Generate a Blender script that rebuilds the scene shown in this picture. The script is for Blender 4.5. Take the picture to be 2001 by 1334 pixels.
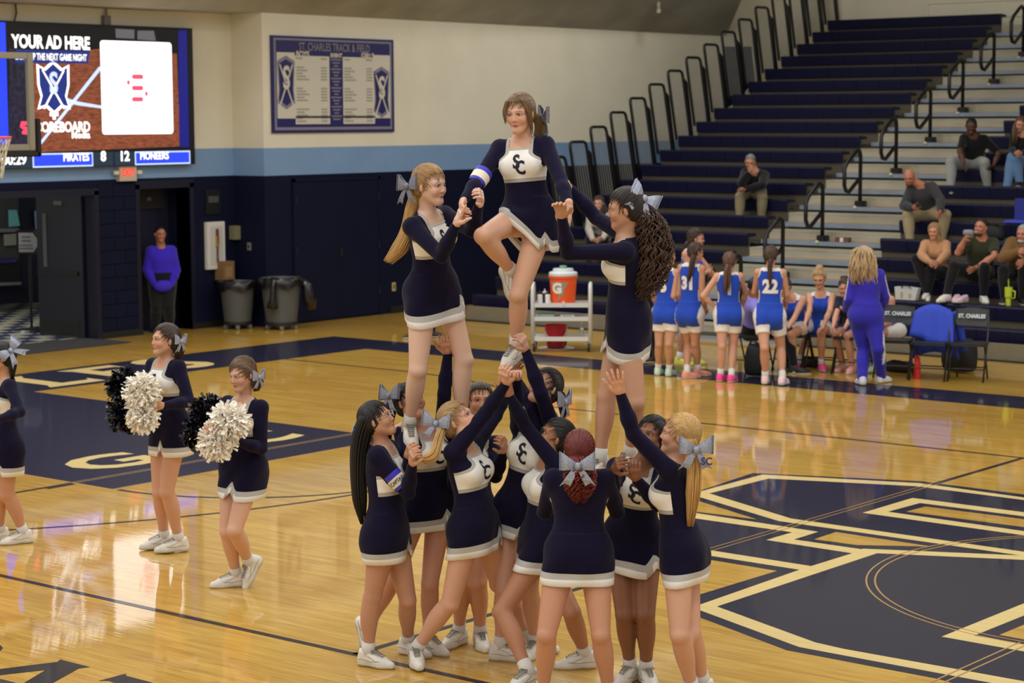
import bpy, bmesh, math, random
import numpy as np
from mathutils import Vector, Matrix
random.seed(7); RNG = np.random.RandomState(7)
S = bpy.context.scene
COL = S.collection
for o in list(bpy.data.objects): bpy.data.objects.remove(o)

# ------------------------------------------------------------ camera
cam_data = bpy.data.cameras.new('camera'); cam = bpy.data.objects.new('camera', cam_data); COL.objects.link(cam)
_f = Vector((-0.6309893, 0.76826674, -0.10779017)); _r = Vector((0.77308863, 0.63428006, -0.00477202)); _u = Vector((-0.06470298, 0.08634245, 0.99416221))
M = Matrix((( _r.x, _u.x, -_f.x), (_r.y, _u.y, -_f.y), (_r.z, _u.z, -_f.z))).to_4x4()
M.translation = Vector((19.7089, -20.9413, 3.2135))
cam.matrix_world = M
cam_data.sensor_fit = 'HORIZONTAL'; cam_data.sensor_width = 36.0; cam_data.lens = 3998.2422 / 2001 * 36.0
cam_data.clip_end = 200
cam_data.dof.use_dof = True; cam_data.dof.focus_distance = 12.0; cam_data.dof.aperture_fstop = 4.0
S.camera = cam
# ------------------------------------------------------------ world, lamps, exposure
W = bpy.data.worlds.new('world'); S.world = W; W.use_nodes = True
W.node_tree.nodes['Background'].inputs[0].default_value = (1.0, 0.985, 0.95, 1)
W.node_tree.nodes['Background'].inputs[1].default_value = 0.66
S.view_settings.view_transform = 'Standard'; S.view_settings.look = 'None'
S.view_settings.exposure = 0.08; S.view_settings.gamma = 1.0; S.view_settings.use_curve_mapping = False
def lamp(x, y, z, power, size=1.3, aim=None, spread=math.pi):
    l = bpy.data.lights.new('gym_or_fill_lamp', 'AREA'); l.energy = power; l.shape = 'RECTANGLE'; l.size = size; l.size_y = size * .6
    l.color = (1.0, 0.97, 0.92); l.spread = spread
    o = bpy.data.objects.new('gym_or_fill_lamp', l); COL.objects.link(o); o.location = (x, y, z)
    if aim is not None: o.rotation_euler = (Vector(aim) - o.location).to_track_quat('-Z', 'Y').to_euler()
    return o
for lx in (1.5, 6.5, 11.5, 16.5):
    for ly in (-1.5, -6.0, -10.5, -15.0, -19.5):
        lamp(lx, ly, 8.6, 80)
for lx in (-1.5, 5.0): lamp(lx, 4.5, 8.2, 40)
for ly in (-9.0, -4.5, 0.0): lamp(-.5, ly, 8.2, 150, aim=(-3.2, ly, 2.5))  # unseen fill lamps added to wash the scoreboard wall

lamp(1.5, 7.5, 7.6, 130, aim=(-3.5, 7.5, 3.4))  # added fill aimed at the record-board wall, not a real fixture
lamp(2.5, 12.0, 8.2, 18, aim=(1.5, 16, 5.6))  # fill lamp put in to brighten the wall behind the bleachers

# ------------------------------------------------------------ helpers
def lin(c): return tuple(((v/255)/12.92 if v/255 <= .04045 else ((v/255+.055)/1.055)**2.4) for v in c)
MATS = {}
def mat(name, c, rough=.6, metal=0., coat=0., emit=None, noise=0., nscale=8., bump=0., bscale=60., sheen=0., stretch=None, trans=0., sss=0., spec=.5):
    if name in MATS: return MATS[name]
    m = bpy.data.materials.new(name); m.use_nodes = True; nt = m.node_tree; b = nt.nodes['Principled BSDF']
    L = lin(c); b.inputs['Base Color'].default_value = (*L, 1)
    b.inputs['Roughness'].default_value = rough; b.inputs['Metallic'].default_value = metal
    b.inputs['Coat Weight'].default_value = coat; b.inputs['Coat Roughness'].default_value = .12
    b.inputs['Specular IOR Level'].default_value = spec
    if sheen: b.inputs['Sheen Weight'].default_value = sheen
    if trans: b.inputs['Transmission Weight'].default_value = trans
    if sss: b.inputs['Subsurface Weight'].default_value = sss; b.inputs['Subsurface Scale'].default_value = .01
    if emit: b.inputs['Emission Color'].default_value = (*L, 1); b.inputs['Emission Strength'].default_value = emit
    tc = nt.nodes.new('ShaderNodeTexCoord'); src = tc.outputs['Object']
    if stretch:
        mp = nt.nodes.new('ShaderNodeMapping'); mp.inputs['Scale'].default_value = stretch; nt.links.new(src, mp.inputs[0]); src = mp.outputs[0]
    if noise:
        n = nt.nodes.new('ShaderNodeTexNoise'); n.inputs['Scale'].default_value = nscale; n.inputs['Detail'].default_value = 4; nt.links.new(src, n.inputs['Vector'])
        r = nt.nodes.new('ShaderNodeMapRange'); r.inputs[1].default_value = .3; r.inputs[2].default_value = .7; r.inputs[3].default_value = 1 - noise; r.inputs[4].default_value = 1 + noise
        nt.links.new(n.outputs[0], r.inputs[0])
        mx = nt.nodes.new('ShaderNodeMix'); mx.data_type = 'RGBA'; mx.blend_type = 'MULTIPLY'; mx.inputs[0].default_value = 1; mx.inputs[6].default_value = (*L, 1)
        nt.links.new(r.outputs[0], mx.inputs[7]); nt.links.new(mx.outputs[2], b.inputs['Base Color'])
        if emit: nt.links.new(mx.outputs[2], b.inputs['Emission Color'])
    if bump:
        n = nt.nodes.new('ShaderNodeTexNoise'); n.inputs['Scale'].default_value = bscale; n.inputs['Detail'].default_value = 3; nt.links.new(src, n.inputs['Vector'])
        bp = nt.nodes.new('ShaderNodeBump'); bp.inputs['Strength'].default_value = bump; bp.inputs['Distance'].default_value = .01; nt.links.new(n.outputs[0], bp.inputs['Height']); nt.links.new(bp.outputs[0], b.inputs['Normal'])
    MATS[name] = m; return m

class MB:
    def __init__(s): s.v = []; s.f = []; s.m = []; s.cur = 0
    def add(s, vs, fs):
        n = len(s.v); s.v += [tuple(map(float, p)) for p in vs]; s.f += [tuple(i + n for i in f) for f in fs]; s.m += [s.cur] * len(fs); return s
    def box(s, x0, x1, y0, y1, z0, z1, R=None, c=None):
        vs = [(x, y, z) for x in (x0, x1) for y in (y0, y1) for z in (z0, z1)]
        if R is not None: vs = [tuple(R @ Vector(p) + (Vector(c) if c is not None else Vector())) for p in vs]
        return s.add(vs, [(0, 1, 3, 2), (4, 6, 7, 5), (0, 4, 5, 1), (2, 3, 7, 6), (0, 2, 6, 4), (1, 5, 7, 3)])
    def tube(s, pts, r, n=8, cap=True):
        P = [Vector(p) for p in pts]; rs = r if hasattr(r, '__len__') else [r] * len(P)
        t0 = (P[1] - P[0]).normalized(); a = t0.orthogonal().normalized(); rings = []
        for i, p in enumerate(P):
            t = (P[min(i + 1, len(P) - 1)] - P[max(i - 1, 0)]).normalized()
            a = (a - t * a.dot(t)); a = a.normalized() if a.length > 1e-6 else t.orthogonal().normalized(); b = t.cross(a)
            rings.append([p + (a * math.cos(2 * math.pi * k / n) + b * math.sin(2 * math.pi * k / n)) * rs[i] for k in range(n)])
        vs = [v for R in rings for v in R]; fs = []
        for i in range(len(P) - 1):
            for k in range(n): fs.append((i * n + k, i * n + (k + 1) % n, (i + 1) * n + (k + 1) % n, (i + 1) * n + k))
        if cap: fs.append(tuple(range(n - 1, -1, -1))); fs.append(tuple(range((len(P) - 1) * n, len(P) * n)))
        return s.add(vs, fs)
    def lathe(s, prof, c=(0, 0, 0), n=24, close=True):
        vs = [(c[0] + r * math.cos(2 * math.pi * k / n), c[1] + r * math.sin(2 * math.pi * k / n), c[2] + z) for r, z in prof for k in range(n)]
        fs = [(i * n + k, i * n + (k + 1) % n, (i + 1) * n + (k + 1) % n, (i + 1) * n + k) for i in range(len(prof) - 1) for k in range(n)]
        if close: fs.append(tuple(range(n - 1, -1, -1))); fs.append(tuple(range((len(prof) - 1) * n, len(prof) * n)))
        return s.add(vs, fs)
    def prism(s, poly, d):   # poly: 3D points of a planar outline, d: thickness vector
        n = len(poly); d = Vector(d); A = [Vector(p) for p in poly]
        return s.add([*A, *[p + d for p in A]], [tuple(range(n - 1, -1, -1)), tuple(range(n, 2 * n))] + [(i, (i + 1) % n, n + (i + 1) % n, n + i) for i in range(n)])
    def build(s, name, m, parent=None, smooth=False, bevel=0, fix=True):
        me = bpy.data.meshes.new(name); me.from_pydata(s.v, [], s.f)
        for mm in (m if isinstance(m, (list, tuple)) else [m]): me.materials.append(mm)
        if any(s.m): me.polygons.foreach_set('material_index', s.m)
        if fix or bevel:
            bm = bmesh.new(); bm.from_mesh(me)
            if bevel: bmesh.ops.bevel(bm, geom=bm.edges[:], offset=bevel, segments=2, affect='EDGES', clamp_overlap=True)
            bmesh.ops.recalc_face_normals(bm, faces=bm.faces[:]); bm.to_mesh(me); bm.free()
        if smooth: me.shade_smooth()
        return link(name, me, parent)
def link(name, me, parent=None):
    o = bpy.data.objects.new(name, me); COL.objects.link(o)
    if parent is not None:
        o.parent = parent; o.matrix_parent_inverse = wm(parent).inverted()
    return o
def wm(o):
    m = o.matrix_basis.copy()
    if o.parent: m = wm(o.parent) @ o.matrix_parent_inverse @ m
    return m
def tag(o, label=None, cat=None, group=None, kind=None):
    if label: o['label'] = label
    if cat: o['category'] = cat
    if group: o['group'] = group
    if kind: o['kind'] = kind
    return o
def thing(name, label, cat, loc=(0, 0, 0), group=None):
    o = bpy.data.objects.new(name, None); COL.objects.link(o); o.location = loc; o.empty_display_size = .1
    return tag(o, label, cat, group)
def copy_tree(o, parent=None):
    c = o.copy(); COL.objects.link(c)
    if parent is not None: c.parent = parent; c.matrix_parent_inverse = o.matrix_parent_inverse.copy()
    for ch in list(o.children): copy_tree(ch, c)
    return c
def text_mb(txt, size, thick=.0, align='CENTER', depth=.0, sx=1., bold=0.):
    cu = bpy.data.curves.new('txt', 'FONT'); cu.body = txt; cu.size = size; cu.align_x = align; cu.align_y = 'CENTER'; cu.offset = bold; cu.extrude = depth; cu.resolution_u = 3
    o = bpy.data.objects.new('txt', cu); COL.objects.link(o)
    me = bpy.data.meshes.new_from_object(o.evaluated_get(bpy.context.evaluated_depsgraph_get()))
    vs = [(v.co.x * sx, v.co.y, v.co.z) for v in me.vertices]; fs = [tuple(p.vertices) for p in me.polygons]
    bpy.data.objects.remove(o); bpy.data.curves.remove(cu); bpy.data.meshes.remove(me)
    return vs, fs
def place(vs, origin, ux, uy, uz=(0, 0, 0)):
    o, a, b, c = Vector(origin), Vector(ux), Vector(uy), Vector(uz)
    return [tuple(o + a * x + b * y + c * z) for x, y, z in vs]
def text(name, txt, size, origin, ux, uy, m, parent, bold=0., sx=1., align='CENTER', depth=0.):
    vs, fs = text_mb(txt, size, align=align, sx=sx, bold=bold, depth=depth)
    n = Vector(ux).cross(Vector(uy))
    mb = MB(); mb.add(place(vs, origin, ux, uy, n), fs)
    return mb.build(name, m, parent, fix=False)
def struct(o): o['kind'] = 'structure'; return o

# ------------------------------------------------------------ floor
def wood_floor():
    m = bpy.data.materials.new('gym_floor_maple'); m.use_nodes = True; nt = m.node_tree; b = nt.nodes['Principled BSDF']; N = nt.nodes.new; Lk = nt.links.new
    geo = N('ShaderNodeNewGeometry'); sep = N('ShaderNodeSeparateXYZ'); Lk(geo.outputs['Position'], sep.inputs[0])
    br = N('ShaderNodeTexBrick'); Lk(geo.outputs['Position'], br.inputs['Vector'])
    br.inputs['Scale'].default_value = 1.0; br.inputs['Brick Width'].default_value = .85; br.inputs['Row Height'].default_value = .057; br.inputs['Mortar Size'].default_value = .0006
    br.offset = .37; br.inputs['Color1'].default_value = (0, 0, 0, 1); br.inputs['Color2'].default_value = (1, 1, 1, 1); br.inputs['Mortar'].default_value = (0.2, .2, .2, 1)
    mp = N('ShaderNodeMapping'); mp.inputs['Scale'].default_value = (1.2, 26, 1); Lk(geo.outputs['Position'], mp.inputs[0])
    no = N('ShaderNodeTexNoise'); no.inputs['Scale'].default_value = 2.2; no.inputs['Detail'].default_value = 6; Lk(mp.outputs[0], no.inputs['Vector'])
    no2 = N('ShaderNodeTexNoise'); no2.inputs['Scale'].default_value = .5; Lk(geo.outputs['Position'], no2.inputs['Vector'])
    a1 = N('ShaderNodeMath'); a1.operation = 'MULTIPLY_ADD'; Lk(br.outputs['Color'], a1.inputs[0]); a1.inputs[1].default_value = .2; Lk(no.outputs[0], a1.inputs[2])
    a2 = N('ShaderNodeMath'); a2.operation = 'MULTIPLY_ADD'; Lk(no2.outputs[0], a2.inputs[0]); a2.inputs[1].default_value = .35; Lk(a1.outputs[0], a2.inputs[2])
    cr = N('ShaderNodeValToRGB'); e = cr.color_ramp.elements; e[0].position = .42; e[0].color = (*lin((162, 119, 42)), 1); e[1].position = 1.1; e[1].color = (*lin((212, 175, 80)), 1)
    k = cr.color_ramp.elements.new(.75); k.color = (*lin((196, 151, 58)), 1)
    Lk(a2.outputs[0], cr.inputs[0]); Lk(cr.outputs[0], b.inputs['Base Color'])
    b.inputs['Roughness'].default_value = .34; b.inputs['Coat Weight'].default_value = .9; b.inputs['Coat Roughness'].default_value = .03; b.inputs['Coat IOR'].default_value = 1.45; b.inputs['Specular IOR Level'].default_value = .15
    bp = N('ShaderNodeBump'); bp.inputs['Strength'].default_value = .05; bp.inputs['Distance'].default_value = .004
    mp2 = N('ShaderNodeMapping'); mp2.inputs['Scale'].default_value = (2.5, 17, 1); Lk(geo.outputs['Position'], mp2.inputs[0])
    n3 = N('ShaderNodeTexNoise'); n3.inputs['Scale'].default_value = 2; n3.inputs['Detail'].default_value = 3; Lk(mp2.outputs[0], n3.inputs['Vector'])
    Lk(n3.outputs[0], bp.inputs['Height']); Lk(bp.outputs[0], b.inputs['Normal']); Lk(bp.outputs[0], b.inputs['Coat Normal'])
    return m
WOOD = wood_floor()
def paint(name, c, n=.06):
    m = mat(name, c, rough=.4, coat=.5, noise=n, nscale=3, stretch=(1, 6, 1), spec=.1)
    m.node_tree.nodes['Principled BSDF'].inputs['Coat IOR'].default_value = 1.36
    m.node_tree.nodes['Principled BSDF'].inputs['Coat Roughness'].default_value = .05
    return m
NAVYP = paint('court_navy_paint', (30, 30, 52)); CREAMP = paint('court_cream_paint', (214, 190, 128)); GOLDP = paint('court_gold_pinline', (176, 140, 84)); INK = paint('court_black_line', (34, 30, 36))
mb = MB(); mb.box(-4.4, 26, -27, 16, -.1, 0)
floor = struct(mb.build('floor', WOOD))
LAY = {'z': 0}
def flat(name, polys, m, z):
    mb = MB()
    for i, p in enumerate(polys): mb.prism([(x, y, 0.0002) for x, y, *_ in p], (0, 0, z + i * .00004 * (len(polys) < 6)))
    return mb.build(name, m, floor)
def strip(x0, y0, x1, y1, w):
    d = Vector((x1 - x0, y1 - y0)).normalized(); n = Vector((-d.y, d.x)) * w / 2
    return [(x0 + n.x, y0 + n.y), (x1 + n.x, y1 + n.y), (x1 - n.x, y1 - n.y), (x0 - n.x, y0 - n.y)]
def arc(cx, cy, r0, r1, a0, a1, n=48):
    out = []
    for i in range(n):
        t0, t1 = a0 + (a1 - a0) * i / n, a0 + (a1 - a0) * (i + 1) / n
        out.append([(cx + r * math.cos(t), cy + r * math.sin(t)) for r, t in ((r0, t0), (r1, t0), (r1, t1), (r0, t1))])
    return out
def line(x0, y0, x1, y1, w=.05, m=None, z=.0012): return flat('painted_line', [strip(x0, y0, x1, y1, w)], m or INK, z)
# apron bands, lane
flat('painted_baseline_band', [[(-1.7, .92), (-.15, -.02), (-.15, -15), (-1.7, -15)]], NAVYP, .0006)
flat('painted_sideline_band', [[(-1.7, .92), (26, .92), (26, .06), (-.15, -.02)]], NAVYP, .0006)
flat('painted_lane', [[(-.15, -5.79), (5.72, -5.79), (5.72, -9.45), (-.15, -9.45)]], NAVYP, .0006)
for q in (5.165, 5.215): line(q, -5.79, q, -9.45, .012, GOLDP, .0014)
for y in (-5.77, -9.47): line(-.15, y, 5.74, y, .02, GOLDP, .0014)
line(5.73, -5.79, 5.73, -9.45, .02, GOLDP, .0014)
line(5.19, -9.47, 5.19, -12.19); line(5.19, -3.05, 5.19, -5.77)
line(5.25, -9.5, 5.25, -9.8); line(5.25, -5.5, 5.25, -5.75)
# volleyball lines, attack line, centre line
line(5.19, -12.19, 23.4, -12.19, .055); line(0, -12.19, 5.19, -12.19, .055); line(5.19, -3.05, 11.3, -3.05); line(11.28, -12.19, 11.28, -3.05, .055)
line(17.4, -12.19, 17.4, -3.05, .055)
flat('painted_arc', arc(5.79, -7.62, 1.80, 1.85, -math.pi / 2, math.pi / 2), INK, .0012)
flat('painted_arc', arc(1.6, -7.62, 6.0, 6.05, -1.46, 1.46, 80), INK, .0013)
line(-.15, -1.6, 2.3, -1.6); line(-.15, -13.64, 2.3, -13.64)
# centre logo, inside outlines first
def P2(l): return [p[:2] for p in l]
LOGO_NAVY = [(9.97, -6.844, 0), (9.859, -6.569, 0), (9.712, -5.32, 0), (11.118, -4.766, 0), (12.124, -4.806, 0), (12.828, -4.851, 0), (15.41, -10.811, 0), (14.295, -10.497, 0), (13.272, -10.489, 0), (12.353, -10.113, 0), (12.176, -10.021, 0), (12.033, -9.613, 0), (12.056, -8.648, 0), (11.488, -8.638, 0), (11.228, -8.662, 0)]
flat('painted_logo_field', [P2(LOGO_NAVY)], NAVYP, .0010)
CR = [[(9.863, -6.473, 0), (9.826, -5.335, 0), (11.16, -4.864, 0), (12.187, -4.938, 0), (12.893, -5.001, 0), (13.804, -7.104, 0), (13.215, -7.103, 0), (11.697, -7.092, -0), (11.096, -7.091, 0), (10.003, -6.609, 0)],
      [(10.304, -7.217, 0), (11.567, -7.269, 0), (11.572, -7.639, 0), (12.187, -7.634, 0), (12.331, -8.538, 0), (12.161, -8.523, 0), (11.201, -8.523, 0)],
      [(12.202, -9.892, 0), (12.164, -8.52, 0), (12.16, -7.609, 0), (13.175, -7.112, 0), (13.698, -6.859, 0), (15.233, -10.403, 0), (14.571, -10.389, 0), (13.787, -10.384, 0), (13.293, -10.38, 0), (12.256, -9.959, 0)]]
flat('painted_logo_outline', [P2(p) for p in CR], CREAMP, .0014)
NI = [[(9.974, -6.418, 0), (9.984, -5.481, 0), (11.209, -5.019, 0), (12.239, -5.047, -0), (12.939, -5.106, -0), (13.72, -6.909, 0), (13.152, -6.97, 0), (11.615, -6.95, 0), (11.118, -6.94, 0)],
      [(10.475, -7.415, 0), (10.545, -7.414, 0), (11.418, -7.412, 0), (11.415, -7.786, 0), (12.177, -7.804, 0), (12.166, -8.369, 0), (11.289, -8.361, 0), (11.128, -8.37, 0)],
      [(12.319, -9.818, 0), (12.323, -7.69, 0), (13.277, -7.234, 0), (13.755, -6.991, 0), (15.171, -10.259, 0), (14.705, -10.241, 0), (13.535, -10.251, 0), (13.313, -10.223, 0)]]
flat('painted_logo_letter', [P2(p) for p in NI], NAVYP, .0018)
IC = [[(11.453, -6.377, 0), (11.454, -5.539, 0), (12.478, -5.55, 0), (13.15, -5.593, 0), (13.513, -6.431, 0), (12.887, -6.413, 0)], [(13.858, -9.617, 0), (13.871, -8.485, 0), (13.846, -7.2, 0), (14.905, -9.646, -0), (14.416, -9.631, -0)]]
flat('painted_logo_outline', [P2(p) for p in IC], CREAMP, .0022)
IN = [[(11.593, -6.212, 0), (11.617, -5.708, -0), (12.554, -5.71, -0), (13.217, -5.749, -0), (13.459, -6.307, 0), (12.818, -6.266, 0)], [(14.005, -9.468, 0), (14.02, -8.799, 0), (14.026, -7.615, 0), (14.858, -9.537, 0), (14.341, -9.474, 0)]]
flat('painted_logo_field', [P2(p) for p in IN], NAVYP, .0026)
IW = [[(11.711, -6.12, 0), (11.727, -5.825, 0), (12.61, -5.829, 0), (13.267, -5.864, 0), (13.396, -6.162, 0), (12.747, -6.117, 0)], [(14.122, -9.36, 0), (14.127, -9.024, 0), (14.152, -7.907, 0), (14.785, -9.369, 0), (14.292, -9.37, 0)],
      [(11.695, -7.543, 0), (11.684, -7.203, 0), (12.525, -7.229, 0), (12.059, -7.523, 0)], [(9.647, -6.61, 0), (10.106, -6.768, -0), (10.919, -7.139, 0), (10.322, -7.176, 0), (10.065, -7.206, 0)]]
flat('bare_wood_gap', [P2(p) for p in IW[:3]], WOOD, .0030)
flat('bare_wood_gap', [P2(IW[3])], WOOD, .0012)
for r in (1.80, 1.86): flat('painted_circle', arc(14.33, -7.62, r - .006, r + .006, 0, 2 * math.pi, 96), GOLDP, .0034)
for q in (14.30, 14.36): line(q, -.1, q, .92, .012, GOLDP, .0034); line(q, -13.6, q, -9.45, .012, GOLDP, .0034); line(q, -5.8, q, -1.5, .012, GOLDP, .0034)
for q in (11.25, 11.31): line(q, -4.75, q, -9.6, .009, GOLDP, .0034)
# court lettering
def floor_text(t, size, x, y, m, bold, sx, z):
    vs, fs = text_mb(t, size, sx=sx, bold=bold)
    mb = MB(); mb.add(place(vs, (x, y, z), (0, 1, 0), (-1, 0, 0), (0, 0, 1)), fs); return mb.build('painted_letter', m, floor, fix=False)
def block(pts, y0, x0, w, h, m=CREAMP, z=.0014):     # letter outline in a unit box, laid on the court: right = +y, up = -x
    return flat('painted_letter', [[(x0 - v * h, y0 + u * w) for u, v in pts]], m, z)
LET = {'L': [(0, 0), (1, 0), (1, .32), (.9, .2), (.42, .2), (.42, .84), (.55, 1), (0, 1), (.12, .84), (.12, .16)],
       'E': [(0, 0), (1, 0), (1, .3), (.9, .2), (.42, .2), (.42, .42), (.75, .42), (.75, .6), (.42, .6), (.42, .82), (.9, .82), (1, .7), (1, 1), (0, 1), (.12, .84), (.12, .16)]}
block(LET['L'], -5.42, -.32, .86, 1.18); block(LET['E'], -4.36, -.36, .86, 1.18)
floor_text('S', 1.66, -.96, -2.85, CREAMP, .055, 1.0, .0014)
floor_text('E', 1.4, -.94, -6.2, CREAMP, .04, 1.0, .0014)
for t, y in (('G', -8.5), ('A', -7.58), ('C', -6.66)): floor_text(t, 1.02, 4.58, y, CREAMP, .03, 1.28, .0014)
NE = [[(9.654, -13.802, 0), (9.864, -13.737, 0), (10.001, -13.424, 0), (9.968, -13.375, 0), (10.002, -13.379, 0), (10.247, -13.376, 0), (10.222, -13.44, 0), (10.353, -13.73, 0), (10.458, -13.97, 0), (10.322, -14.078, 0), (10.221, -13.835, 0), (10.094, -13.584, 0), (9.976, -13.82, 0), (9.899, -13.979, 0)], [(9.909, -13.915, 0), (10.04, -13.868, 0), (10.189, -13.861, 0), (10.37, -13.867, 0), (10.161, -14.099, 0)],
      [(10.526, -13.539, 0), (10.527, -13.369, 0), (10.531, -13.338, 0), (10.563, -13.369, 0), (10.79, -13.37, 0), (10.99, -13.375, 0), (11.136, -13.653, 0), (10.632, -13.51, 0), (10.57, -13.504, 0)], [(9.331, -13.417, 0), (9.402, -13.393, 0), (9.478, -13.427, 0), (9.524, -13.484, 0), (9.495, -13.538, 0)]]
flat('painted_letter', [P2(p) for p in NE], INK, .0012)

# ------------------------------------------------------------ walls
NAVYW = mat('navy_wall_paint', (13, 18, 42), rough=.65, spec=.15, noise=.08, nscale=2, bump=.15, bscale=90)
SKYW = mat('light_blue_wall_paint', (120, 152, 190), rough=.55, noise=.04, nscale=2)
CREAMW = mat('cream_wall_paint', (222, 216, 194), rough=.6, noise=.04, nscale=1.5, bump=.1, bscale=90)
CONC = mat('raw_concrete', (168, 166, 152), rough=.9, noise=.16, nscale=1.2, bump=.4, bscale=14)
DARK = mat('dark_rubber_base', (16, 16, 18), rough=.6)
BLACK = mat('black_metal', (14, 14, 16), rough=.42)
TRIM = mat('dark_navy_metal', (16, 18, 40), rough=.4)
Z1, Z2, ZT = 2.36, 2.79, 4.87
def wall_piece(name, x0, x1, y0, y1, openings=(), zt=ZT, axis='y'):
    o = None
    root = None
    for nm, z0, z1, m in (('navy', 0, Z1, NAVYW), ('sky', Z1, Z2, SKYW), ('cream', Z2, zt, CREAMW)):
        mb = MB()
        if nm == 'navy' and openings:
            ys = y0
            for a, b, h in openings:
                mb.box(x0, x1, ys, a, z0, z1); mb.box(x0, x1, a, b, h, z1); ys = b
            mb.box(x0, x1, ys, y1, z0, z1)
        else: mb.box(x0, x1, y0, y1, z0, z1)
        if root is None: root = struct(mb.build(name, m))
        else: mb.build('painted_band', m, root)
    return root
w1 = wall_piece('wall_scoreboard', -4.5, -4.2, -9, 1.27, [(-4.3, -1.45, 2.2), (-.66, .34, 2.27)])
w2 = wall_piece('wall_record_board', -4.5, -3.5, 1.27, 16.2, (), zt=ZT)
mb = MB(); mb.box(-4.5, -3.5, 11.5, 16.2, ZT, 8.5); mb.build('painted_band', CREAMW, w2)
# blocks of the pier between the doorways
for r in range(11):
    for c_ in range(2):
        off = .2 if r % 2 else 0
        ya, yb = (-1.44, -1.06 + (off - .1)) if c_ == 0 else (-1.06 + (off - .1) + .006, -.67)
        mb = MB(); mb.box(-4.21, -4.185, ya, yb, .1 + r * .2 + .004, .1 + (r + 1) * .2 - .004); mb.build('block', NAVYW, w1, bevel=.004)
bw = MB(); bw.box(-4, 26, 16, 16.2, 0, 8.5); wb = struct(bw.build('wall_bleacher', CREAMW))
mb = MB()
for k in range(5): mb.box(.1, 26, 15.97, 16.0, 5.14 + k * .3, 5.40 + k * .3)
mb.build('siding', CREAMW, wb)
mb = MB(); mb.box(0.02, .12, 15.94, 16.0, 4.9, 8.4); mb.build('corner_strip', CREAMW, wb)
mb = MB()
mb.prism([(-4.5, -12, 4.87), (-3.5, -12, 4.87), (-3.5, 14.2, 4.87), (-4.5, 14.2, 4.87)], (0, 0, .3))
mb.prism([(-3.5, -12, 4.87), (-1.2, -12, 6.1), (-1.2, 4.6, 6.1), (-3.5, 5.6, 4.87)], (-.1, 0, .3))
mb.prism([(-3.5, 5.6, 4.87), (-1.2, 4.6, 6.1), (-.9, 11.6, 6.5), (-3.5, 14.2, 4.87)], (-.1, 0, .3))
mb.box(-4.5, 26, 6.5, 16.2, 8.5, 8.7)
ceil = struct(mb.build('ceiling', CONC))
mb = MB()
for a, b in ((-4.3, -9), ): pass
mb.box(-4.2, -4.17, -9, -4.3, 0, .1); mb.box(-4.2, -4.17, -1.45, -.66, 0, .1); mb.box(-4.2, -4.17, .34, 1.27, 0, .1)
struct(mb.build('baseboard_scoreboard', DARK))
mb = MB(); mb.box(-3.5, -3.47, 4.1, 6, 0, .12); mb.box(-3.5, -3.485, 1.27, 1.9, 0, .1); struct(mb.build('baseboard_record_board', DARK))
# double doorway into the lobby
mb = MB()
mb.box(-4.5, -4.17, -1.53, -1.45, 0, 2.2); mb.box(-4.5, -4.17, -4.38, -4.3, 0, 2.2); mb.box(-4.5, -4.17, -4.38, -1.45, 2.14, 2.24)
d1 = struct(mb.build('door_1', TRIM))
a, b = Vector((-4.42, -1.56)), Vector((-5.33, -1.68)); ln = (b - a).length
R = Matrix.Rotation(math.atan2((b - a).y, (b - a).x), 3, 'Z'); c0 = (a.x, a.y, 0)
mb = MB(); mb.box(0, ln, -.022, .022, .02, 2.12, R, c0); leaf = mb.build('door_leaf', mat('door_navy_enamel', (17, 18, 34), rough=.4), d1)
mb = MB(); mb.box(ln * .78, ln * .86, -.03, .03, 1.05, 1.85, R, c0); mb.build('vision_panel', mat('wired_glass', (72, 78, 80), rough=.15), leaf)
mb = MB(); mb.box(ln * .1, ln * .98, -.09, .05, .93, 1.0, R, c0); mb.build('push_bar', BLACK, leaf)
mb = MB(); mb.box(ln * .1, ln * .98, -.026, .026, .03, .25, R, c0); mb.build('kick_plate', BLACK, leaf)
mb = MB(); mb.box(ln * .42, ln * .6, -.07, .03, 1.98, 2.04, R, c0); mb.build('door_closer', mat('brushed_steel', (110, 110, 108), rough=.4, metal=.7), leaf)
# single doorway
mb = MB(); mb.box(-4.75, -4.18, -.74, -.66, 0, 2.27); mb.box(-4.75, -4.18, .34, .42, 0, 2.27); mb.box(-4.75, -4.18, -.74, .42, 2.2, 2.32)
d2 = struct(mb.build('door_2', TRIM))
mb = MB(); mb.box(-4.75, -4.70, -.66, .34, 0, 2.2); lf = mb.build('door_leaf', mat('door_navy_enamel2', (22, 24, 48), rough=.4), d2)
mb = MB(); mb.box(-4.69, -4.68, -.6, -.55, 1.05, 1.85); mb.build('vision_panel', mat('wired_glass', (72, 78, 80)), lf)
mb = MB(); mb.box(-4.70, -4.62, -.3, .2, 1.88, 2.19); mb.build('door_header_box', DARK, lf)
mb = MB(); mb.box(-4.70, -4.60, -.16, -.08, 2.0, 2.05); mb.build('door_closer', mat('brushed_steel', (110, 110, 108)), lf)
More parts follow.
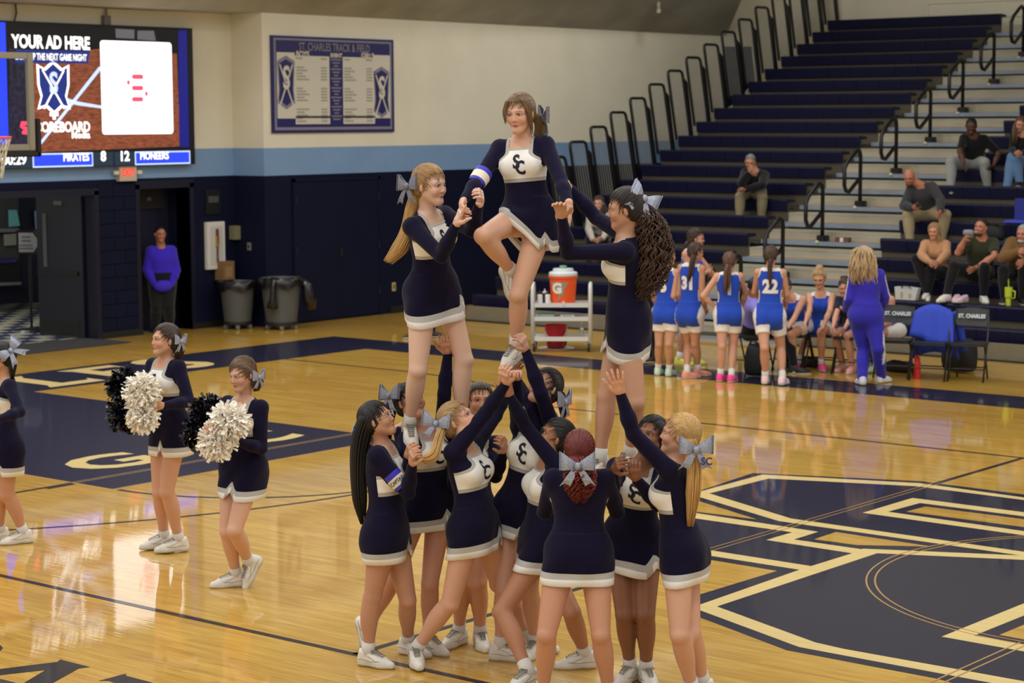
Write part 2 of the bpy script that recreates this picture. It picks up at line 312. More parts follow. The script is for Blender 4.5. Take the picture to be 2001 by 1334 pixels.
# flush double door in the record-board wall
y0, y1 = (-3.5, 1.91, 1.891)[1], (-3.5, 3.822, 1.824)[1]
mb = MB(); mb.box(-3.5, -3.475, y0, y1, .03, 2.24)
d3 = struct(mb.build('door_3', NAVYW))
for y in (y0 - .05, y1): 
    mb = MB(); mb.box(-3.5, -3.465, y, y + .05, 0, 2.3); mb.build('door_jamb', NAVYW, d3)
mb = MB(); mb.box(-3.5, -3.465, y0 - .05, y1 + .05, 2.25, 2.3); mb.build('door_jamb', NAVYW, d3)
for z in (.35, 1.1, 1.9):
    for y in (y0 - .01, y1 - .02): mb = MB(); mb.box(-3.475, -3.455, y, y + .03, z, z + .12); mb.build('hinge', DARK, d3)
yl = (-3.5, 2.923, 1.026)[1]; mb = MB(); mb.box(-3.475, -3.455, yl - .03, yl + .03, 1.02, 1.14); mb.build('latch_plate', DARK, d3)
# lobby beyond the open leaf
TILE = mat('lobby_tile', (150, 150, 132), rough=.35)
nt = TILE.node_tree; ck = nt.nodes.new('ShaderNodeTexChecker'); g = nt.nodes.new('ShaderNodeNewGeometry'); nt.links.new(g.outputs['Position'], ck.inputs[0]); ck.inputs['Scale'].default_value = 3.2
ck.inputs[1].default_value = (*lin((168, 166, 146)), 1); ck.inputs[2].default_value = (*lin((40, 46, 78)), 1); nt.links.new(ck.outputs[0], nt.nodes['Principled BSDF'].inputs['Base Color'])
mb = MB(); mb.box(-14, -4.4, -8, 4, -.1, .0); struct(mb.build('floor_lobby', TILE))
mb = MB(); mb.box(-4.5, -3.45, -4.3, -1.5, .001, .012); struct(mb.build('trim_1', mat('door_mat_charcoal', (40, 40, 42), rough=.95, bump=.3, bscale=200)))
GREY = mat('lobby_grey_wall', (92, 94, 92), rough=.8)
mb = MB(); mb.box(-10.4, -10.2, -8, 4, 0, 3); struct(mb.build('wall_lobby', GREY))
mb = MB(); mb.box(-10.4, -4.5, -8, 4, 2.9, 3); struct(mb.build('ceiling_lobby', GREY))
lamp(-7.2, -2.2, 2.85, 70, 1.0)  # unseen fill added to brighten the dim lobby
nb = thing('ticket_window', 'lobby ticket window with a teal sheet above its counter, seen through the open doorway', 'counter', (-8.9, -3.0, 0))
def lob(name, pts, m, d=.03):
    mb = MB(); mb.prism(pts, (-d, 0, 0)); mb.build(name, m, nb)
lob('window_wall', [(-9, -0.031, 2.092), (-9, 1.28, 2.054), (-9, 1.209, 0.108), (-9, -0.108, 0.151)], TRIM, .1)
lob('window_recess', [(-8.98, -0.05, 1.973), (-8.98, 0.744, 1.948), (-8.98, 0.709, 0.453), (-8.98, -0.109, 0.48)], mat('recess_grey', (66, 70, 68)), .01)
lob('teal_sheet', [(-8.95, 0.511, 1.73), (-8.95, 0.681, 1.724), (-8.95, 0.734, 1.452), (-8.95, 0.511, 1.444)], mat('teal_paper', (120, 200, 205)), .01)
lob('counter_top', [(-8.9, -0.13, 1.439), (-8.9, 0.674, 1.412), (-8.9, 0.671, 1.351), (-8.9, -0.133, 1.37)], mat('grey_laminate', (120, 122, 120)), .06)
lob('paper_sheet', [(-8.93, 0.386, 1.32), (-8.93, 0.682, 1.324), (-8.93, 0.675, 1.132), (-8.93, 0.389, 1.129)], mat('pale_paper', (150, 156, 140)), .01)
lob('dark_display', [(-8.93, -0.129, 0.914), (-8.93, 0.667, 0.905), (-8.93, 0.673, 0.502), (-8.93, -0.143, 0.537)], DARK, .02)
lob('purple_strip', [(-8.9, 0.285, 0.901), (-8.9, 0.601, 0.901), (-8.9, 0.61, 0.839), (-8.9, 0.282, 0.841)], mat('purple_cloth', (58, 44, 120)), .02)
lob('sill', [(-8.88, -0.18, 0.524), (-8.88, 0.677, 0.495), (-8.88, 0.676, 0.451), (-8.88, -0.183, 0.473)], mat('grey_laminate', (120, 122, 120)), .06)
lob('pale_panel', [(-8.95, 1.055, 1.693), (-8.95, 1.174, 1.688), (-8.95, 1.163, 1.389), (-8.95, 1.065, 1.376)], mat('pale_blue_panel', (150, 180, 214)), .01)
# ------------------------------------------------------------ video board on the wall
def emi(name, c, e=1.0, noise=0, ns=5, st=None): return mat(name, c, rough=.4, emit=e, noise=noise, nscale=ns, stretch=st)
vb = thing('video_scoreboard', 'large lit video scoreboard on the cream wall with an advert above a score strip', 'scoreboard', (-4.2, -1.5, 2.57))
mb = MB(); mb.box(-4.2, -4.08, -3.5, .37, 2.555, 4.62); mb.build('housing', BLACK, vb)
XS = -4.078
def scr(name, y0, y1, z0, z1, m, lay=0):
    mb = MB(); mb.box(XS + lay * .002, XS + lay * .002 + .0015, y0, y1, z0, z1); return mb.build(name, m, vb)
def spoly(name, pts, m, lay):
    mb = MB(); mb.prism([(XS + lay * .002, p[1], p[2]) for p in pts], (.0015, 0, 0)); return mb.build(name, m, vb)
E_BK = emi('screen_black', (10, 10, 14), .6); E_W = emi('screen_white', (255, 255, 255), 1.25); E_BL = emi('screen_blue', (36, 60, 230), 1.1); E_DB = emi('screen_deep_blue', (18, 20, 110), .9)
E_WD = emi('screen_hardwood', (116, 62, 42), .8, .5, 3, (1, 3, 16)); E_GR = emi('screen_slate', (30, 44, 60), .8); E_LB = emi('screen_pale_blue', (176, 196, 240), 1.1); E_NV = emi('screen_navy', (24, 40, 110), 1.)
E_RD = emi('screen_red', (240, 70, 100), 1.1)
scr('screen_background', -3.45, .34, 2.76, 4.6, E_BK, 0)
spoly('screen_court_picture', [(-4.08, -2.638, 4.15), (-4.08, -1.383, 4.273), (-4.08, 0.043, 4.229), (-4.08, 0.073, 2.83), (-4.08, -2.724, 2.78)], E_WD, 1)
spoly('screen_side_panel', [(-4.08, 0.084, 4.576), (-4.08, 0.248, 4.596), (-4.08, 0.249, 2.82), (-4.08, 0.052, 2.823)], E_DB, 1)
spoly('screen_side_panel', [(-4.08, -3.353, 4.599), (-4.08, -3.096, 4.594), (-4.08, -3.102, 2.829), (-4.08, -3.423, 2.819)], E_BL, 1)
spoly('screen_court_line', [(-4.08, -2.56, 2.872), (-4.08, -2.669, 2.823), (-4.08, -1.459, 4.012), (-4.08, -1.393, 3.998)], E_LB, 2)
spoly('screen_court_line', [(-4.08, -2.108, 3.563), (-4.08, -1.879, 3.505), (-4.08, -1.411, 3.44), (-4.08, -1.412, 3.402), (-4.08, -1.899, 3.453), (-4.08, -2.11, 3.504)], E_LB, 2)
spoly('screen_arena_light', [(-4.08, -1.135, 4.569), (-4.08, -0.776, 4.565), (-4.08, -0.781, 4.43), (-4.08, -1.13, 4.435)], emi('screen_dim_glow', (90, 90, 96), .8), 2)
spoly('screen_arena_light', [(-4.08, -0.718, 4.552), (-4.08, -0.401, 4.561), (-4.08, -0.366, 4.41), (-4.08, -0.722, 4.424)], emi('screen_dim_glow', (90, 90, 96), .8), 2)
def rounded(y0, y1, z0, z1, r, n=5):
    out = []
    for cy, cz, a in ((y1 - r, z0 + r, -90), (y1 - r, z1 - r, 0), (y0 + r, z1 - r, 90), (y0 + r, z0 + r, 180)):
        for k in range(n + 1): t = math.radians(a + 90 * k / n); out.append((XS, cy + r * math.cos(t), cz + r * math.sin(t)))
    return out
ya, yb = (-4.08, -1.431, 3.715)[1], (-4.08, -0.064, 3.727)[1]; za, zb = (-4.08, -0.766, 3.024)[2], (-4.08, -0.752, 4.393)[2]
spoly('screen_white_card', rounded(ya, yb, za, zb, .05), E_W, 3)
for c_ in [(-4.08, -0.739, 3.873), (-4.08, -0.745, 3.706), (-4.08, -0.75, 3.54)]:
    spoly('screen_red_bar', rounded(c_[1] - .11, c_[1] + .11, c_[2] - .035, c_[2] + .035, .034), E_RD, 4)
for px_ in ((-4.08, -0.918, 3.787), (-4.08, -0.579, 3.624)): spoly('screen_red_dot', rounded(px_[1] - .028, px_[1] + .028, px_[2] - .035, px_[2] + .035, .027), E_RD, 4)
def stext(t, p, h, m, lay=4, bold=.012, sx=1., align='CENTER'):
    return text('screen_text', t, h, (XS + lay * .002, p[1], p[2]), (0, 1, 0), (0, 0, 1), m, vb, bold=bold, sx=sx, align=align)
stext('YOUR AD HERE', (-4.08, -2.308, 4.331), .25, E_W, bold=.009, sx=.78)
spoly('screen_banner', [(-4.08, -2.935, 4.222), (-4.08, -1.621, 4.238), (-4.08, -1.664, 4.052), (-4.08, -2.96, 4.036)], E_NV, 3)
stext('LIGHT UP THE NEXT GAME NIGHT', (-4.08, -2.316, 4.128), .135, E_W, bold=.0025, sx=.60)
stext('+', (-4.08, -2.3, 3.307), .26, E_W, bold=.016)
stext('SCOREBOARD', (-4.08, -2.187, 3.131), .2, E_W, bold=.006, sx=.82)
stext('Media', (-4.08, -1.831, 3.018), .14, E_W, bold=.003)
def shield(s, lay, m):
    base = [(-1, .85), (-.55, .7), (0, 1), (.55, .7), (1, .85), (.98, .1), (.8, -.35), (1.02, -.8), (.5, -.72), (0, -1), (-.5, -.72), (-1.02, -.8), (-.8, -.35), (-.98, .1)]
    c_ = (-4.08, -2.295, 3.7); spoly('screen_crest', [(XS, c_[1] + u * .29 * s, c_[2] + v * .39 * s) for u, v in base], m, lay)
shield(1.0, 3, E_W); shield(.86, 4, E_NV)
c_ = (-4.08, -2.295, 3.7)
for sg in (-1, 1):
    spoly('screen_crest_sword', [(XS, c_[1] + sg * u, c_[2] + v) for u, v in ((-.19, -.29), (-.17, -.31), (.2, .24), (.185, .26))], E_W, 5)
stext('S', (0, c_[1], c_[2] + .05), .42, E_LB, 6, .012, .8)
spoly('screen_crowd_picture', [(-4.08, -3.048, 4.234), (-4.08, -2.635, 4.229), (-4.08, -2.668, 2.837), (-4.08, -3.102, 2.829)], emi('screen_crowd', (34, 30, 52), .7, .8, 14), 2)
spoly('screen_red_mark', [(-4.08, -2.885, 3.221), (-4.08, -2.779, 3.221), (-4.08, -2.781, 3.171), (-4.08, -2.852, 3.157), (-4.08, -2.782, 3.142), (-4.08, -2.786, 3.034), (-4.08, -2.874, 3.042), (-4.08, -2.873, 3.085), (-4.08, -2.837, 3.099), (-4.08, -2.906, 3.143)], E_RD, 4)
# score strip
def strip_box(x0, x1, m, border=None):
    y0_, y1_ = x0[1], x1[1]
    if border: scr('score_frame', y0_, y1_, 2.565, 2.765, border, 2); scr('score_panel', y0_ + .02, y1_ - .02, 2.585, 2.745, m, 3)
    else: scr('score_panel', y0_, y1_, 2.565, 2.765, m, 2)
strip_box((-4.08, -3.511, 2.743), (-4.08, -2.708, 2.729), E_GR); strip_box((-4.08, -2.699, 2.729), (-4.08, -1.616, 2.711), E_BL, E_LB); strip_box((-4.08, -1.607, 2.711), (-4.08, -1.235, 2.705), E_GR); strip_box((-4.08, -1.215, 2.704), (-4.08, -0.845, 2.698), E_GR); strip_box((-4.08, -0.826, 2.698), (-4.08, 0.265, 2.68), E_BL, E_LB)
stext('00:29', (-4.08, -3.02, 2.677), .19, E_W, 5, .005)
stext('PIRATES', (-4.08, -1.926, 2.694), .155, E_W, 5, .003, .85)
stext('8', (-4.08, -1.426, 2.7), .2, E_W, 5, .006); stext('12', (-4.08, -1.031, 2.694), .2, E_W, 5, .006)
stext('PIONEERS', (-4.08, -0.449, 2.691), .15, E_W, 5, .003, .85)
lb = bpy.data.lights.new('screen_glow', 'AREA')
bpy.data.lights.remove(lb)
cd = thing('wall_conduit', 'dark cable with a grey junction box running along the wall top above the scoreboard', 'cable', (-4.15, -1.2, 4.8))
mb = MB(); mb.tube([(-4.15, -3.377, 4.867), (-4.15, -2.593, 4.878), (-4.15, -1.96, 4.874), (-4.15, -1.258, 4.872), (-4.15, -0.331, 4.877), (-4.15, 1.172, 4.887)], .012, 6); mb.build('cable_run', BLACK, cd)
mb = MB(); mb.tube([(-4.15, -2.858, 4.874), (-4.15, -2.845, 4.739), (-4.15, -2.885, 4.617), (-4.15, -3.043, 4.598)], .012, 6); mb.build('cable_drop', BLACK, cd)
j = (-4.15, -1.236, 4.687); mb = MB(); mb.box(-4.2, -4.12, j[1] - .06, j[1] + .06, j[2] - .07, j[2] + .07); mb.tube([(-4.15, j[1], j[2]), (-4.15, j[1], j[2] + .24)], .014, 6); mb.build('junction_box', mat('grey_box', (110, 112, 112)), cd)
# track record board
rb = thing('record_board', 'navy and white track and field record board mounted on the cream wall', 'sign', (-3.5, 2.85, 3.0))
BN = mat('board_navy', (34, 32, 92), rough=.5); BW = mat('board_white', (206, 200, 184), rough=.5); BG = mat('board_grey', (128, 124, 140), rough=.5); BT = mat('board_print_grey', (158, 154, 140), rough=.6)
A0, A1 = (-3.48, 1.434, 3.772), (-3.48, 4.231, 3.775); YA, YB, ZA, ZB = A0[1], A1[1], 3.02, 4.53
mb = MB(); mb.box(-3.5, -3.47, YA, YB, ZA, ZB); mb.build('board_panel', BN, rb)
def rbx(name, u0, u1, v0, v1, m, lay):
    x = -3.47 + lay * .002; mb = MB(); w_, h_ = YB - YA, ZB - ZA
    mb.box(x, x + .0015, YA + u0 * w_, YA + u1 * w_, ZA + v0 * h_, ZA + v1 * h_); return mb.build(name, m, rb)
rbx('border_line', .02, .98, .03, .975, BG, 0); rbx('board_field', .035, .965, .06, .955, BN, 1)
rbx('white_panel', .04, .18, .15, .83, BW, 2); rbx('white_panel', .82, .965, .15, .83, BW, 2)
for u0, u1 in ((.18, .455), (.565, .83)):
    rbx('record_table', u0, u1, .09, .80, BW, 3)
    for r in range(22):
        v = .775 - r * .031
        if r % 7 in (1, 2): continue
        rbx('record_entry', u0 + .01, u0 + .06 + .05 * ((r * 7) % 5) / 4, v - .012, v + .006, BT, 4)
        rbx('record_entry', u1 - .07, u1 - .02, v - .012, v + .006, BT, 4)
    rbx('divider', u0, u1, .155, .175, mat('board_ink', (20, 20, 36)), 5)
for r in range(20): rbx('event_name', .468 + .012 * (r % 3), .552 - .012 * (r % 3), .76 - r * .033, .775 - r * .033, BG, 3)
def rtext(t, u, v, h, m, bold=.004, sx=1.): text('board_text', t, h, (-3.455, YA + u * (YB - YA), ZA + v * (ZB - ZA)), (0, 1, 0), (0, 0, 1), m, rb, bold=bold, sx=sx)
rtext('ST. CHARLES TRACK & FIELD', .5, .89, .175, BG, .003, .72); rtext('BOYS', .24, .815, .12, BW, .004); rtext('EVENT', .51, .81, .09, BW); rtext('GIRLS', .77, .815, .12, BW, .004)
for u, v in ((.11, .52), (.89, .43)):
    cy, cz = YA + u * (YB - YA), ZA + v * (ZB - ZA)
    for s_, m_, l_ in ((1., BG, 3), (.86, BN, 4)):
        mb = MB(); mb.prism([(-3.47 + l_ * .002, cy + a_ * .19 * s_, cz + b_ * .42 * s_) for a_, b_ in ((-1, .8), (0, 1), (1, .8), (.85, -.3), (1, -.75), (0, -1), (-1, -.75), (-.85, -.3))], (.0015, 0, 0)); mb.build('crest_shield', m_, rb)
    for sg in (-1, 1):
        mb = MB(); mb.prism([(-3.458, cy + sg * a_, cz + b_) for a_, b_ in ((-.15, -.34), (-.13, -.36), (.15, .27), (.13, .29))], (.0015, 0, 0)); mb.build('crest_sword', BW, rb)
    text('board_text', 'S', .5, (-3.455, cy, cz + .06), (0, 1, 0), (0, 0, 1), BW, rb, bold=.01, sx=.7)
# EXIT sign
ex = thing('exit_sign', 'lit red exit sign with twin lamp heads above the single doorway', 'sign', (-4.18, -0.927, 2.432))
e0, e1 = (-4.18, -1.083, 2.436), (-4.18, -0.76, 2.429); mb = MB(); mb.box(-4.2, -4.12, e0[1], e1[1], 2.33, 2.55); mb.build('sign_case', mat('exit_case', (196, 180, 160)), ex)
text('exit_text', 'EXIT', .155, (-4.117, (e0[1] + e1[1]) / 2, 2.45), (0, 1, 0), (0, 0, 1), emi('exit_red', (255, 50, 40), .9), ex, bold=.004, sx=.78)
for y in (e0[1] - .06, e1[1] + .06):
    mb = MB(); mb.lathe([(.0, 0), (.045, .0), (.05, .05), (.0, .06)], (-4.13, y, 2.43), 12); mb.build('lamp_head', mat('lamp_cream', (214, 208, 190)), ex)
# small fittings on the wall
sc = thing('shadow_case', 'tall narrow white framed display case holding an upright painted bat', 'display case', (-4.2, 0.831, 1.289))
B0, B1 = (-4.18, 0.63, 1.65), (-4.18, 1.007, 0.91)
mb = MB(); mb.box(-4.2, -4.13, B0[1], B1[1], B1[2], B0[2]); mb.build('case_frame', mat('white_enamel', (214, 212, 204)), sc, bevel=.006)
mb = MB(); mb.box(-4.13, -4.125, B0[1] + .06, B1[1] - .05, B1[2] + .07, B0[2] - .07); mb.build('case_backing', mat('case_white', (196, 194, 186)), sc)
cy = (B0[1] + B1[1]) / 2; mb = MB(); mb.lathe([(.012, 0), (.018, .02), (.012, .06), (.013, .2), (.022, .36), (.022, .5), (.0, .52)], (-4.1, cy, B1[2] + .12), 10); mb.build('painted_bat', mat('bat_red', (110, 26, 40)), sc)
mb = MB(); mb.box(-4.125, -4.085, cy - .022, cy + .022, B1[2] + .36, B1[2] + .52); mb.build('bat_band', mat('bat_yellow', (170, 140, 40)), sc)
B0, B1 = (-4.18, 0.655, 2.15), (-4.18, 0.965, 1.765)
pl = thing('wall_plaque', 'dark plaque above the white display case on the navy wall', 'plaque', B0)
mb = MB(); mb.box(-4.2, -4.17, B0[1], B1[1], B1[2], B0[2]); mb.build('plaque_plate', mat('plaque_black', (22, 24, 26), rough=.4), pl, bevel=.004)
mb = MB(); mb.box(-4.17, -4.165, B0[1] + .05, B1[1] - .05, B0[2] - .2, B0[2] - .1); mb.build('plaque_lettering', mat('plaque_grey', (70, 72, 74)), pl)
B0, B1 = (-4.15, 1.149, 1.573), (-4.15, 1.528, 1.354)
sb = thing('tissue_box_holder', 'small beige metal wall box right of the display case', 'wall box', B0)
mb = MB(); mb.box(-4.2, -4.06, B0[1], B1[1], B1[2], B0[2]); mb.build('holder_shell', mat('beige_metal', (128, 124, 96)), sb, bevel=.008)
mb = MB(); mb.box(-4.06, -4.055, B1[1] - .15, B1[1] - .03, B1[2] + .04, B0[2] - .03); mb.build('holder_window', mat('pale_grey', (150, 150, 156)), sb)
th = (-4.1, 1.611, 1.253); tt = thing('light_switch', 'grey switch plate in the wall corner behind the bins', 'switch', (-3.85, 1.27, th[2]))
mb = MB(); mb.box(-3.9, -3.82, 1.255, 1.27, th[2] - .06, th[2] + .06); mb.build('switch_plate', mat('grey_plate', (120, 120, 116)), tt); mb = MB(); mb.box(-3.87, -3.85, 1.24, 1.256, th[2] - .02, th[2] + .02); mb.build('toggle', DARK, tt)
ou = (-3.49, 4.2, 0.442); tt = thing('power_outlet', 'small ivory outlet plate low on the navy wall behind the left flyer', 'outlet', ou)
mb = MB(); mb.box(-3.5, -3.488, ou[1] - .04, ou[1] + .04, ou[2] - .07, ou[2] + .07); mb.build('outlet_plate', mat('ivory_plate', (190, 176, 120)), tt); mb = MB(); mb.box(-3.488, -3.484, ou[1] - .015, ou[1] + .015, ou[2] - .04, ou[2] + .04); mb.build('socket', DARK, tt)

pp_ = thing('ceiling_pipe', 'short pale vertical pipe hanging from the concrete ceiling edge', 'pipe', (-2.6, 10.548, 5.315)); mb = MB(); mb.tube([(-2.6, 10.546, 5.69), (-2.6, 10.565, 5.184)], .035, 10); mb.build('pipe_tube', mat('pipe_pale', (170, 168, 150)), pp_, smooth=True); mb = MB(); mb.tube([(-2.6, 10.559, 5.24), (-2.6, 10.567, 5.174)], .042, 10); mb.build('pipe_collar', mat('pipe_pale', (170, 168, 150)), pp_)

# ------------------------------------------------------------ bleachers
SEAT = mat('bleacher_seat_navy', (17, 18, 48), rough=.5, spec=.25, noise=.05, nscale=3)
RISER = mat('bleacher_riser_tan', (80, 72, 56), rough=.7, noise=.1, nscale=2)
DECK = mat('bleacher_deck', (70, 64, 54), rough=.7)
STEPW = mat('aisle_step_panel', (168, 160, 138), rough=.5, noise=.12, nscale=1.5, stretch=(1, 1, 6))
STEPT = mat('aisle_tread_metal', (138, 150, 166), rough=.35, noise=.08, nscale=3, metal=.2)
def row(n): return 4.12 + .58 * n, .41 + .25 * n
def seat_mesh(w=.462):
    pr = [(0.03, -.20), (.012, -.195), (-.012, -.03), (0.0, -.006), (.03, 0), (.24, -.012), (.27, -.03), (.27, -.06), (.05, -.07), (.045, -.20)]
    mb = MB(); mb.prism([(0.003, a, b) for a, b in pr], (w - .006, 0, 0))
    me = bpy.data.meshes.new('seat'); me.from_pydata(mb.v, [], mb.f); me.materials.append(SEAT)
    bm = bmesh.new(); bm.from_mesh(me); bmesh.ops.recalc_face_normals(bm, faces=bm.faces[:]); bm.to_mesh(me); bm.free(); return me
SEATME = seat_mesh()
def bleacher(name, label, x0, x1, rows, first):
    t = thing(name, label, 'bleachers', ((x0 + x1) / 2, 4, 0))
    for n in range(rows):
        y, z = row(n)
        k = int(round((x1 - x0) / .4625)); w = (x1 - x0) / k
        for i in range(k):
            o = link('seat', SEATME, t); o.matrix_parent_inverse = Matrix.Translation((-(x0 + x1) / 2, -4, 0)); o.location = (x0 + i * w, y, z); o.scale = (w / .4625, 1, 1)
        mb = MB(); mb.box(x0, x1, y + .05, y + .08, z - .40, z - .065); mb.build('riser', RISER, t)
        mb = MB(); mb.box(x0, x1, y - .3, y + .3, z - .44, z - .41) if n else mb.box(x0, x1, y + .05, y + .3, z - .44, z - .41); mb.build('deck_board', DECK, t)
    mb = MB(); mb.box(x0, x1, 3.98, 4.03, .015, .235); mb.build('toe_panel', mat('toe_panel_tan', (120, 112, 92), rough=.6, noise=.06), t)
    mb = MB(); mb.box(x0, x1, 3.9, 4.3, 0.001, .014); mb.build('floor_strip', DARK, t)
    return t
BL = bleacher('left_bleacher', 'tall bank of empty navy bleacher seats left of the aisle stairs with black end rails', -1.7, 2.05, 20, 1)
BRT = bleacher('right_bleacher', 'navy bleacher bank right of the aisle stairs where most spectators sit', 4.42, 9.04, 14, 1)
RAILM = mat('rail_black_paint', (12, 12, 14), rough=.4); BARM = mat('rail_bar_grey', (140, 140, 132), rough=.45)
def rail_mesh():
    lean = -.27; H = 1.15; w = .46
    def q(u, v): return (0, u + lean * v / H, v)
    mb = MB(); pts = [q(0, -.1), q(0, H - .08), q(.02, H - .02), q(.07, H), q(w - .07, H), q(w - .02, H - .02), q(w, H - .08), q(w, -.5)]
    mb.tube(pts, .026, 8)
    mb.prism([(-.02, *q(w + .0, H - .12)[1:]), (-.02, *q(w + .10, H - .2)[1:]), (-.02, *q(w + .06, -.45)[1:]), (-.02, *q(w - .03, -.45)[1:])], (.04, 0, 0))
    fr = mb.build('end_rail', RAILM, BL, smooth=False)
    mb = MB()
    for i in range(1, 7): mb.tube([q(w * i / 7, -.05), q(w * i / 7, H)], .0065, 6, False)
    bars = mb.build('rail_bars', BARM, fr); bars['kind'] = 'stuff'; return fr
fr = rail_mesh()
for n in range(4, 20):
    o = fr if n == 4 else copy_tree(fr, BL)
    y, z = row(n); o.location = (-1.78, y + .04, z + .02)
mb = MB(); a_ = [(-1.85, 11.636, 4.558), (-1.85, 12.591, 4.581), (-1.85, 12.71, 3.862), (-1.85, 12.476, 3.792), (-1.85, 12.087, 3.517), (-1.85, 11.702, 3.401)]; mb.prism(a_, (-.03, 0, 0)); mb.build('navy_banner', SEAT, BL)
# aisle steps
AI = thing('aisle_stairs', 'pale aisle stairs climbing between the two navy seat banks', 'stairs', (3.23, 4, 0))
for n in range(14 if False else 20):
    y, z = row(n); zb = .25 * n
    xr = 4.42 if n < 14 else 9.04
    mb = MB(); mb.box(2.06, xr, y + .05, y + .09, zb - .085, zb + .165); mb.build('step_riser', STEPW, AI)
    mb = MB(); mb.box(2.06, xr, y + .045, y + .62, zb + .165, zb + .19); mb.build('step_tread', STEPW, AI)
    mb = MB(); mb.box(2.06, xr, y - .2, y + .05, zb - .02, zb + .045); mb.build('half_step', STEPT, AI)
    mb = MB(); mb.box(2.06, xr, y + .03, y + .05, zb + .048, zb + .056); mb.build('nosing_strip', mat('step_nosing_gold', (196, 152, 84)), AI)
mb = MB(); mb.box(2.06, 4.41, 3.98, 4.03, .015, .1); mb.build('toe_panel', RISER, AI)
def handrail(n):
    y, z = row(n); zb = .25 * n; y0 = y - .12
    h = thing('aisle_handrail', 'black looped handrail', 'handrail', (3.14, y0, zb), 'looped aisle handrails')
    mb = MB(); mb.tube([(3.14, y0, zb + .04), (3.14, y0, zb + .86), (3.14, y0 - .03, zb + .93), (3.14, y0 - .1, zb + .95), (3.14, y0 - .2, zb + .9), (3.14, y0 - .42, zb + .76), (3.14, y0 - .5, zb + .66), (3.14, y0 - .5, zb + .4), (3.14, y0 - .45, zb + .31), (3.14, y0 - .36, zb + .29), (3.14, y0 - .02, zb + .5)], .032, 8)
    mb.build('rail_tube', RAILM, h, smooth=True)
    mb = MB(); mb.box(3.06, 3.22, y0 - .05, y0 + .09, zb + .0, zb + .14); mb.build('base_socket', RAILM, h, bevel=.01)
    mb = MB(); mb.lathe([(.0, 0), (.03, .005), (.03, .03), (0, .045)], (3.1, y0 - .09, zb + .02), 10); mb.build('pin_cap', mat('pin_ivory', (214, 206, 176)), h); 
    return h
HRL = ['lowest on the aisle, rising behind the blue-jerseyed players', 'second up from the floor, above the player numbered 22', 'third up the aisle, level with the man in the black jacket', 'fourth up the aisle, halfway up the stairs', 'fifth up the aisle, left of the man in the black T-shirt', 'sixth up the aisle, well above the seated spectators', 'seventh up the aisle, second from the top', 'topmost on the aisle, cut by the frame corner']
for i, n in enumerate((1, 3, 5, 7, 9, 11, 13, 15, 17)):
    h = handrail(n); h['label'] = 'black looped handrail, ' + (HRL[i - 1] if i else 'at the foot of the aisle, half hidden behind players')
# ------------------------------------------------------------ basket
bb = thing('basketball_hoop', 'glass basketball backboard with orange rim and net cut by the left edge', 'hoop', (1.22, -7.62, 2.9))
GL = mat('clear_glass', (235, 240, 240), rough=.02, trans=1., spec=.2)
GL.node_tree.nodes['Principled BSDF'].inputs['IOR'].default_value = 1.08
mb = MB(); mb.box(1.19, 1.2, -8.53, -6.71, 2.91, 3.96); mb.build('glass_pane', GL, bb)
FRM = mat('backboard_frame', (150, 142, 124), rough=.45, metal=.3); mb = MB()
for a in ((1.17, 1.22, -8.53, -8.45, 2.9, 3.97), (1.17, 1.22, -6.79, -6.71, 2.9, 3.97), (1.17, 1.22, -8.45, -6.79, 2.9, 2.97), (1.17, 1.22, -8.45, -6.79, 3.9, 3.97)): mb.box(*a)
mb.build('steel_frame', FRM, bb, bevel=.006)
mb = MB(); mb.box(1.15, 1.24, -8.58, -6.66, 2.83, 2.895); mb.box(1.15, 1.24, -6.705, -6.64, 2.83, 3.25); mb.box(1.15, 1.24, -8.6, -8.535, 2.83, 3.25); mb.build('edge_padding', DARK, bb, bevel=.012)
mb = MB(); mb.tube([(1.6 + .235 * math.cos(2 * math.pi * k / 24), -7.62 + .235 * math.sin(2 * math.pi * k / 24), 3.05) for k in range(25)], .012, 8); mb.box(1.22, 1.38, -7.7, -7.54, 3.02, 3.07); mb.build('rim', mat('rim_orange', (226, 84, 30), rough=.4), bb)
mb = MB()
for k in range(12):
    for sg in (1, -1):
        pts = []
        for j in range(6):
            t = j / 5; a = 2 * math.pi * (k + sg * t * 1.5) / 12; r = .235 - .1 * t ** .7; pts.append((1.6 + r * math.cos(a), -7.62 + r * math.sin(a), 3.04 - .42 * t))
        mb.tube(pts, .006, 5, False)
nt_ = mb.build('net', mat('net_cord', (206, 196, 170), rough=.9), bb); nt_['kind'] = 'stuff'
mb = MB(); mb.tube([(1.17, -7.62, 3.4), (-2, -7.62, 3.9), (-4.19, -7.62, 4.3)], .06, 8); mb.tube([(1.17, -7.62, 3.1), (-2, -7.62, 3.9)], .04, 8); mb.build('support_arm', BLACK, bb)
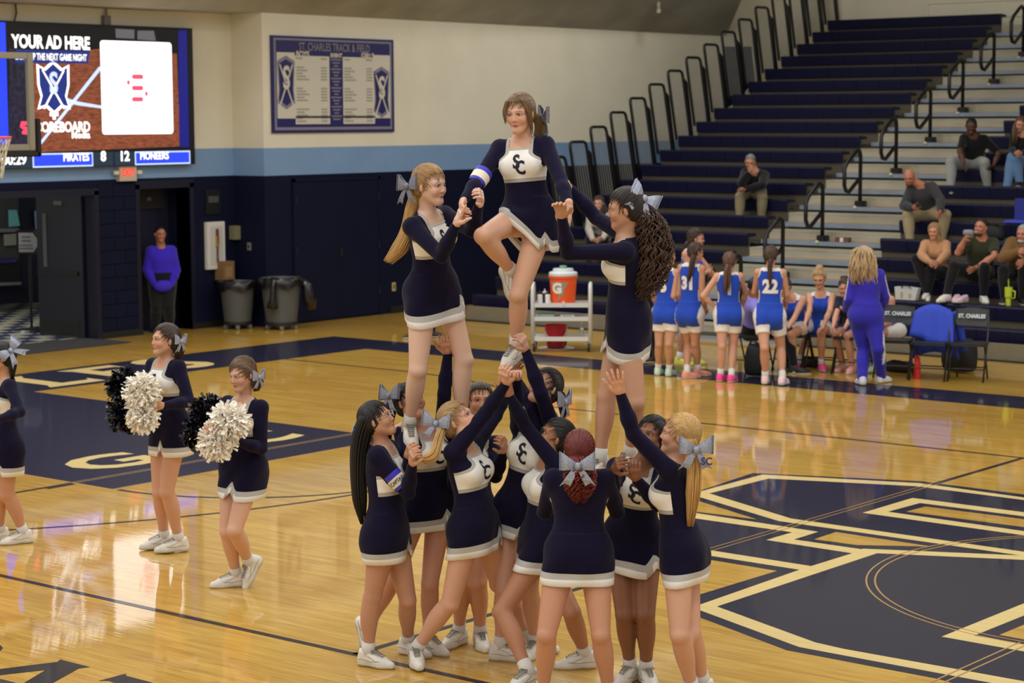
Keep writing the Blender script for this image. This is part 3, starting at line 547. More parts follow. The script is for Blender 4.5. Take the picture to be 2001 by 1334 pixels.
# ------------------------------------------------------------ bins, box, lobby sign
BINM = mat('bin_grey_plastic', (78, 80, 78), rough=.55, noise=.05); BAGM = mat('bin_liner_black', (20, 20, 22), rough=.22)
def bin_(label, c, r, h):
    t = thing('trash_can', label, 'trash can', (*c, 0), 'grey wheeled trash cans')
    mb = MB(); mb.lathe([(r * .78, .12), (r * .98, h * .86), (r * 1.06, h * .87), (r * 1.08, h), (r * 1.0, h), (r * .95, h * .9), (r * .74, .14)], (*c, 0), 28); mb.build('bin_body', BINM, t, smooth=False)
    mb = MB(); n = 40; prof = [(r * .96, h * .93), (r * 1.04, h * 1.01), (r * 1.13, h * 1.0), (r * 1.14, h * .9), (r * 1.12, h * .83)]
    vs = []; 
    for j, (rr, zz) in enumerate(prof):
        for k in range(n):
            a = 2 * math.pi * k / n; w_ = 1 + .03 * math.sin(9 * a + j) + .02 * math.sin(17 * a + 2 * j); vs.append((c[0] + rr * w_ * math.cos(a), c[1] + rr * w_ * math.sin(a), zz + (.03 * math.sin(5 * a + 1) if j > 2 else 0)))
    mb.add(vs, [(j * n + k, j * n + (k + 1) % n, (j + 1) * n + (k + 1) % n, (j + 1) * n + k) for j in range(4) for k in range(n)]); mb.build('bin_liner', BAGM, t, smooth=True)
    mb = MB(); mb.lathe([(r * .8, .075), (r * .84, .08), (r * .84, .12), (r * .6, .12)], (*c, 0), 24); mb.build('dolly', DARK, t)
    for k in range(5):
        a = 2 * math.pi * k / 5 + .5; p = (c[0] + r * .72 * math.cos(a), c[1] + r * .72 * math.sin(a), .038)
        mb = MB(); mb.tube([(p[0] - .014, p[1], p[2]), (p[0] + .014, p[1], p[2])], .036, 12); mb.build('caster', mat('caster_grey', (120, 120, 118)), t)
    return t
b1 = bin_('grey wheeled trash can with a black liner, nearer the display case', (-3.72, .86), .27, .74)
b2 = bin_('grey wheeled trash can with a black bag hanging off its rim, nearer the record-board wall', (-3.12, 1.22), .31, .8)
def bag_strip(c, pts, w):
    mb = MB(); mb.tube([(c[0] + x, c[1] + y, z) for x, y, z in pts], w, 8); return mb
mb = bag_strip((-3.12, 1.22), [(.16, -.30, .82), (.18, -.34, .7), (.17, -.34, .5), (.14, -.33, .36)], [.05, .045, .05, .09]); mb.build('bag_tail', BAGM, b2, smooth=True)
mb = bag_strip((-3.12, 1.22), [(.24, .2, .78), (.3, .27, .66), (.33, .3, .45), (.34, .33, .3)], [.05, .09, .12, .05]); mb.build('bag_tail', BAGM, b2, smooth=True)
cb = thing('cardboard_box', 'small brown cardboard carton standing on the wall ledge above the left trash can', 'box', (-4.05, .98, .72))
mb = MB(); mb.box(-4.185, -4.0, .83, 1.07, .74, 1.03); mb.build('carton', mat('cardboard', (132, 98, 60), rough=.9), cb); mb = MB(); mb.box(-3.999, -3.996, .88, 1.02, .78, .95); mb.build('carton_panel', mat('cardboard_pale', (156, 122, 82)), cb)
mb = MB(); mb.box(-4.2, -3.95, .8, 1.1, .71, .739); tag(mb.build('wall_shelf', TRIM), 'narrow navy wall shelf holding the cardboard carton', 'shelf')
sx, sy = (-6.101, -1.258, 0)[:2]
sg = thing('lobby_sign', 'black sign stand with a white arrow-shaped notice in the open doorway', 'sign', (sx, sy, 0))
mb = MB(); mb.lathe([(.0, 0), (.27, 0), (.25, .02), (.04, .04), (.03, .06), (.0, .06)], (sx, sy, 0), 24); mb.build('stand_base', BLACK, sg)
mb = MB(); mb.tube([(sx, sy, .03), (sx, sy, 1.2)], .022, 8); mb.build('stand_post', BLACK, sg)
rv, uv = Vector((.773, .634, 0)), Vector((0, 0, 1)); oc = Vector((sx, sy, 1.36)) - Vector((-.63, .77, 0)) * .03
def arrow(s): return [oc + rv * a * s + uv * b * s for a, b in ((-.17, -.16), (.08, -.16), (.19, .0), (.08, .17), (-.17, .17))]
mb = MB(); mb.prism(arrow(1.12), Vector((-.63, .77, 0)) * .03); mb.build('sign_frame', BLACK, sg)
oc = oc - Vector((-.63, .77, 0)) * .004; mb = MB(); mb.prism(arrow(.9), Vector((-.63, .77, 0)) * .004); pn = mb.build('sign_sheet', mat('sign_white', (190, 192, 196)), sg)
for k, (a, b, w_) in enumerate(((-.04, .09, .07), (-.04, .03, .07), (-.04, -.04, .1), (-.04, -.09, .11))):
    o_ = oc - Vector((-.63, .77, 0)) * .003; mb = MB(); mb.prism([o_ + rv * (a + e * w_) + uv * (b + f) for e, f in ((-1, -.008), (1, -.008), (1, .008), (-1, .008))], Vector((-.63, .77, 0)) * .002); mb.build('sign_print', mat('sign_ink', (90, 92, 98)), sg)

JT = {
 'F2': dict(H=1.63, pel=(12135, -11559, 2630), nek=(12106, -11583, 3104), hed=(12127, -11627, 3247), sL=(12239, -11530, 3066), eL=(12412, -11610, 2870), wL=(12561, -11721, 2724), hL=(12576, -11722, 2561), pL=(12209, -11530, 2636), kL=(12186, -11721, 2199), aL=(12074, -11609, 1879), tL=(51, -935, -352), sR=(11979, -11632, 3045), eR=(11993, -11841, 2870), wR=(12045, -12040, 2753), hR=(12102, -12165, 2665), pR=(12060, -11588, 2624), kR=(12114, -11952, 2548), aR=(12064, -11618, 2314), tR=(391, -3, -921), fr=(366, -930, -24), fh=(263, -955, -139)),
 'F1': dict(H=1.68, pel=(11626, -11841, 2207), nek=(11676, -11936, 2672), hed=(11714, -11954, 2833), sL=(11673, -11785, 2652), eL=(11936, -11847, 2571), wL=(12086, -11949, 2733), hL=(12191, -12021, 2842), pL=(11627, -11760, 2224), kL=(11775, -11733, 1787), aL=(11749, -11740, 1399), tL=(903, -304, -303), sR=(11670, -12068, 2594), eR=(11900, -12075, 2432), wR=(12050, -12110, 2621), hR=(12128, -12127, 2769), pR=(11626, -11922, 2191), kR=(11658, -12015, 1747), aR=(11512, -11935, 1394), tR=(703, -614, -358), fr=(994, 11, -104), fh=(996, 77, -52)),
 'F3': dict(H=1.68, pel=(12730, -11408, 2077), nek=(12785, -11485, 2545), hed=(12793, -11501, 2704), sL=(12860, -11594, 2467), eL=(12607, -11790, 2461), wL=(12654, -11907, 2670), hL=(12697, -11997, 2805), pL=(12775, -11475, 2061), kL=(12893, -11527, 1605), aL=(12754, -11389, 1274), tL=(-539, -707, -458), sR=(12706, -11370, 2538), eR=(12448, -11315, 2638), wR=(12311, -11413, 2825), hR=(12188, -11339, 2911), pR=(12684, -11342, 2094), kR=(12635, -11469, 1616), aR=(12615, -11503, 1232), tR=(-7, -969, -248), fr=(-825, -566, 5), fh=(-822, -563, -87)),
 'B1': dict(H=1.58, pel=(11613, -12244, 785), nek=(11592, -12261, 1325), hed=(11591, -12297, 1474), sL=(11531, -12139, 1279), eL=(11463, -11908, 1168), wL=(11327, -11844, 1341), hL=(11339, -11690, 1371), pL=(11577, -12175, 786), kL=(11678, -12148, 386), aL=(11530, -11990, 80), tL=(1000, -11, 0), sR=(11656, -12380, 1276), eR=(11815, -12287, 1068), wR=(11920, -12362, 1257), hR=(11977, -12436, 1384), pR=(11648, -12313, 784), kR=(11576, -12343, 429), aR=(11520, -12330, 80), tR=(987, 163, 0), fr=(887, 459, 49), fh=(838, 398, 375)),
 'B2': dict(H=1.62, pel=(11555, -11816, 898), nek=(11544, -11825, 1359), hed=(11502, -11914, 1530), sL=(11577, -11707, 1344), eL=(11675, -11802, 1579), wL=(11674, -11766, 1823), hL=(11730, -11860, 1942), pL=(11577, -11739, 900), kL=(11634, -11901, 434), aL=(11580, -11860, 80), tL=(983, -184, 0), sR=(11508, -11958, 1307), eR=(11662, -12105, 1138), wR=(11784, -12251, 1276), hR=(11898, -12327, 1363), pR=(11534, -11892, 896), kR=(11481, -12053, 472), aR=(11265, -12054, 149), tR=(335, 4, -942), fr=(963, -269, 18), fh=(917, -139, 375)),
 'B3': dict(H=1.66, pel=(12058, -11967, 848), nek=(12003, -12012, 1327), hed=(12003, -12051, 1477), sL=(11980, -11884, 1311), eL=(11944, -11647, 1455), wL=(11925, -11488, 1634), hL=(11838, -11421, 1759), pL=(12042, -11887, 854), kL=(12008, -11699, 451), aL=(12060, -11460, 90), tL=(987, 163, 0), sR=(12029, -12132, 1302), eR=(12151, -11987, 1524), wR=(12300, -11970, 1713), hR=(12337, -12079, 1833), pR=(12074, -12046, 843), kR=(11981, -12112, 406), aR=(11720, -12130, 90), tR=(736, -677, 0), fr=(974, 187, 130), fh=(817, 288, 500)),
 'B4': dict(H=1.62, pel=(11662, -11574, 826), nek=(11694, -11548, 1302), hed=(11753, -11563, 1513), sL=(11781, -11446, 1241), eL=(11918, -11619, 1082), wL=(12050, -11695, 1261), hL=(12126, -11786, 1372), pL=(11714, -11514, 820), kL=(11825, -11674, 421), aL=(11750, -11570, 80), tL=(759, -651, 0), sR=(11600, -11656, 1265), eR=(11702, -11751, 1031), wR=(11790, -11822, 1236), hR=(11867, -11892, 1360), pR=(11611, -11634, 833), kR=(11739, -11730, 418), aR=(11620, -11620, 80), tR=(77, -997, 0), fr=(758, -652, -15), fh=(748, -641, 174)),
 'B5': dict(H=1.64, pel=(12104, -11619, 886), nek=(12192, -11547, 1404), hed=(12247, -11555, 1642), sL=(12309, -11540, 1368), eL=(12296, -11651, 1620), wL=(12209, -11685, 1870), hL=(12239, -11763, 2011), pL=(12183, -11613, 872), kL=(12211, -11657, 441), aL=(12140, -11520, 80), tL=(332, -943, 0), sR=(12057, -11561, 1394), eR=(12190, -11754, 1540), wR=(12287, -11858, 1730), hR=(12359, -11972, 1824), pR=(12025, -11626, 900), kR=(12101, -11764, 445), aR=(12050, -11740, 80), tR=(911, 413, 0), fr=(98, -988, 122), fh=(-86, -879, 469)),
 'B6': dict(H=1.62, pel=(12321, -11702, 741), nek=(12374, -11659, 1234), hed=(12407, -11663, 1371), sL=(12475, -11722, 1213), eL=(12312, -11810, 1437), wL=(12290, -11932, 1637), hL=(12298, -12014, 1776), pL=(12390, -11742, 738), kL=(12288, -12013, 381), aL=(12540, -12080, 80), tL=(-11, -1000, 0), sR=(12270, -11600, 1226), eR=(12200, -11604, 1509), wR=(12029, -11532, 1653), hR=(11944, -11471, 1777), pR=(12253, -11662, 745), kR=(12581, -11725, 367), aR=(12560, -11570, 80), tR=(-715, -700, 0), fr=(-500, -857, 127), fh=(-618, -672, 407)),
 'B7': dict(H=1.63, pel=(12986, -12187, 844), nek=(12988, -12185, 1310), hed=(12982, -12177, 1416), sL=(12877, -12270, 1262), eL=(12737, -12176, 1046), wL=(12665, -12000, 1186), hL=(12600, -11852, 1212), pL=(12922, -12236, 844), kL=(12946, -12424, 432), aL=(12870, -12360, 80), tL=(-813, 582, 0), sR=(13099, -12100, 1260), eR=(13059, -11933, 1047), wR=(12919, -11811, 1193), hR=(12795, -11713, 1237), pR=(13049, -12139, 843), kR=(13177, -12241, 432), aR=(13150, -12130, 80), tR=(-413, 911, 0), fr=(-607, 794, 0), fh=(-629, 765, 139)),
 'B8': dict(H=1.62, pel=(12931, -11607, 834), nek=(13025, -11664, 1281), hed=(13096, -11665, 1443), sL=(13141, -11601, 1215), eL=(13253, -11819, 1096), wL=(13226, -11986, 1260), hL=(13285, -12081, 1378), pL=(13003, -11575, 823), kL=(13102, -11718, 433), aL=(13030, -11610, 80), tL=(759, -651, 0), sR=(12890, -11715, 1253), eR=(13022, -11931, 1152), wR=(13135, -12064, 1309), hR=(13241, -12142, 1404), pR=(12860, -11640, 845), kR=(12983, -11760, 423), aR=(12930, -11630, 80), tR=(163, -987, 0), fr=(380, -904, -195), fh=(125, -962, 242)),
 'B9': dict(H=1.66, pel=(13394, -11799, 844), nek=(13358, -11829, 1346), hed=(13394, -11818, 1496), sL=(13412, -11943, 1321), eL=(13280, -12083, 1523), wL=(13241, -12153, 1750), hL=(13266, -12242, 1888), pL=(13428, -11873, 842), kL=(13522, -11990, 436), aL=(13490, -11820, 90), tL=(-871, -491, 0), sR=(13303, -11696, 1300), eR=(13092, -11658, 1121), wR=(12890, -11537, 1170), hR=(12763, -11432, 1193), pR=(13361, -11725, 846), kR=(13501, -11852, 417), aR=(13460, -11670, 90), tR=(-871, -491, 0), fr=(-908, -409, -90), fh=(-858, -483, 174)),
 'G1': dict(H=1.6, pel=(6986, -11528, 767), nek=(7004, -11512, 1291), hed=(7007, -11546, 1451), sL=(7131, -11562, 1240), eL=(7329, -11630, 1072), wL=(7363, -11858, 1044), hL=(7411, -12005, 1084), pL=(7059, -11555, 765), kL=(7008, -11530, 404), aL=(7000, -11380, 80), tL=(-432, -902, 0), sR=(6874, -11465, 1247), eR=(6794, -11623, 1044), wR=(6992, -11703, 953), hR=(7062, -11844, 977), pR=(6912, -11500, 769), kR=(6939, -11568, 402), aR=(6790, -11440, 80), tR=(-432, -902, 0), fr=(-351, -936, 40), fh=(-582, -813, 0)),
 'G2': dict(H=1.66, pel=(8224, -10966, 971), nek=(8213, -10976, 1467), hed=(8241, -11001, 1615), sL=(8357, -10976, 1420), eL=(8490, -10996, 1176), wL=(8468, -11236, 1171), hL=(8493, -11395, 1209), pL=(8306, -10967, 973), kL=(8242, -11016, 488), aL=(8190, -10860, 90), tL=(-509, -861, 0), sR=(8071, -10973, 1414), eR=(8072, -11114, 1173), wR=(8229, -11296, 1161), hR=(8299, -11439, 1209), pR=(8143, -10966, 969), kR=(8123, -10987, 471), aR=(8010, -10850, 90), tR=(-509, -861, 0), fr=(-10, -1000, -20), fh=(-268, -961, 70)),
 'G3': dict(H=1.62, pel=(9445, -11372, 853), nek=(9462, -11358, 1322), hed=(9483, -11397, 1494), sL=(9598, -11336, 1268), eL=(9630, -11367, 992), wL=(9621, -11589, 1069), hL=(9661, -11735, 1125), pL=(9523, -11359, 850), kL=(9571, -11577, 451), aL=(9470, -11351, 179), tL=(-190, -482, -855), sR=(9323, -11382, 1280), eR=(9423, -11577, 1118), wR=(9571, -11758, 1133), hR=(9632, -11898, 1190), pR=(9366, -11385, 857), kR=(9437, -11519, 418), aR=(9370, -11380, 80), tR=(-582, -813, 0), fr=(164, -986, 24), fh=(24, -978, -208)),
 'P5': dict(H=1.6, pel=(5050, -54, 786), nek=(5043, -59, 1363), hed=(5071, -44, 1516), sL=(4911, -93, 1313), eL=(4899, -129, 1040), wL=(4862, 13, 861), hL=(4833, 143, 772), pL=(4974, -73, 785), kL=(4974, -99, 412), aL=(4870, 30, 80), tL=(-332, 943, 0), sR=(5177, -24, 1316), eR=(5165, -64, 1024), wR=(5120, 91, 856), hR=(5063, 218, 779), pR=(5126, -34, 787), kR=(5120, -97, 422), aR=(5040, 30, 80), tR=(-163, 987, 0), fr=(-249, 969, 6), fh=(384, 923, 0)),
 'P31': dict(H=1.64, pel=(5340, 40, 795), nek=(5353, 51, 1420), hed=(5401, 79, 1573), sL=(5213, 27, 1374), eL=(5196, -20, 1041), wL=(5172, 128, 856), hL=(5142, 262, 767), pL=(5261, 27, 797), kL=(5241, 143, 396), aL=(5350, -30, 80), tL=(509, 861, 0), sR=(5491, 73, 1368), eR=(5514, 53, 1033), wR=(5482, 192, 843), hR=(5416, 303, 741), pR=(5420, 53, 794), kR=(5380, 99, 422), aR=(5340, 230, 80), tR=(509, 861, 0), fr=(-164, 986, -13), fh=(477, 875, -87)),
 'PT': dict(H=1.76, pel=(4534, 1181, 905), nek=(4558, 1200, 1509), hed=(4628, 1226, 1658), sL=(4531, 1348, 1453), eL=(4750, 1467, 1153), wL=(4718, 1251, 1285), hL=(4737, 1080, 1322), pL=(4520, 1266, 903), kL=(4598, 1149, 494), aL=(4550, 1240, 90), tL=(987, 163, 0), sR=(4580, 1049, 1460), eR=(4652, 1066, 1120), wR=(4839, 1190, 1240), hR=(4997, 1120, 1278), pR=(4548, 1096, 907), kR=(4574, 1008, 504), aR=(4490, 1050, 90), tR=(987, 163, 0), fr=(986, 162, -44), fh=(850, 519, -87)),
 'P1': dict(H=1.6, pel=(5920, 35, 829), nek=(5917, 32, 1344), hed=(5922, 47, 1481), sL=(5808, -51, 1295), eL=(5676, -165, 1057), wL=(5747, 0, 910), hL=(5719, 156, 884), pL=(5858, -13, 828), kL=(5891, -65, 444), aL=(5840, -20, 80), tL=(-163, 987, 0), sR=(6027, 116, 1297), eR=(6007, 275, 1081), wR=(5912, 344, 881), hR=(5816, 446, 804), pR=(5982, 82, 829), kR=(5942, 97, 433), aR=(6000, -20, 80), tR=(-163, 987, 0), fr=(-607, 794, 0), fh=(-331, 941, -70)),
 'P22': dict(H=1.68, pel=(6473, 91, 831), nek=(6478, 96, 1414), hed=(6478, 105, 1568), sL=(6354, 20, 1365), eL=(6246, 99, 1117), wL=(6138, 313, 1160), hL=(6071, 463, 1198), pL=(6402, 48, 832), kL=(6500, -61, 460), aL=(6430, 70, 90), tL=(-413, 911, 0), sR=(6601, 171, 1362), eR=(6612, 257, 1094), wR=(6509, 381, 911), hR=(6411, 493, 834), pR=(6543, 134, 830), kR=(6529, 262, 433), aR=(6650, 110, 90), tR=(-163, 987, 0), fr=(-521, 854, -2), fh=(-298, 952, -70)),
 'CO': dict(H=1.7, pel=(7321, 920, 828), nek=(7325, 923, 1376), hed=(7282, 896, 1544), sL=(7197, 851, 1326), eL=(7160, 801, 1040), wL=(7026, 938, 885), hL=(6886, 1031, 858), pL=(7249, 879, 828), kL=(7283, 951, 397), aL=(7390, 730, 90), tL=(-759, 651, 0), sR=(7452, 995, 1324), eR=(7483, 1101, 1061), wR=(7369, 1210, 871), hR=(7274, 1307, 770), pR=(7394, 961, 827), kR=(7530, 861, 434), aR=(7480, 1040, 90), tR=(184, 983, 0), fr=(-491, 871, -2), fh=(-934, 351, -70)),
 'S2': dict(H=1.68, pel=(6213, 1765, 541), nek=(6259, 1640, 1000), hed=(6267, 1585, 1187), sL=(6386, 1713, 955), eL=(6481, 1497, 800), wL=(6446, 1386, 586), hL=(6498, 1239, 524), pL=(6288, 1799, 543), kL=(6382, 1457, 525), aL=(6270, 1660, 90), tL=(635, -773, 0), sR=(6123, 1594, 949), eR=(6246, 1391, 795), wR=(6293, 1207, 644), hR=(6356, 1067, 575), pR=(6138, 1731, 540), kR=(5876, 1947, 466), aR=(5950, 1630, 90), tR=(163, -987, 0), fr=(402, -873, -277), fh=(312, -886, -342)),
 'S3': dict(H=1.64, pel=(6608, 1924, 520), nek=(6626, 1714, 935), hed=(6607, 1653, 1088), sL=(6765, 1735, 884), eL=(6796, 1502, 740), wL=(6800, 1309, 601), hL=(6834, 1153, 565), pL=(6688, 1923, 516), kL=(6714, 1537, 487), aL=(6710, 1670, 80), tL=(163, -987, 0), sR=(6483, 1738, 898), eR=(6559, 1517, 751), wR=(6619, 1344, 600), hR=(6688, 1203, 552), pR=(6528, 1925, 524), kR=(6515, 1572, 497), aR=(6500, 1780, 80), tR=(-11, -1000, 0), fr=(-32, -893, -449), fh=(-338, -900, -276)),
 'S4': dict(H=1.66, pel=(6807, 2494, 478), nek=(6739, 2390, 933), hed=(6703, 2315, 1088), sL=(6879, 2351, 894), eL=(6891, 2326, 616), wL=(6851, 2094, 566), hL=(6870, 1929, 568), pL=(6883, 2465, 483), kL=(6799, 2057, 474), aL=(6900, 1940, 90), tL=(-184, -983, 0), sR=(6613, 2451, 876), eR=(6657, 2265, 673), wR=(6705, 2051, 574), hR=(6757, 1895, 551), pR=(6731, 2522, 473), kR=(6690, 2120, 489), aR=(6680, 2180, 90), tR=(-184, -983, 0), fr=(-325, -910, -257), fh=(-344, -916, -208)),
 'S1': dict(H=1.66, pel=(5978, 1589, 555), nek=(6004, 1341, 956), hed=(5957, 1243, 1090), sL=(6139, 1403, 926), eL=(6107, 1252, 694), wL=(6151, 1036, 597), hL=(6191, 875, 580), pL=(6056, 1609, 562), kL=(6087, 1214, 488), aL=(6070, 1310, 90), tL=(491, -871, 0), sR=(5863, 1332, 900), eR=(5938, 1133, 720), wR=(6060, 965, 597), hR=(6135, 821, 562), pR=(5900, 1569, 547), kR=(5964, 1193, 508), aR=(5900, 1320, 90), tR=(332, -943, 0), fr=(258, -815, -519), fh=(153, -927, -342)),
 'SL': dict(H=1.74, pel=(5505, 1214, 543), nek=(5656, 998, 962), hed=(5693, 1009, 1093), sL=(5551, 1111, 997), eL=(5699, 1174, 722), wL=(5753, 1407, 642), hL=(5741, 1574, 595), pL=(5455, 1266, 588), kL=(5789, 1524, 522), aL=(5860, 1520, 90), tL=(871, 491, 0), sR=(5729, 930, 839), eR=(5942, 767, 722), wR=(6188, 735, 675), hR=(6327, 631, 666), pR=(5556, 1162, 498), kR=(6005, 1273, 517), aR=(6150, 1190, 90), tR=(871, 491, 0), fr=(744, 663, 75), fh=(641, 748, -174)),
 'BK': dict(H=1.66, pel=(3928, 1224, 707), nek=(3974, 1262, 1321), hed=(4046, 1301, 1458), sL=(4104, 1209, 1265), eL=(4095, 1094, 1011), wL=(4078, 863, 944), hL=(4111, 703, 970), pL=(4004, 1195, 703), kL=(4178, 933, 418), aL=(4090, 1090, 90), tL=(-352, -936, 0), sR=(3837, 1309, 1279), eR=(3828, 1211, 1018), wR=(3903, 1037, 869), hR=(3964, 884, 883), pR=(3852, 1253, 711), kR=(4015, 1045, 412), aR=(3870, 1230, 90), tR=(-352, -936, 0), fr=(-347, -934, 84), fh=(-871, -491, 0)),
 'P0': dict(H=1.7, pel=(-305, 1505, 886), nek=(-301, 1508, 1489), hed=(-276, 1483, 1679), sL=(-325, 1652, 1437), eL=(-276, 1669, 1142), wL=(-247, 1667, 878), hL=(-133, 1559, 815), pL=(-319, 1587, 886), kL=(-356, 1670, 486), aL=(-390, 1660, 90), tL=(943, 332, 0), sR=(-277, 1364, 1439), eR=(-235, 1295, 1165), wR=(-190, 1308, 904), hR=(-65, 1212, 841), pR=(-292, 1423, 886), kR=(-378, 1490, 482), aR=(-490, 1400, 90), tR=(-509, -861, 0), fr=(987, 163, -8), fh=(987, 163, 0)),
 'M0': dict(H=1.76, pel=(-4308, -148, 753), nek=(-4311, -150, 1287), hed=(-4283, -188, 1501), sL=(-4234, -20, 1235), eL=(-4173, 17, 938), wL=(-4137, -124, 728), hL=(-4057, -277, 695), pL=(-4264, -74, 753), kL=(-4064, -239, 394), aL=(-4230, -83, 58), tL=(936, -352, 0), sR=(-4388, -280, 1234), eR=(-4408, -362, 950), wR=(-4282, -315, 733), hR=(-4117, -366, 698), pR=(-4352, -222, 752), kR=(-4190, -373, 397), aR=(-4406, -228, 59), tR=(635, -773, 0), fr=(861, -509, 2), fh=(921, -383, -70)),
 'M1': dict(H=1.76, pel=(1311, 7756, 1997), nek=(1531, 7470, 2344), hed=(1492, 7374, 2511), sL=(1638, 7573, 2285), eL=(1749, 7345, 2134), wL=(1516, 7191, 2060), hL=(1540, 7017, 2049), pL=(1385, 7798, 1985), kL=(1678, 7460, 1947), aL=(1634, 7504, 1610), tL=(759, -651, 0), sR=(1377, 7426, 2329), eR=(1447, 7189, 2166), wR=(1618, 7150, 2352), hR=(1720, 7036, 2438), pR=(1236, 7714, 2010), kR=(1344, 7305, 1945), aR=(1356, 7276, 1612), tR=(491, -871, 0), fr=(253, -661, -707), fh=(388, -856, -342)),
 'W1': dict(H=1.64, pel=(-551, 6017, 1275), nek=(-427, 5825, 1681), hed=(-398, 5786, 1850), sL=(-313, 5903, 1627), eL=(-187, 5754, 1432), wL=(-149, 5565, 1293), hL=(-130, 5402, 1285), pL=(-478, 6050, 1268), kL=(-229, 5727, 1266), aL=(-246, 5750, 897), tL=(635, -773, 0), sR=(-569, 5787, 1650), eR=(-497, 5640, 1428), wR=(-344, 5548, 1271), hR=(-202, 5470, 1246), pR=(-624, 5984, 1281), kR=(-459, 5618, 1280), aR=(-452, 5580, 915), tR=(491, -871, 0), fr=(325, -813, -483), fh=(409, -902, -139)),
 'M2': dict(H=1.78, pel=(4649, 8918, 2495), nek=(4807, 8691, 2919), hed=(4790, 8614, 3079), sL=(4921, 8795, 2868), eL=(5133, 8894, 2645), wL=(5109, 8740, 2439), hL=(5125, 8568, 2395), pL=(4723, 8964, 2492), kL=(5019, 8636, 2504), aL=(5038, 8720, 2118), tL=(759, -651, 0), sR=(4660, 8635, 2880), eR=(4705, 8416, 2681), wR=(4838, 8301, 2493), hR=(4926, 8165, 2417), pR=(4574, 8873, 2499), kR=(4538, 8440, 2503), aR=(4590, 8353, 2121), tR=(491, -871, 0), fr=(417, -726, -546), fh=(401, -884, -242)),
 'W2': dict(H=1.66, pel=(5465, 8931, 2519), nek=(5593, 8749, 2935), hed=(5583, 8690, 3101), sL=(5716, 8767, 2848), eL=(5815, 8541, 2718), wL=(5792, 8309, 2659), hL=(5804, 8144, 2661), pL=(5542, 8930, 2495), kL=(5597, 8528, 2559), aL=(5647, 8563, 2228), tL=(332, -943, 0), sR=(5443, 8769, 2934), eR=(5496, 8605, 2715), wR=(5638, 8419, 2656), hR=(5759, 8307, 2674), pR=(5387, 8931, 2543), kR=(5530, 8541, 2590), aR=(5502, 8443, 2150), tR=(332, -943, 0), fr=(-124, -923, -365), fh=(-182, -973, -139)),
 'M3': dict(H=1.78, pel=(4771, 7187, 1752), nek=(4821, 6948, 2196), hed=(4705, 6792, 2321), sL=(4950, 7043, 2171), eL=(5158, 6932, 1987), wL=(5254, 6754, 1827), hL=(5301, 6604, 1743), pL=(4848, 7226, 1765), kL=(5220, 6984, 1756), aL=(5158, 6987, 1385), tL=(759, -651, 0), sR=(4681, 6904, 2127), eR=(4656, 6721, 1891), wR=(4880, 6594, 1870), hR=(5020, 6491, 1907), pR=(4695, 7147, 1740), kR=(4733, 6712, 1754), aR=(4789, 6684, 1356), tR=(491, -871, 0), fr=(468, -755, -459), fh=(231, -898, -375)),
 'W3': dict(H=1.64, pel=(5889, 5448, 1015), nek=(5931, 5321, 1461), hed=(5934, 5264, 1610), sL=(6059, 5381, 1415), eL=(6191, 5166, 1305), wL=(6177, 4952, 1201), hL=(6199, 4791, 1183), pL=(5965, 5475, 1015), kL=(5987, 5077, 1071), aL=(5982, 5007, 727), tL=(491, -871, 0), sR=(5793, 5288, 1414), eR=(5852, 5052, 1284), wR=(6036, 4919, 1212), hR=(6167, 4822, 1194), pR=(5813, 5421, 1014), kR=(5779, 5039, 1224), aR=(5982, 5007, 756), tR=(163, -987, 0), fr=(320, -903, -287), fh=(196, -971, -139)),
 'M4': dict(H=1.8, pel=(6556, 5421, 1046), nek=(6667, 5301, 1530), hed=(6668, 5246, 1690), sL=(6792, 5385, 1465), eL=(6925, 5166, 1304), wL=(6710, 5046, 1146), hL=(6690, 4873, 1099), pL=(6634, 5461, 1038), kL=(6821, 5071, 1149), aL=(6799, 5103, 748), tL=(635, -773, 0), sR=(6519, 5243, 1493), eR=(6453, 4992, 1338), wR=(6590, 4959, 1558), hR=(6707, 4847, 1638), pR=(6478, 5380, 1054), kR=(6415, 4952, 1154), aR=(6403, 4778, 764), tR=(-184, -983, 0), fr=(413, -858, -306), fh=(-10, -996, 87)),
 'M5': dict(H=1.76, pel=(7197, 5439, 1058), nek=(7304, 5256, 1511), hed=(7316, 5208, 1626), sL=(7438, 5312, 1444), eL=(7567, 5106, 1276), wL=(7497, 4862, 1259), hL=(7520, 4687, 1256), pL=(7280, 5460, 1047), kL=(7413, 5046, 1120), aL=(7390, 5080, 751), tL=(635, -773, 0), sR=(7147, 5238, 1483), eR=(7122, 5013, 1292), wR=(7358, 4989, 1386), hR=(7476, 4865, 1425), pR=(7114, 5417, 1069), kR=(7133, 4998, 1124), aR=(7195, 4919, 767), tR=(332, -943, 0), fr=(177, -897, -404), fh=(76, -987, -139)),
}

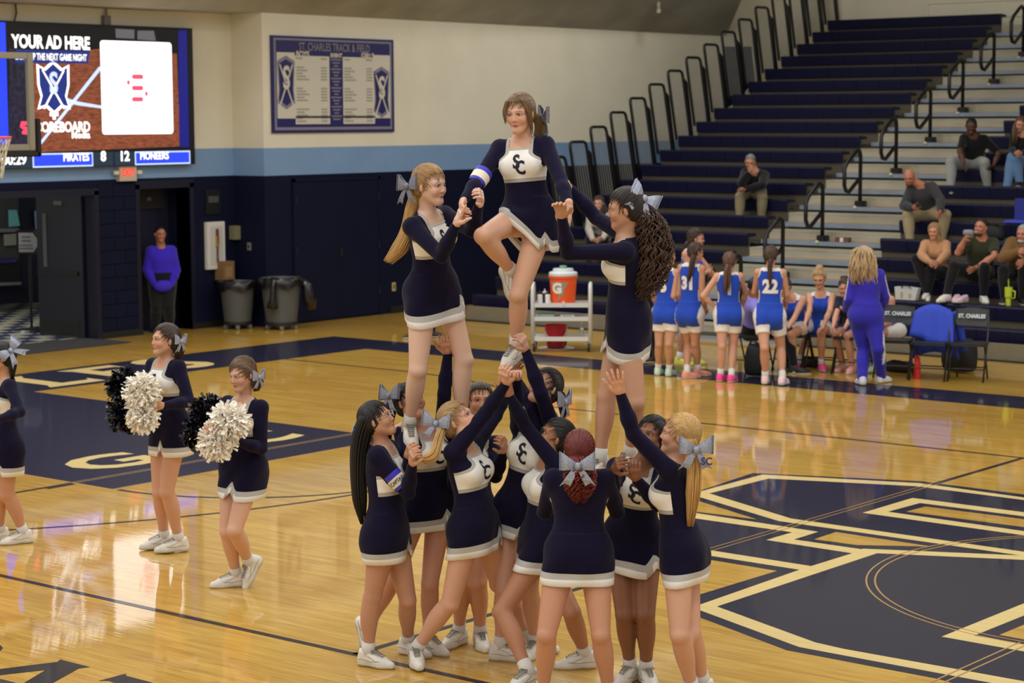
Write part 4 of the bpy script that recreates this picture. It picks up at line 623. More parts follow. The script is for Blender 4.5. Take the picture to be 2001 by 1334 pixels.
# ------------------------------------------------------------ people engine: smooth solids polygonised with surface nets
V = lambda p: np.array(p, float)
def unit(v): return v / max(np.linalg.norm(v), 1e-9)
class Prim:
    def __init__(s, fn, lo, hi, k=.02, tag='torso'): s.fn = fn; s.lo = V(lo); s.hi = V(hi); s.k = k; s.tag = tag
def cone(a, b, ra, rb, k=.02, tag='limb', fl=None):
    a, b = V(a), V(b); ba = b - a; l2 = max(ba @ ba, 1e-9)
    def fn(p):
        t = np.clip(((p - a) @ ba) / l2, 0, 1); q = p - a - t[..., None] * ba
        if fl is not None: q = q + (q @ fl[0])[..., None] * fl[0] * (fl[1] - 1)
        return np.sqrt((q * q).sum(-1)) - (ra + (rb - ra) * t)
    m = max(ra, rb); return Prim(fn, np.minimum(a, b) - m, np.maximum(a, b) + m, k, tag)
def ell(c, R, r, k=.02, tag='head'):     # R rows = axes
    c, R, r = V(c), V(R), V(r); m = r.max()
    def fn(p):
        q = (p - c) @ R.T; k0 = np.sqrt(((q / r) ** 2).sum(-1)); k1 = np.sqrt(((q / r ** 2) ** 2).sum(-1)) + 1e-9
        return k0 * (k0 - 1) / k1
    return Prim(fn, c - m, c + m, k, tag)
def smin(a, b, k):
    if k <= 0: return np.minimum(a, b)
    h = np.clip(.5 + .5 * (b - a) / k, 0, 1); return b + (a - b) * h - k * h * (1 - h)
def field(prims, lo, hi, h, off=0., cuts=()):
    n = np.maximum(np.ceil((hi - lo) / h).astype(int) + 1, 3); D = np.full(n, .12)
    ax = [lo[i] + h * np.arange(n[i]) for i in range(3)]
    for pr in prims:
        m = .035 + off + pr.k
        i0 = np.maximum(np.floor((pr.lo - m - lo) / h).astype(int), 0); i1 = np.minimum(np.ceil((pr.hi + m - lo) / h).astype(int) + 1, n)
        if (i1 <= i0).any(): continue
        g = np.stack(np.meshgrid(*[ax[j][i0[j]:i1[j]] for j in range(3)], indexing='ij'), -1)
        d = pr.fn(g) - off
        sl = tuple(slice(i0[j], i1[j]) for j in range(3))
        D[sl] = np.maximum(D[sl], -d) if pr.tag == 'carve' else (smin(D[sl], d, pr.k) if pr.tag != 'scoop' else -smin(-D[sl], d, pr.k))
    if cuts:
        g = np.stack(np.meshgrid(*ax, indexing='ij'), -1)
        for c in cuts: D = np.maximum(D, c(g))
    return D
CORN = np.array([(i, j, k) for i in (0, 1) for j in (0, 1) for k in (0, 1)])
EDG = [(a, b) for a in range(8) for b in range(8) if a < b and np.abs(CORN[a] - CORN[b]).sum() == 1]
def nets(D, lo, h):
    sg = D < 0; c = np.zeros(np.array(D.shape) - 1, int)
    for i, j, k in CORN: c += sg[i:D.shape[0] - 1 + i, j:D.shape[1] - 1 + j, k:D.shape[2] - 1 + k]
    I = np.argwhere((c > 0) & (c < 8))
    if len(I) == 0: return np.zeros((0, 3)), []
    vals = np.stack([D[I[:, 0] + a, I[:, 1] + b, I[:, 2] + d] for a, b, d in CORN], 1)
    acc = np.zeros((len(I), 3)); cnt = np.zeros(len(I))
    for a, b in EDG:
        va, vb = vals[:, a], vals[:, b]; m = (va < 0) != (vb < 0); t = va / np.where(m, va - vb, 1)
        acc += np.where(m[:, None], CORN[a] + t[:, None] * (CORN[b] - CORN[a]), 0); cnt += m
    P = lo + h * (I + acc / cnt[:, None])
    idx = np.full(c.shape, -1, np.int64); idx[I[:, 0], I[:, 1], I[:, 2]] = np.arange(len(I))
    F = []
    for ax in range(3):
        o1, o2 = [(1, 2), (2, 0), (0, 1)][ax]
        s0 = np.take(sg, range(D.shape[ax] - 1), ax); s1 = np.take(sg, range(1, D.shape[ax]), ax)
        E = np.argwhere(s0 != s1); E = E[(E[:, o1] > 0) & (E[:, o2] > 0) & (E[:, o1] < D.shape[o1] - 1) & (E[:, o2] < D.shape[o2] - 1)]
        if len(E) == 0: continue
        fl = s0[E[:, 0], E[:, 1], E[:, 2]]
        def at(d1, d2): q = E.copy(); q[:, o1] += d1; q[:, o2] += d2; return idx[q[:, 0], q[:, 1], q[:, 2]]
        a, b, c_, d = at(-1, -1), at(0, -1), at(0, 0), at(-1, 0)
        F.append(np.where(fl[:, None], np.stack([a, b, c_, d], 1), np.stack([d, c_, b, a], 1)))
    return P, np.concatenate(F)
def poly(prims, h, off=0., cuts=(), box=None, names=None):
    pr = [p for p in prims if names is None or p.tag in names]
    if box is None:
        s = [p for p in pr if p.tag not in ('carve', 'scoop')]
        lo = np.min([p.lo for p in s], 0) - .03 - off; hi = np.max([p.hi for p in s], 0) + .03 + off
    else: lo, hi = box
    return nets(field(pr, lo, hi, h, off, cuts), lo, h)
def mesh_from(name, P, F, m, parent, col=None, attrs=None, mi=None):
    me = bpy.data.meshes.new(name); nF = len(F)
    me.vertices.add(len(P)); me.vertices.foreach_set('co', np.asarray(P, np.float32).ravel())
    F = np.asarray(F, np.int32); me.loops.add(nF * 4); me.loops.foreach_set('vertex_index', F.ravel()); me.polygons.add(nF)
    me.polygons.foreach_set('loop_start', np.arange(0, nF * 4, 4, dtype=np.int32)); me.polygons.foreach_set('loop_total', np.full(nF, 4, np.int32))
    for x in (m if isinstance(m, (list, tuple)) else [m]): me.materials.append(x)
    if mi is not None: me.polygons.foreach_set('material_index', np.asarray(mi, np.int32))
    me.update(calc_edges=True)
    if col is not None:
        a = me.color_attributes.new('Col', 'FLOAT_COLOR', 'POINT'); a.data.foreach_set('color', np.concatenate([col, np.ones((len(P), 1))], 1).astype(np.float32).ravel())
    for k, v in (attrs or {}).items():
        a = me.attributes.new(k, 'FLOAT_VECTOR', 'POINT'); a.data.foreach_set('vector', np.asarray(v, np.float32).ravel())
    me.shade_smooth(); return link(name, me, parent)
def prune(P, F):
    u, inv = np.unique(F.ravel(), return_inverse=True); return P[u], inv.reshape(F.shape)
# ---- materials of people
def attr_mat(name, rough=.5, sss=.0, bump=.1, bscale=120, noise=.05, sheen=0, spec=.4):
    m = mat(name, (200, 160, 140), rough=rough, bump=bump, bscale=bscale, sss=sss, sheen=sheen, spec=spec)
    nt = m.node_tree; a = nt.nodes.new('ShaderNodeAttribute'); a.attribute_name = 'Col'; nt.links.new(a.outputs['Color'], nt.nodes['Principled BSDF'].inputs['Base Color']); return m
SKIN = attr_mat('skin', rough=.48, sss=.12, bump=.06, bscale=300)
CLOTH = attr_mat('fabric', rough=.85, bump=.35, bscale=26, sheen=.2, spec=.2)
def cheer_material():
    m = mat('cheer_top_fabric', (22, 20, 46), rough=.85, bump=.45, bscale=18, sheen=.06, spec=.12); nt = m.node_tree; N = nt.nodes.new; Lk = nt.links.new
    a = N('ShaderNodeAttribute'); a.attribute_name = 'tc'; sp = N('ShaderNodeSeparateXYZ'); Lk(a.outputs['Vector'], sp.inputs[0])
    def M_(op, x, y=None, z=None):
        n = N('ShaderNodeMath'); n.operation = op
        for i, v in enumerate((x, y, z)):
            if v is None: continue
            if hasattr(v, 'is_output'): Lk(v, n.inputs[i])
            else: n.inputs[i].default_value = v
        return n.outputs[0]
    ax = M_('ABSOLUTE', sp.outputs[0]); f = sp.outputs[1]; t = sp.outputs[2]
    # half width of the bodice panel: wide to t=.66, then sweeping in to the straps
    u = M_('DIVIDE', M_('SUBTRACT', t, .64), .2); u = M_('MAXIMUM', M_('MINIMUM', u, 1.), 0.)
    us = M_('MULTIPLY', M_('MULTIPLY', u, u), M_('SUBTRACT', 3., M_('MULTIPLY', u, 2.)))
    w = M_('SUBTRACT', .19, M_('MULTIPLY', us, .105))
    front = M_('GREATER_THAN', f, -.004)
    inw = M_('LESS_THAN', ax, w); low = M_('GREATER_THAN', t, .47)
    panel = M_('MULTIPLY', M_('MULTIPLY', front, inw), low)
    inner = M_('LESS_THAN', ax, M_('SUBTRACT', w, M_('MULTIPLY', M_('GREATER_THAN', t, .60), .024)))
    white = M_('MULTIPLY', M_('MULTIPLY', inner, M_('GREATER_THAN', t, .515)), M_('LESS_THAN', t, .86))
    mx = N('ShaderNodeMix'); mx.data_type = 'RGBA'; mx.inputs[6].default_value = (*lin((19, 15, 42)), 1); mx.inputs[7].default_value = (*lin((176, 172, 164)), 1); Lk(panel, mx.inputs[0])
    mx2 = N('ShaderNodeMix'); mx2.data_type = 'RGBA'; Lk(mx.outputs[2], mx2.inputs[6]); mx2.inputs[7].default_value = (*lin((238, 236, 230)), 1); Lk(M_('MULTIPLY', white, panel), mx2.inputs[0])
    Lk(mx2.outputs[2], nt.nodes['Principled BSDF'].inputs['Base Color']); return m
CHEER = cheer_material()
SK_N = mat('skirt_navy', (18, 14, 40), rough=.88, bump=.4, bscale=16, sheen=.06, spec=.12); SK_S = mat('skirt_silver', (180, 178, 174), rough=.55, bump=.2, bscale=90); SK_W = mat('skirt_white', (238, 238, 236), rough=.75, bump=.2, bscale=40)
SHOE = mat('shoe_white_leather', (222, 217, 206), rough=.5, noise=.08, nscale=20, bump=.15, bscale=50); SOLE = mat('shoe_sole', (196, 188, 168), rough=.6); LACE = mat('shoe_lace', (128, 122, 110), rough=.8); SOCK = mat('white_sock', (214, 210, 204), rough=.9, bump=.3, bscale=120)
GLIT = mat('bow_glitter_silver', (158, 164, 182), rough=.35, metal=.55, noise=.5, nscale=260, bump=.5, bscale=300)
GLIT2 = mat('bow_glitter_grey', (120, 122, 134), rough=.4, metal=.5, noise=.5, nscale=260, bump=.5, bscale=300)
EYEW = mat('eye_white', (178, 166, 160), rough=.25); IRIS = mat('eye_iris_dark', (44, 34, 30), rough=.15)
LOGOD = mat('logo_navy_thread', (20, 18, 40), rough=.7)
def hair_mat(c):
    nm = 'hair_%d_%d_%d' % c
    if nm in MATS: return MATS[nm]
    m = mat(nm, c, rough=.42, noise=.42, nscale=9, spec=.45); nt = m.node_tree
    a = nt.nodes.new('ShaderNodeAttribute'); a.attribute_name = 'hc'
    for n in nt.nodes:
        if n.type == 'TEX_NOISE':
            nt.links.new(a.outputs['Vector'], n.inputs['Vector']); n.inputs['Scale'].default_value = 1.
            bp = nt.nodes.new('ShaderNodeBump'); bp.inputs['Strength'].default_value = .5; bp.inputs['Distance'].default_value = .004; nt.links.new(n.outputs[0], bp.inputs['Height']); nt.links.new(bp.outputs[0], nt.nodes['Principled BSDF'].inputs['Normal'])
    return m
def frame(f, up):      # rows: left, front, up
    f = unit(f); l = unit(np.cross(up, f)); return np.stack([l, f, np.cross(f, l)])
# ---- body
def body_prims(J, s, male=False, stout=1.):
    pel, nek = V(J['pel']), V(J['nek']); U = unit(nek - pel); T = np.linalg.norm(nek - pel); F = V(J['fr']); F = unit(F - U * (F @ U)); L = np.cross(U, F)
    ts = np.array([-.26, -.12, .0, .14, .28, .42, .56, .70, .82, .92, 1.0, 1.06])
    if male:
        w = np.array([.07, .145, .172, .168, .156, .152, .165, .182, .185, .15, .075, .052]); d = np.array([.06, .10, .125, .125, .12, .118, .122, .128, .115, .09, .062, .052])
    else:
        w = np.array([.06, .138, .158, .152, .130, .116, .128, .142, .144, .122, .064, .05]); d = np.array([.05, .098, .116, .110, .094, .084, .092, .100, .088, .070, .054, .05])
    fo = np.array([0, -.006, -.012, -.006, 0, .004, .006, .008, .0, -.008, -.01, -.008])
    w, d, fo = w * s * stout, d * s * stout, fo * s
    tt = np.linspace(-.26, 1.06, 67); sm = lambda a: np.convolve(np.pad(np.interp(tt, ts, a), 4, 'edge'), np.ones(9) / 9, 'valid')
    wt, dt_, ft = sm(w), sm(d), sm(fo)
    def torso(p):
        q = p - pel; t = (q @ U) / T; x = q @ L; y = q @ F - np.interp(t, tt, ft); a = np.interp(t, tt, wt); b = np.interp(t, tt, dt_)
        k0 = np.sqrt((x / a) ** 2 + (y / b) ** 2) + 1e-6; k1 = np.sqrt((x / a ** 2) ** 2 + (y / b ** 2) ** 2) + 1e-6
        side = k0 * (k0 - 1) / k1; side = np.where(k0 < .02, -b, side); cap = np.maximum(t - 1.03, -.2 - t) * T
        return -smin(-side, -cap, .03)
    R = .22 * s * stout
    ends = np.stack([pel - U * .27 * T, nek + U * .07 * T]); lo, hi = ends.min(0) - R, ends.max(0) + R
    pr = [Prim(torso, lo, hi, .0, 'torso')]
    if not male:
        for sg in (1, -1): pr.append(ell(pel + U * T * .675 + L * sg * .068 * s + F * .078 * s, np.stack([L, F, U]), V((.056, .05, .06)) * s, .04, 'torso'))
    for sg in (1, -1): pr.append(ell(pel - U * T * .04 + L * sg * .07 * s - F * .075 * s, np.stack([L, F, U]), V((.078, .066, .085)) * s * stout, .05, 'torso'))
    for S_, sg in (('L', 1), ('R', -1)):
        sh, e, w_, h_ = V(J['s' + S_]), V(J['e' + S_]), V(J['w' + S_]), V(J['h' + S_]); g = (1.22 if male else 1.) * s * (.5 + .5 * stout)
        pr.append(cone(nek - U * .06 * s + L * sg * .035 * s, sh, .038 * s, .041 * g, .045, 'torso'))
        pr.append(cone(sh, e, .0455 * g, .034 * g, .03, 'arm' + S_))
        d1 = unit(w_ - e); pr.append(cone(e, e + d1 * .4 * np.linalg.norm(w_ - e), .033 * g, .036 * g, .016, 'fore' + S_)); pr.append(cone(e + d1 * .35 * np.linalg.norm(w_ - e), w_ - d1 * .006, .035 * g, .0215 * g, .016, 'fore' + S_))
        hp, kn, an = V(J['p' + S_]), V(J['k' + S_]), V(J['a' + S_]); lg = (1.05 if male else 1.) * s * stout
        pr.append(cone(hp + L * sg * .008 * s, kn, .089 * lg, .053 * s, .045, 'thigh' + S_))
        b = kn - (hp + an) / 2; fw_ = unit(b) if np.linalg.norm(b) > .03 else F
        sd = unit(an - kn)
        pr.append(cone(kn, an, .050 * s, .034 * s, .012, 'shin' + S_)); pr.append(ell(kn + (an - kn) * .30 - fw_ * .016 * s, frame(sd, fw_), V((.052, .14, .050)) * s, .03, 'shin' + S_))
        pr.append(ell(kn + fw_ * .024 * s, np.eye(3), V((.027,) * 3) * s, .03, 'shin' + S_))
    return pr, (pel, U, T, F, L)
def hand_prims(w, tip, nrm, side, s, curl=.4, spread=.12, point=False, thumb=1.):
    D = unit(tip - w); Nn = unit(nrm - D * (nrm @ D)); Sd = np.cross(D, Nn) * side; tag_ = 'hand'; k = .008; s = s * .96
    pr = [cone(w - D * .02 * s, w + D * .03 * s, .025 * s, .024 * s, k, tag_)]
    for q in (-1, -.33, .33, 1): pr.append(cone(w + D * .012 * s + Sd * q * .014 * s, w + D * .078 * s + Sd * q * .026 * s, .0165 * s, .0125 * s, .012, tag_, (Nn, 1.25)))
    ln = [.062, .074, .080, .072]
    for i, q in enumerate((-1.05, -.36, .36, 1.05)):
        b = w + D * (.082 - .006 * abs(q)) * s + Sd * q * .0265 * s; a = 0; l = ln[i] * s; cu = curl * (1 if not (point and i == 3) else .05); dd = unit(D + Sd * q * spread)
        for j, (fr_, an) in enumerate(((.46, 48), (.31, 62), (.23, 42))):
            a += math.radians(an) * cu; v = dd * math.cos(a) + Nn * math.sin(a); e = b + v * l * fr_
            pr.append(cone(b, e, (.0098 - .0012 * j) * s, (.0090 - .0013 * j) * s, .004, tag_)); b = e
    b = w + D * .022 * s + Sd * .024 * s; v = unit(D * .62 + Sd * .75 * thumb + Nn * .35); e = b + v * .042 * s; pr.append(cone(b, e, .0155 * s, .0115 * s, .01, tag_))
    v = unit(D * .85 + Sd * .35 * thumb + Nn * .5 * curl); e2 = e + v * .032 * s; pr.append(cone(e, e2, .0112 * s, .0100 * s, .004, tag_)); v = unit(v + Nn * .4 * curl); pr.append(cone(e2, e2 + v * .024 * s, .0100 * s, .0075 * s, .004, tag_))
    return pr
def head_prims(c, f, up, s, nek, male=False):
    A = frame(f, up); q = lambda x, y, z: c + (A[0] * x + A[1] * y + A[2] * z) * s; R = A
    m_ = 1.0 if male else 0.0
    pr = [ell(q(0, -.014, .028), R, V((.072, .091, .083)) * s, 0), ell(q(0, .026, -.024), R, V((.0525 + .005 * m_, .057, .078)) * s, .035)]
    pr += [ell(q(0, .060, -.092 - .003 * m_), R, V((.019 + .006 * m_, .019, .017)) * s, .03)]
    for x in (1, -1):
        pr += [cone(q((.040 + .005 * m_) * x, .0, -.05), q(.013 * x, .057, -.091), .019 * s, .0145 * s, .03, 'head'), ell(q(.033 * x, .060, -.028), R, V((.022, .021, .022)) * s, .025), cone(q(.014 * x, .078, .022), q(.044 * x, .061, .02), .009 * s, .009 * s, .018, 'head')]
    for x in (1, -1): pr.append(Prim((lambda cc: (lambda p: np.sqrt(((p - cc) ** 2).sum(-1)) - .0125 * s))(q(.031 * x, .0955, .003)), q(.031 * x, .0955, .003) - .0125 * s, q(.031 * x, .0955, .003) + .0125 * s, .012, 'scoop'))
    pr += [cone(q(0, .080, .004), q(0, .0945, -.027), .0075 * s, .0082 * s, .012, 'head')]
    for x in (1, -1): pr += [ell(q(.0085 * x, .0875, -.031), R, V((.0068, .0075, .0055)) * s, .007)]
    pr += [ell(q(0, .0795, -.0555), R, V((.019, .0075, .0048)) * s, .006), ell(q(0, .078, -.0650), R, V((.0165, .008, .0058)) * s, .006)]
    for x in (1, -1): pr += [ell(q(.0755 * x, -.010, -.004), frame(A[1] + A[0] * x * .6, A[2]), V((.008, .017, .029)) * s, .005), ell(q(.071 * x, -.004, -.02), R, V((.006, .008, .009)) * s, .006)]
    nr = (.058 if male else .0445) * s
    pr.append(cone(q(0, -.030, -.058), nek + A[2] * .0, nr, nr * 1.1, .03, 'head'))
    return pr, A
def paint_head(P, c, A, s, skin, lips, brow, far=False):
    q = (P - c) @ A.T / s; x, y, z = np.abs(q[:, 0]), q[:, 1], q[:, 2]; col = np.tile(V(lin(skin)), (len(P), 1))
    def blend(m, cc): m = np.clip(m, 0, 1)[:, None]; nonlocal col; col = col * (1 - m) + V(lin(cc)) * m
    fr_ = y > .05
    blush = tuple(int(v) for v in np.clip(V(skin) * V((1.02, .84, .82)), 0, 255))
    blend(.55 * np.exp(-((x - .036) ** 2 + (z + .026) ** 2) / .00035) * fr_, blush); blend(.4 * np.exp(-(x ** 2 + (z + .03) ** 2) / .0001) * (y > .083), blush)
    lipm = 1.15 - np.sqrt((x / .0195) ** 2 + ((z + .0600) / .0088) ** 2); blend((lipm * 3) * .85 * (y > .066), lips)
    blend(np.exp(-(((z + .0600) / .0015) ** 2)) * (x < .018) * (y > .066) * .6, tuple(int(v * .45) for v in lips))
    by = .0215 + .0035 * np.clip((x - .012) / .02, 0, 1) - .006 * np.clip((x - .036) / .014, 0, 1) ** 2
    blend((1.3 - np.abs(z - by) / .0034) * (x > .014) * (x < .048) * fr_ * .8, brow)
    ez = .003 - .002 * (x - .031) / .014
    em = np.sqrt(((x - .031) / .0162) ** 2 + ((z - ez - .001) / .0068) ** 2)
    blend((1.5 - em) * 1.1 * fr_ * (.6 if not far else .85), (56, 40, 36))
    blend((1.3 - np.sqrt(((x - .031) / .0175) ** 2 + ((z - ez - .0065) / .0032) ** 2)) * 1.6 * fr_ * .75, (40, 28, 26))
    if far: blend((1.2 - np.sqrt(((x - .031) / .020) ** 2 + ((z - ez - .004) / .012) ** 2)) * .5 * fr_, (70, 48, 44))
    return col
def add_eyes(root, c, A, s, gaze=(0, 0)):
    for x in (1, -1):
        ctr = c + (A[0] * .031 * x + A[1] * .0703 + A[2] * .003) * s
        g = unit(A[1] + A[0] * gaze[0] + A[2] * gaze[1]); B = frame(g, A[2]); vs = []; n, m_ = 16, 10; R_ = .0125 * s
        for i in range(m_ + 1):
            th = math.pi * .5 * i / m_
            for k in range(n): ph = 2 * math.pi * k / n; d = B[1] * math.cos(th) + (B[0] * math.cos(ph) + B[2] * math.sin(ph)) * math.sin(th); d = d * V((1, 1, 1)); r_ = d @ A[2]; vs.append(ctr + (d - A[2] * r_ * .45) * R_)
        fs = [(i * n + k, (i + 1) * n + k, (i + 1) * n + (k + 1) % n, i * n + (k + 1) % n) for i in range(m_) for k in range(n)]
        mb = MB(); mb.v = [tuple(v) for v in vs]; mb.f = fs; mb.m = [1 if i < 4 else 0 for i in range(m_) for k in range(n)]
        mb.build('eye', [EYEW, IRIS], root, smooth=True)
# ---- hair
def hair_cap(root, c, A, s, colr, h, thick=.013, style='back', root_pt=None, low=-.055, lay=0):
    R = A; q = lambda x, y, z: c + (A[0] * x + A[1] * y + A[2] * z) * s
    pr = [ell(q(0, -.016, .029), R, V((.073 + thick, .092 + thick, .085 + thick)) * s, 0, 'head'), ell(q(0, -.05, -.028), R, V((.058 + thick, .045 + thick, .05)) * s, .03, 'head')]
    if style == 'bun': pr.append(ell(q(0, -.05, .128), R, V((.042, .042, .036)) * s, .012, 'head'))
    if style == 'nape': pr.append(ell(q(0, -.078, -.04), R, V((.05, .035, .05)) * s, .02, 'head'))
    zs = np.array([-.2, -.05, -.02, .02, .04, .060, .076, .090, .2]); ys = np.array([-.035, -.032, -.014, .010, .024, .038, .050, .2, .3]) if style != 'short' else np.array([-.05, -.05, -.02, .016, .034, .048, .06, .2, .3])
    def cut(g):
        p = (g - c) @ A.T / s; lim = np.interp(p[..., 2] - .004 + .007 * np.cos(p[..., 0] * 34), zs, ys); return np.maximum((p[..., 1] - lim) * .8, (low - p[..., 2])) * s
    P, F = poly(pr, h, 0, [cut])
    rp = (root_pt if root_pt is not None else q(0, -.11, .02)); d = P - rp; ax = unit(rp - q(0, 0, .02)); u1 = unit(np.cross(ax, A[2] + .01)); u2 = np.cross(ax, u1); ang = np.arctan2(d @ u1, d @ u2); rad = np.linalg.norm(d, axis=1)
    hc = np.stack([np.cos(ang) * 16, np.sin(ang) * 16, rad * 14], 1)
    P_ = P + 0
    o = mesh_from('hair', P, F, hair_mat(colr), root, attrs={'hc': hc})
    if lay:
        r = np.random.RandomState(3); pl = (P - c) @ A.T / s; edge = np.where(np.abs(pl[:, 1] - np.interp(pl[:, 2] - .004 + .007 * np.cos(pl[:, 0] * 34), zs, ys)) < .007)[0]
        st = np.concatenate([r.choice(edge, lay * 3 // 5), r.choice(len(P), lay * 2 // 5)]); X0 = P[st]; cc = q(0, -.02, .01); m_ = 11; path = []
        for j in range(m_):
            t = j / (m_ - 1); X = X0 * (1 - t) + rp * t + A[2] * (.03 * s * math.sin(math.pi * t)); d = X - cc; d /= np.linalg.norm(d, axis=1)[:, None] + 1e-9; X = cc + d * .09 * s
            for _ in range(7):
                D = pr[0].fn(X)
                for p_ in pr[1:]: D = smin(D, p_.fn(X), p_.k)
                X = X - d * (D - .0008 - .0012 * math.sin(t * 3))[:, None]
            path.append(X)
        path = np.array(path); path[-1] = path[-2] * .6 + rp * .4; mb = MB(); hs_ = []
        for i in range(len(st)):
            n0 = len(mb.v); w_ = (.0017 + .0014 * r.rand()) * (1 if lay > 150 else 2); mb.tube([path[j, i] for j in range(m_)], [w_ * .35] + [w_] * (m_ - 3) + [w_ * .8, w_ * .3], 4, False); hs_ += [(i * 5.3, 0, k * .12) for k in range(len(mb.v) - n0)]
        so = mb.build('hair_strands', hair_mat(colr), o, smooth=True, fix=False); so['kind'] = 'stuff'; a_ = so.data.attributes.new('hc', 'FLOAT_VECTOR', 'POINT'); a_.data.foreach_set('vector', np.array(hs_, np.float32).ravel())
    return o
def spline(pts, n):
    P = [V(p) for p in pts]; P = [P[0] * 2 - P[1]] + P + [P[-1] * 2 - P[-2]]; out = []
    for i in range(n):
        u = i / (n - 1) * (len(P) - 3); k = min(int(u), len(P) - 4); t = u - k; a, b, c_, d = P[k:k + 4]
        out.append(.5 * ((2 * b) + (c_ - a) * t + (2 * a - 5 * b + 4 * c_ - d) * t * t + (3 * b - a - 3 * c_ + d) * t ** 3))
    return np.array(out)
def strands(root, name, pts, rad, colr, n=40, thick=.006, curl=0., cfreq=9, seed=1, m=14, flat=1., tip=.25):
    r = np.random.RandomState(seed); C = spline(pts, m); prof = np.interp(np.linspace(0, 1, m), np.linspace(0, 1, len(rad)), rad); mb = MB(); hcs = []
    t0 = unit(C[-1] - C[0]); a = unit(np.cross(t0, V((.3, .5, .8)))); b = np.cross(t0, a)
    for i in range(n):
        ph = r.rand() * 6.283; rr = math.sqrt(r.rand()); ln = 1 - .22 * r.rand() ** 2; L_ = []
        mm = m if not curl else m * 2
        for j in range(mm):
            u = j / (mm - 1) * ln; k = u * (m - 1); i0 = min(int(k), m - 2); t = k - i0; p = C[i0] * (1 - t) + C[i0 + 1] * t; w = np.interp(u, np.linspace(0, 1, m), prof) * rr
            p = p + (a * math.cos(ph) + b * math.sin(ph) * flat) * w
            if curl: q = cfreq * u * 6.283 * (.8 + .4 * (i % 5) / 4) + ph * 3; p = p + (a * math.cos(q) + b * math.sin(q)) * curl * min(1, u * 4)
            L_.append(p)
        T_ = len(L_); v0 = len(mb.v); th = [thick * (1 if j < T_ * .6 else 1 - (1 - tip) * (j / (T_ - 1) - .6) / .4) for j in range(T_)]
        mb.tube(L_, th, 5); hcs += [(i * 3.7, 0, 0)] * (len(mb.v) - v0)
    o = mb.build(name, hair_mat(colr), root, smooth=True, fix=False)
    at_ = o.data.attributes.new('hc', 'FLOAT_VECTOR', 'POINT'); co = np.array(mb.v); hc = np.array(hcs); hc[:, 2] = (co - C[0]) @ t0 * 8; at_.data.foreach_set('vector', hc.astype(np.float32).ravel())
    return o
def bow(root, ctr, nrm, up, s=1., m=None, tails=True, monogram=False):
    B = frame(nrm, up); l, n, u = B; mb = MB(); m = m or GLIT
    P = lambda x, y, z: tuple(V(ctr) + (l * x + u * y + n * z) * s)
    def sheet(rows):
        k = len(rows[0]); vs = [p for r_ in rows for p in r_]; fs = [(i * k + j, i * k + j + 1, (i + 1) * k + j + 1, (i + 1) * k + j) for i in range(len(rows) - 1) for j in range(k - 1)]
        mb.add(vs, fs)
    for sg in (1, -1):
        for zs in (.008, .03):
            sheet([[P(sg * x, y * (.012 + .034 * (x / .085) ** .9) + x * .32, zs * math.sin(min(1, x / .085) * 2.6) + .004 * (1 - y * y)) for y in (-1, -.5, 0, .5, 1)] for x in (.004, .025, .05, .07, .085)])
        sheet([[P(sg * (.085), y * .046 + .027, .004 + .02 * k) for y in (-1, 0, 1)] for k in (0, 1)])
        if tails:
            sheet([[P(sg * (.006 + .055 * t) + w * (.014 + .012 * t), -.095 * t - (.014 if (w == 0 and t == 1) else 0) * -1, .012 + .01 * math.sin(t * 3)) for w in (-1, 0, 1)] for t in (0, .35, .7, 1)])
    o = mb.build('bow', m, root, smooth=False)
    sm = o.modifiers.new('thick', 'SOLIDIFY'); sm.thickness = .003
    mk = MB(); mk.lathe([(.0, -.02), (.016, -.014), (.018, 0), (.016, .014), (0, .02)], (0, 0, 0), 10); mk.v = [P(p[0] / 1, p[2] / 1, p[1] / 1 + .016) for p in mk.v]; mk.build('bow_knot', m, o, smooth=True)
    if monogram: text('monogram', 'SC', .05 * s, P(.05, -.055, .03), l, u, mat('bow_monogram_navy', (40, 44, 110)), o, bold=.0015)
    return o
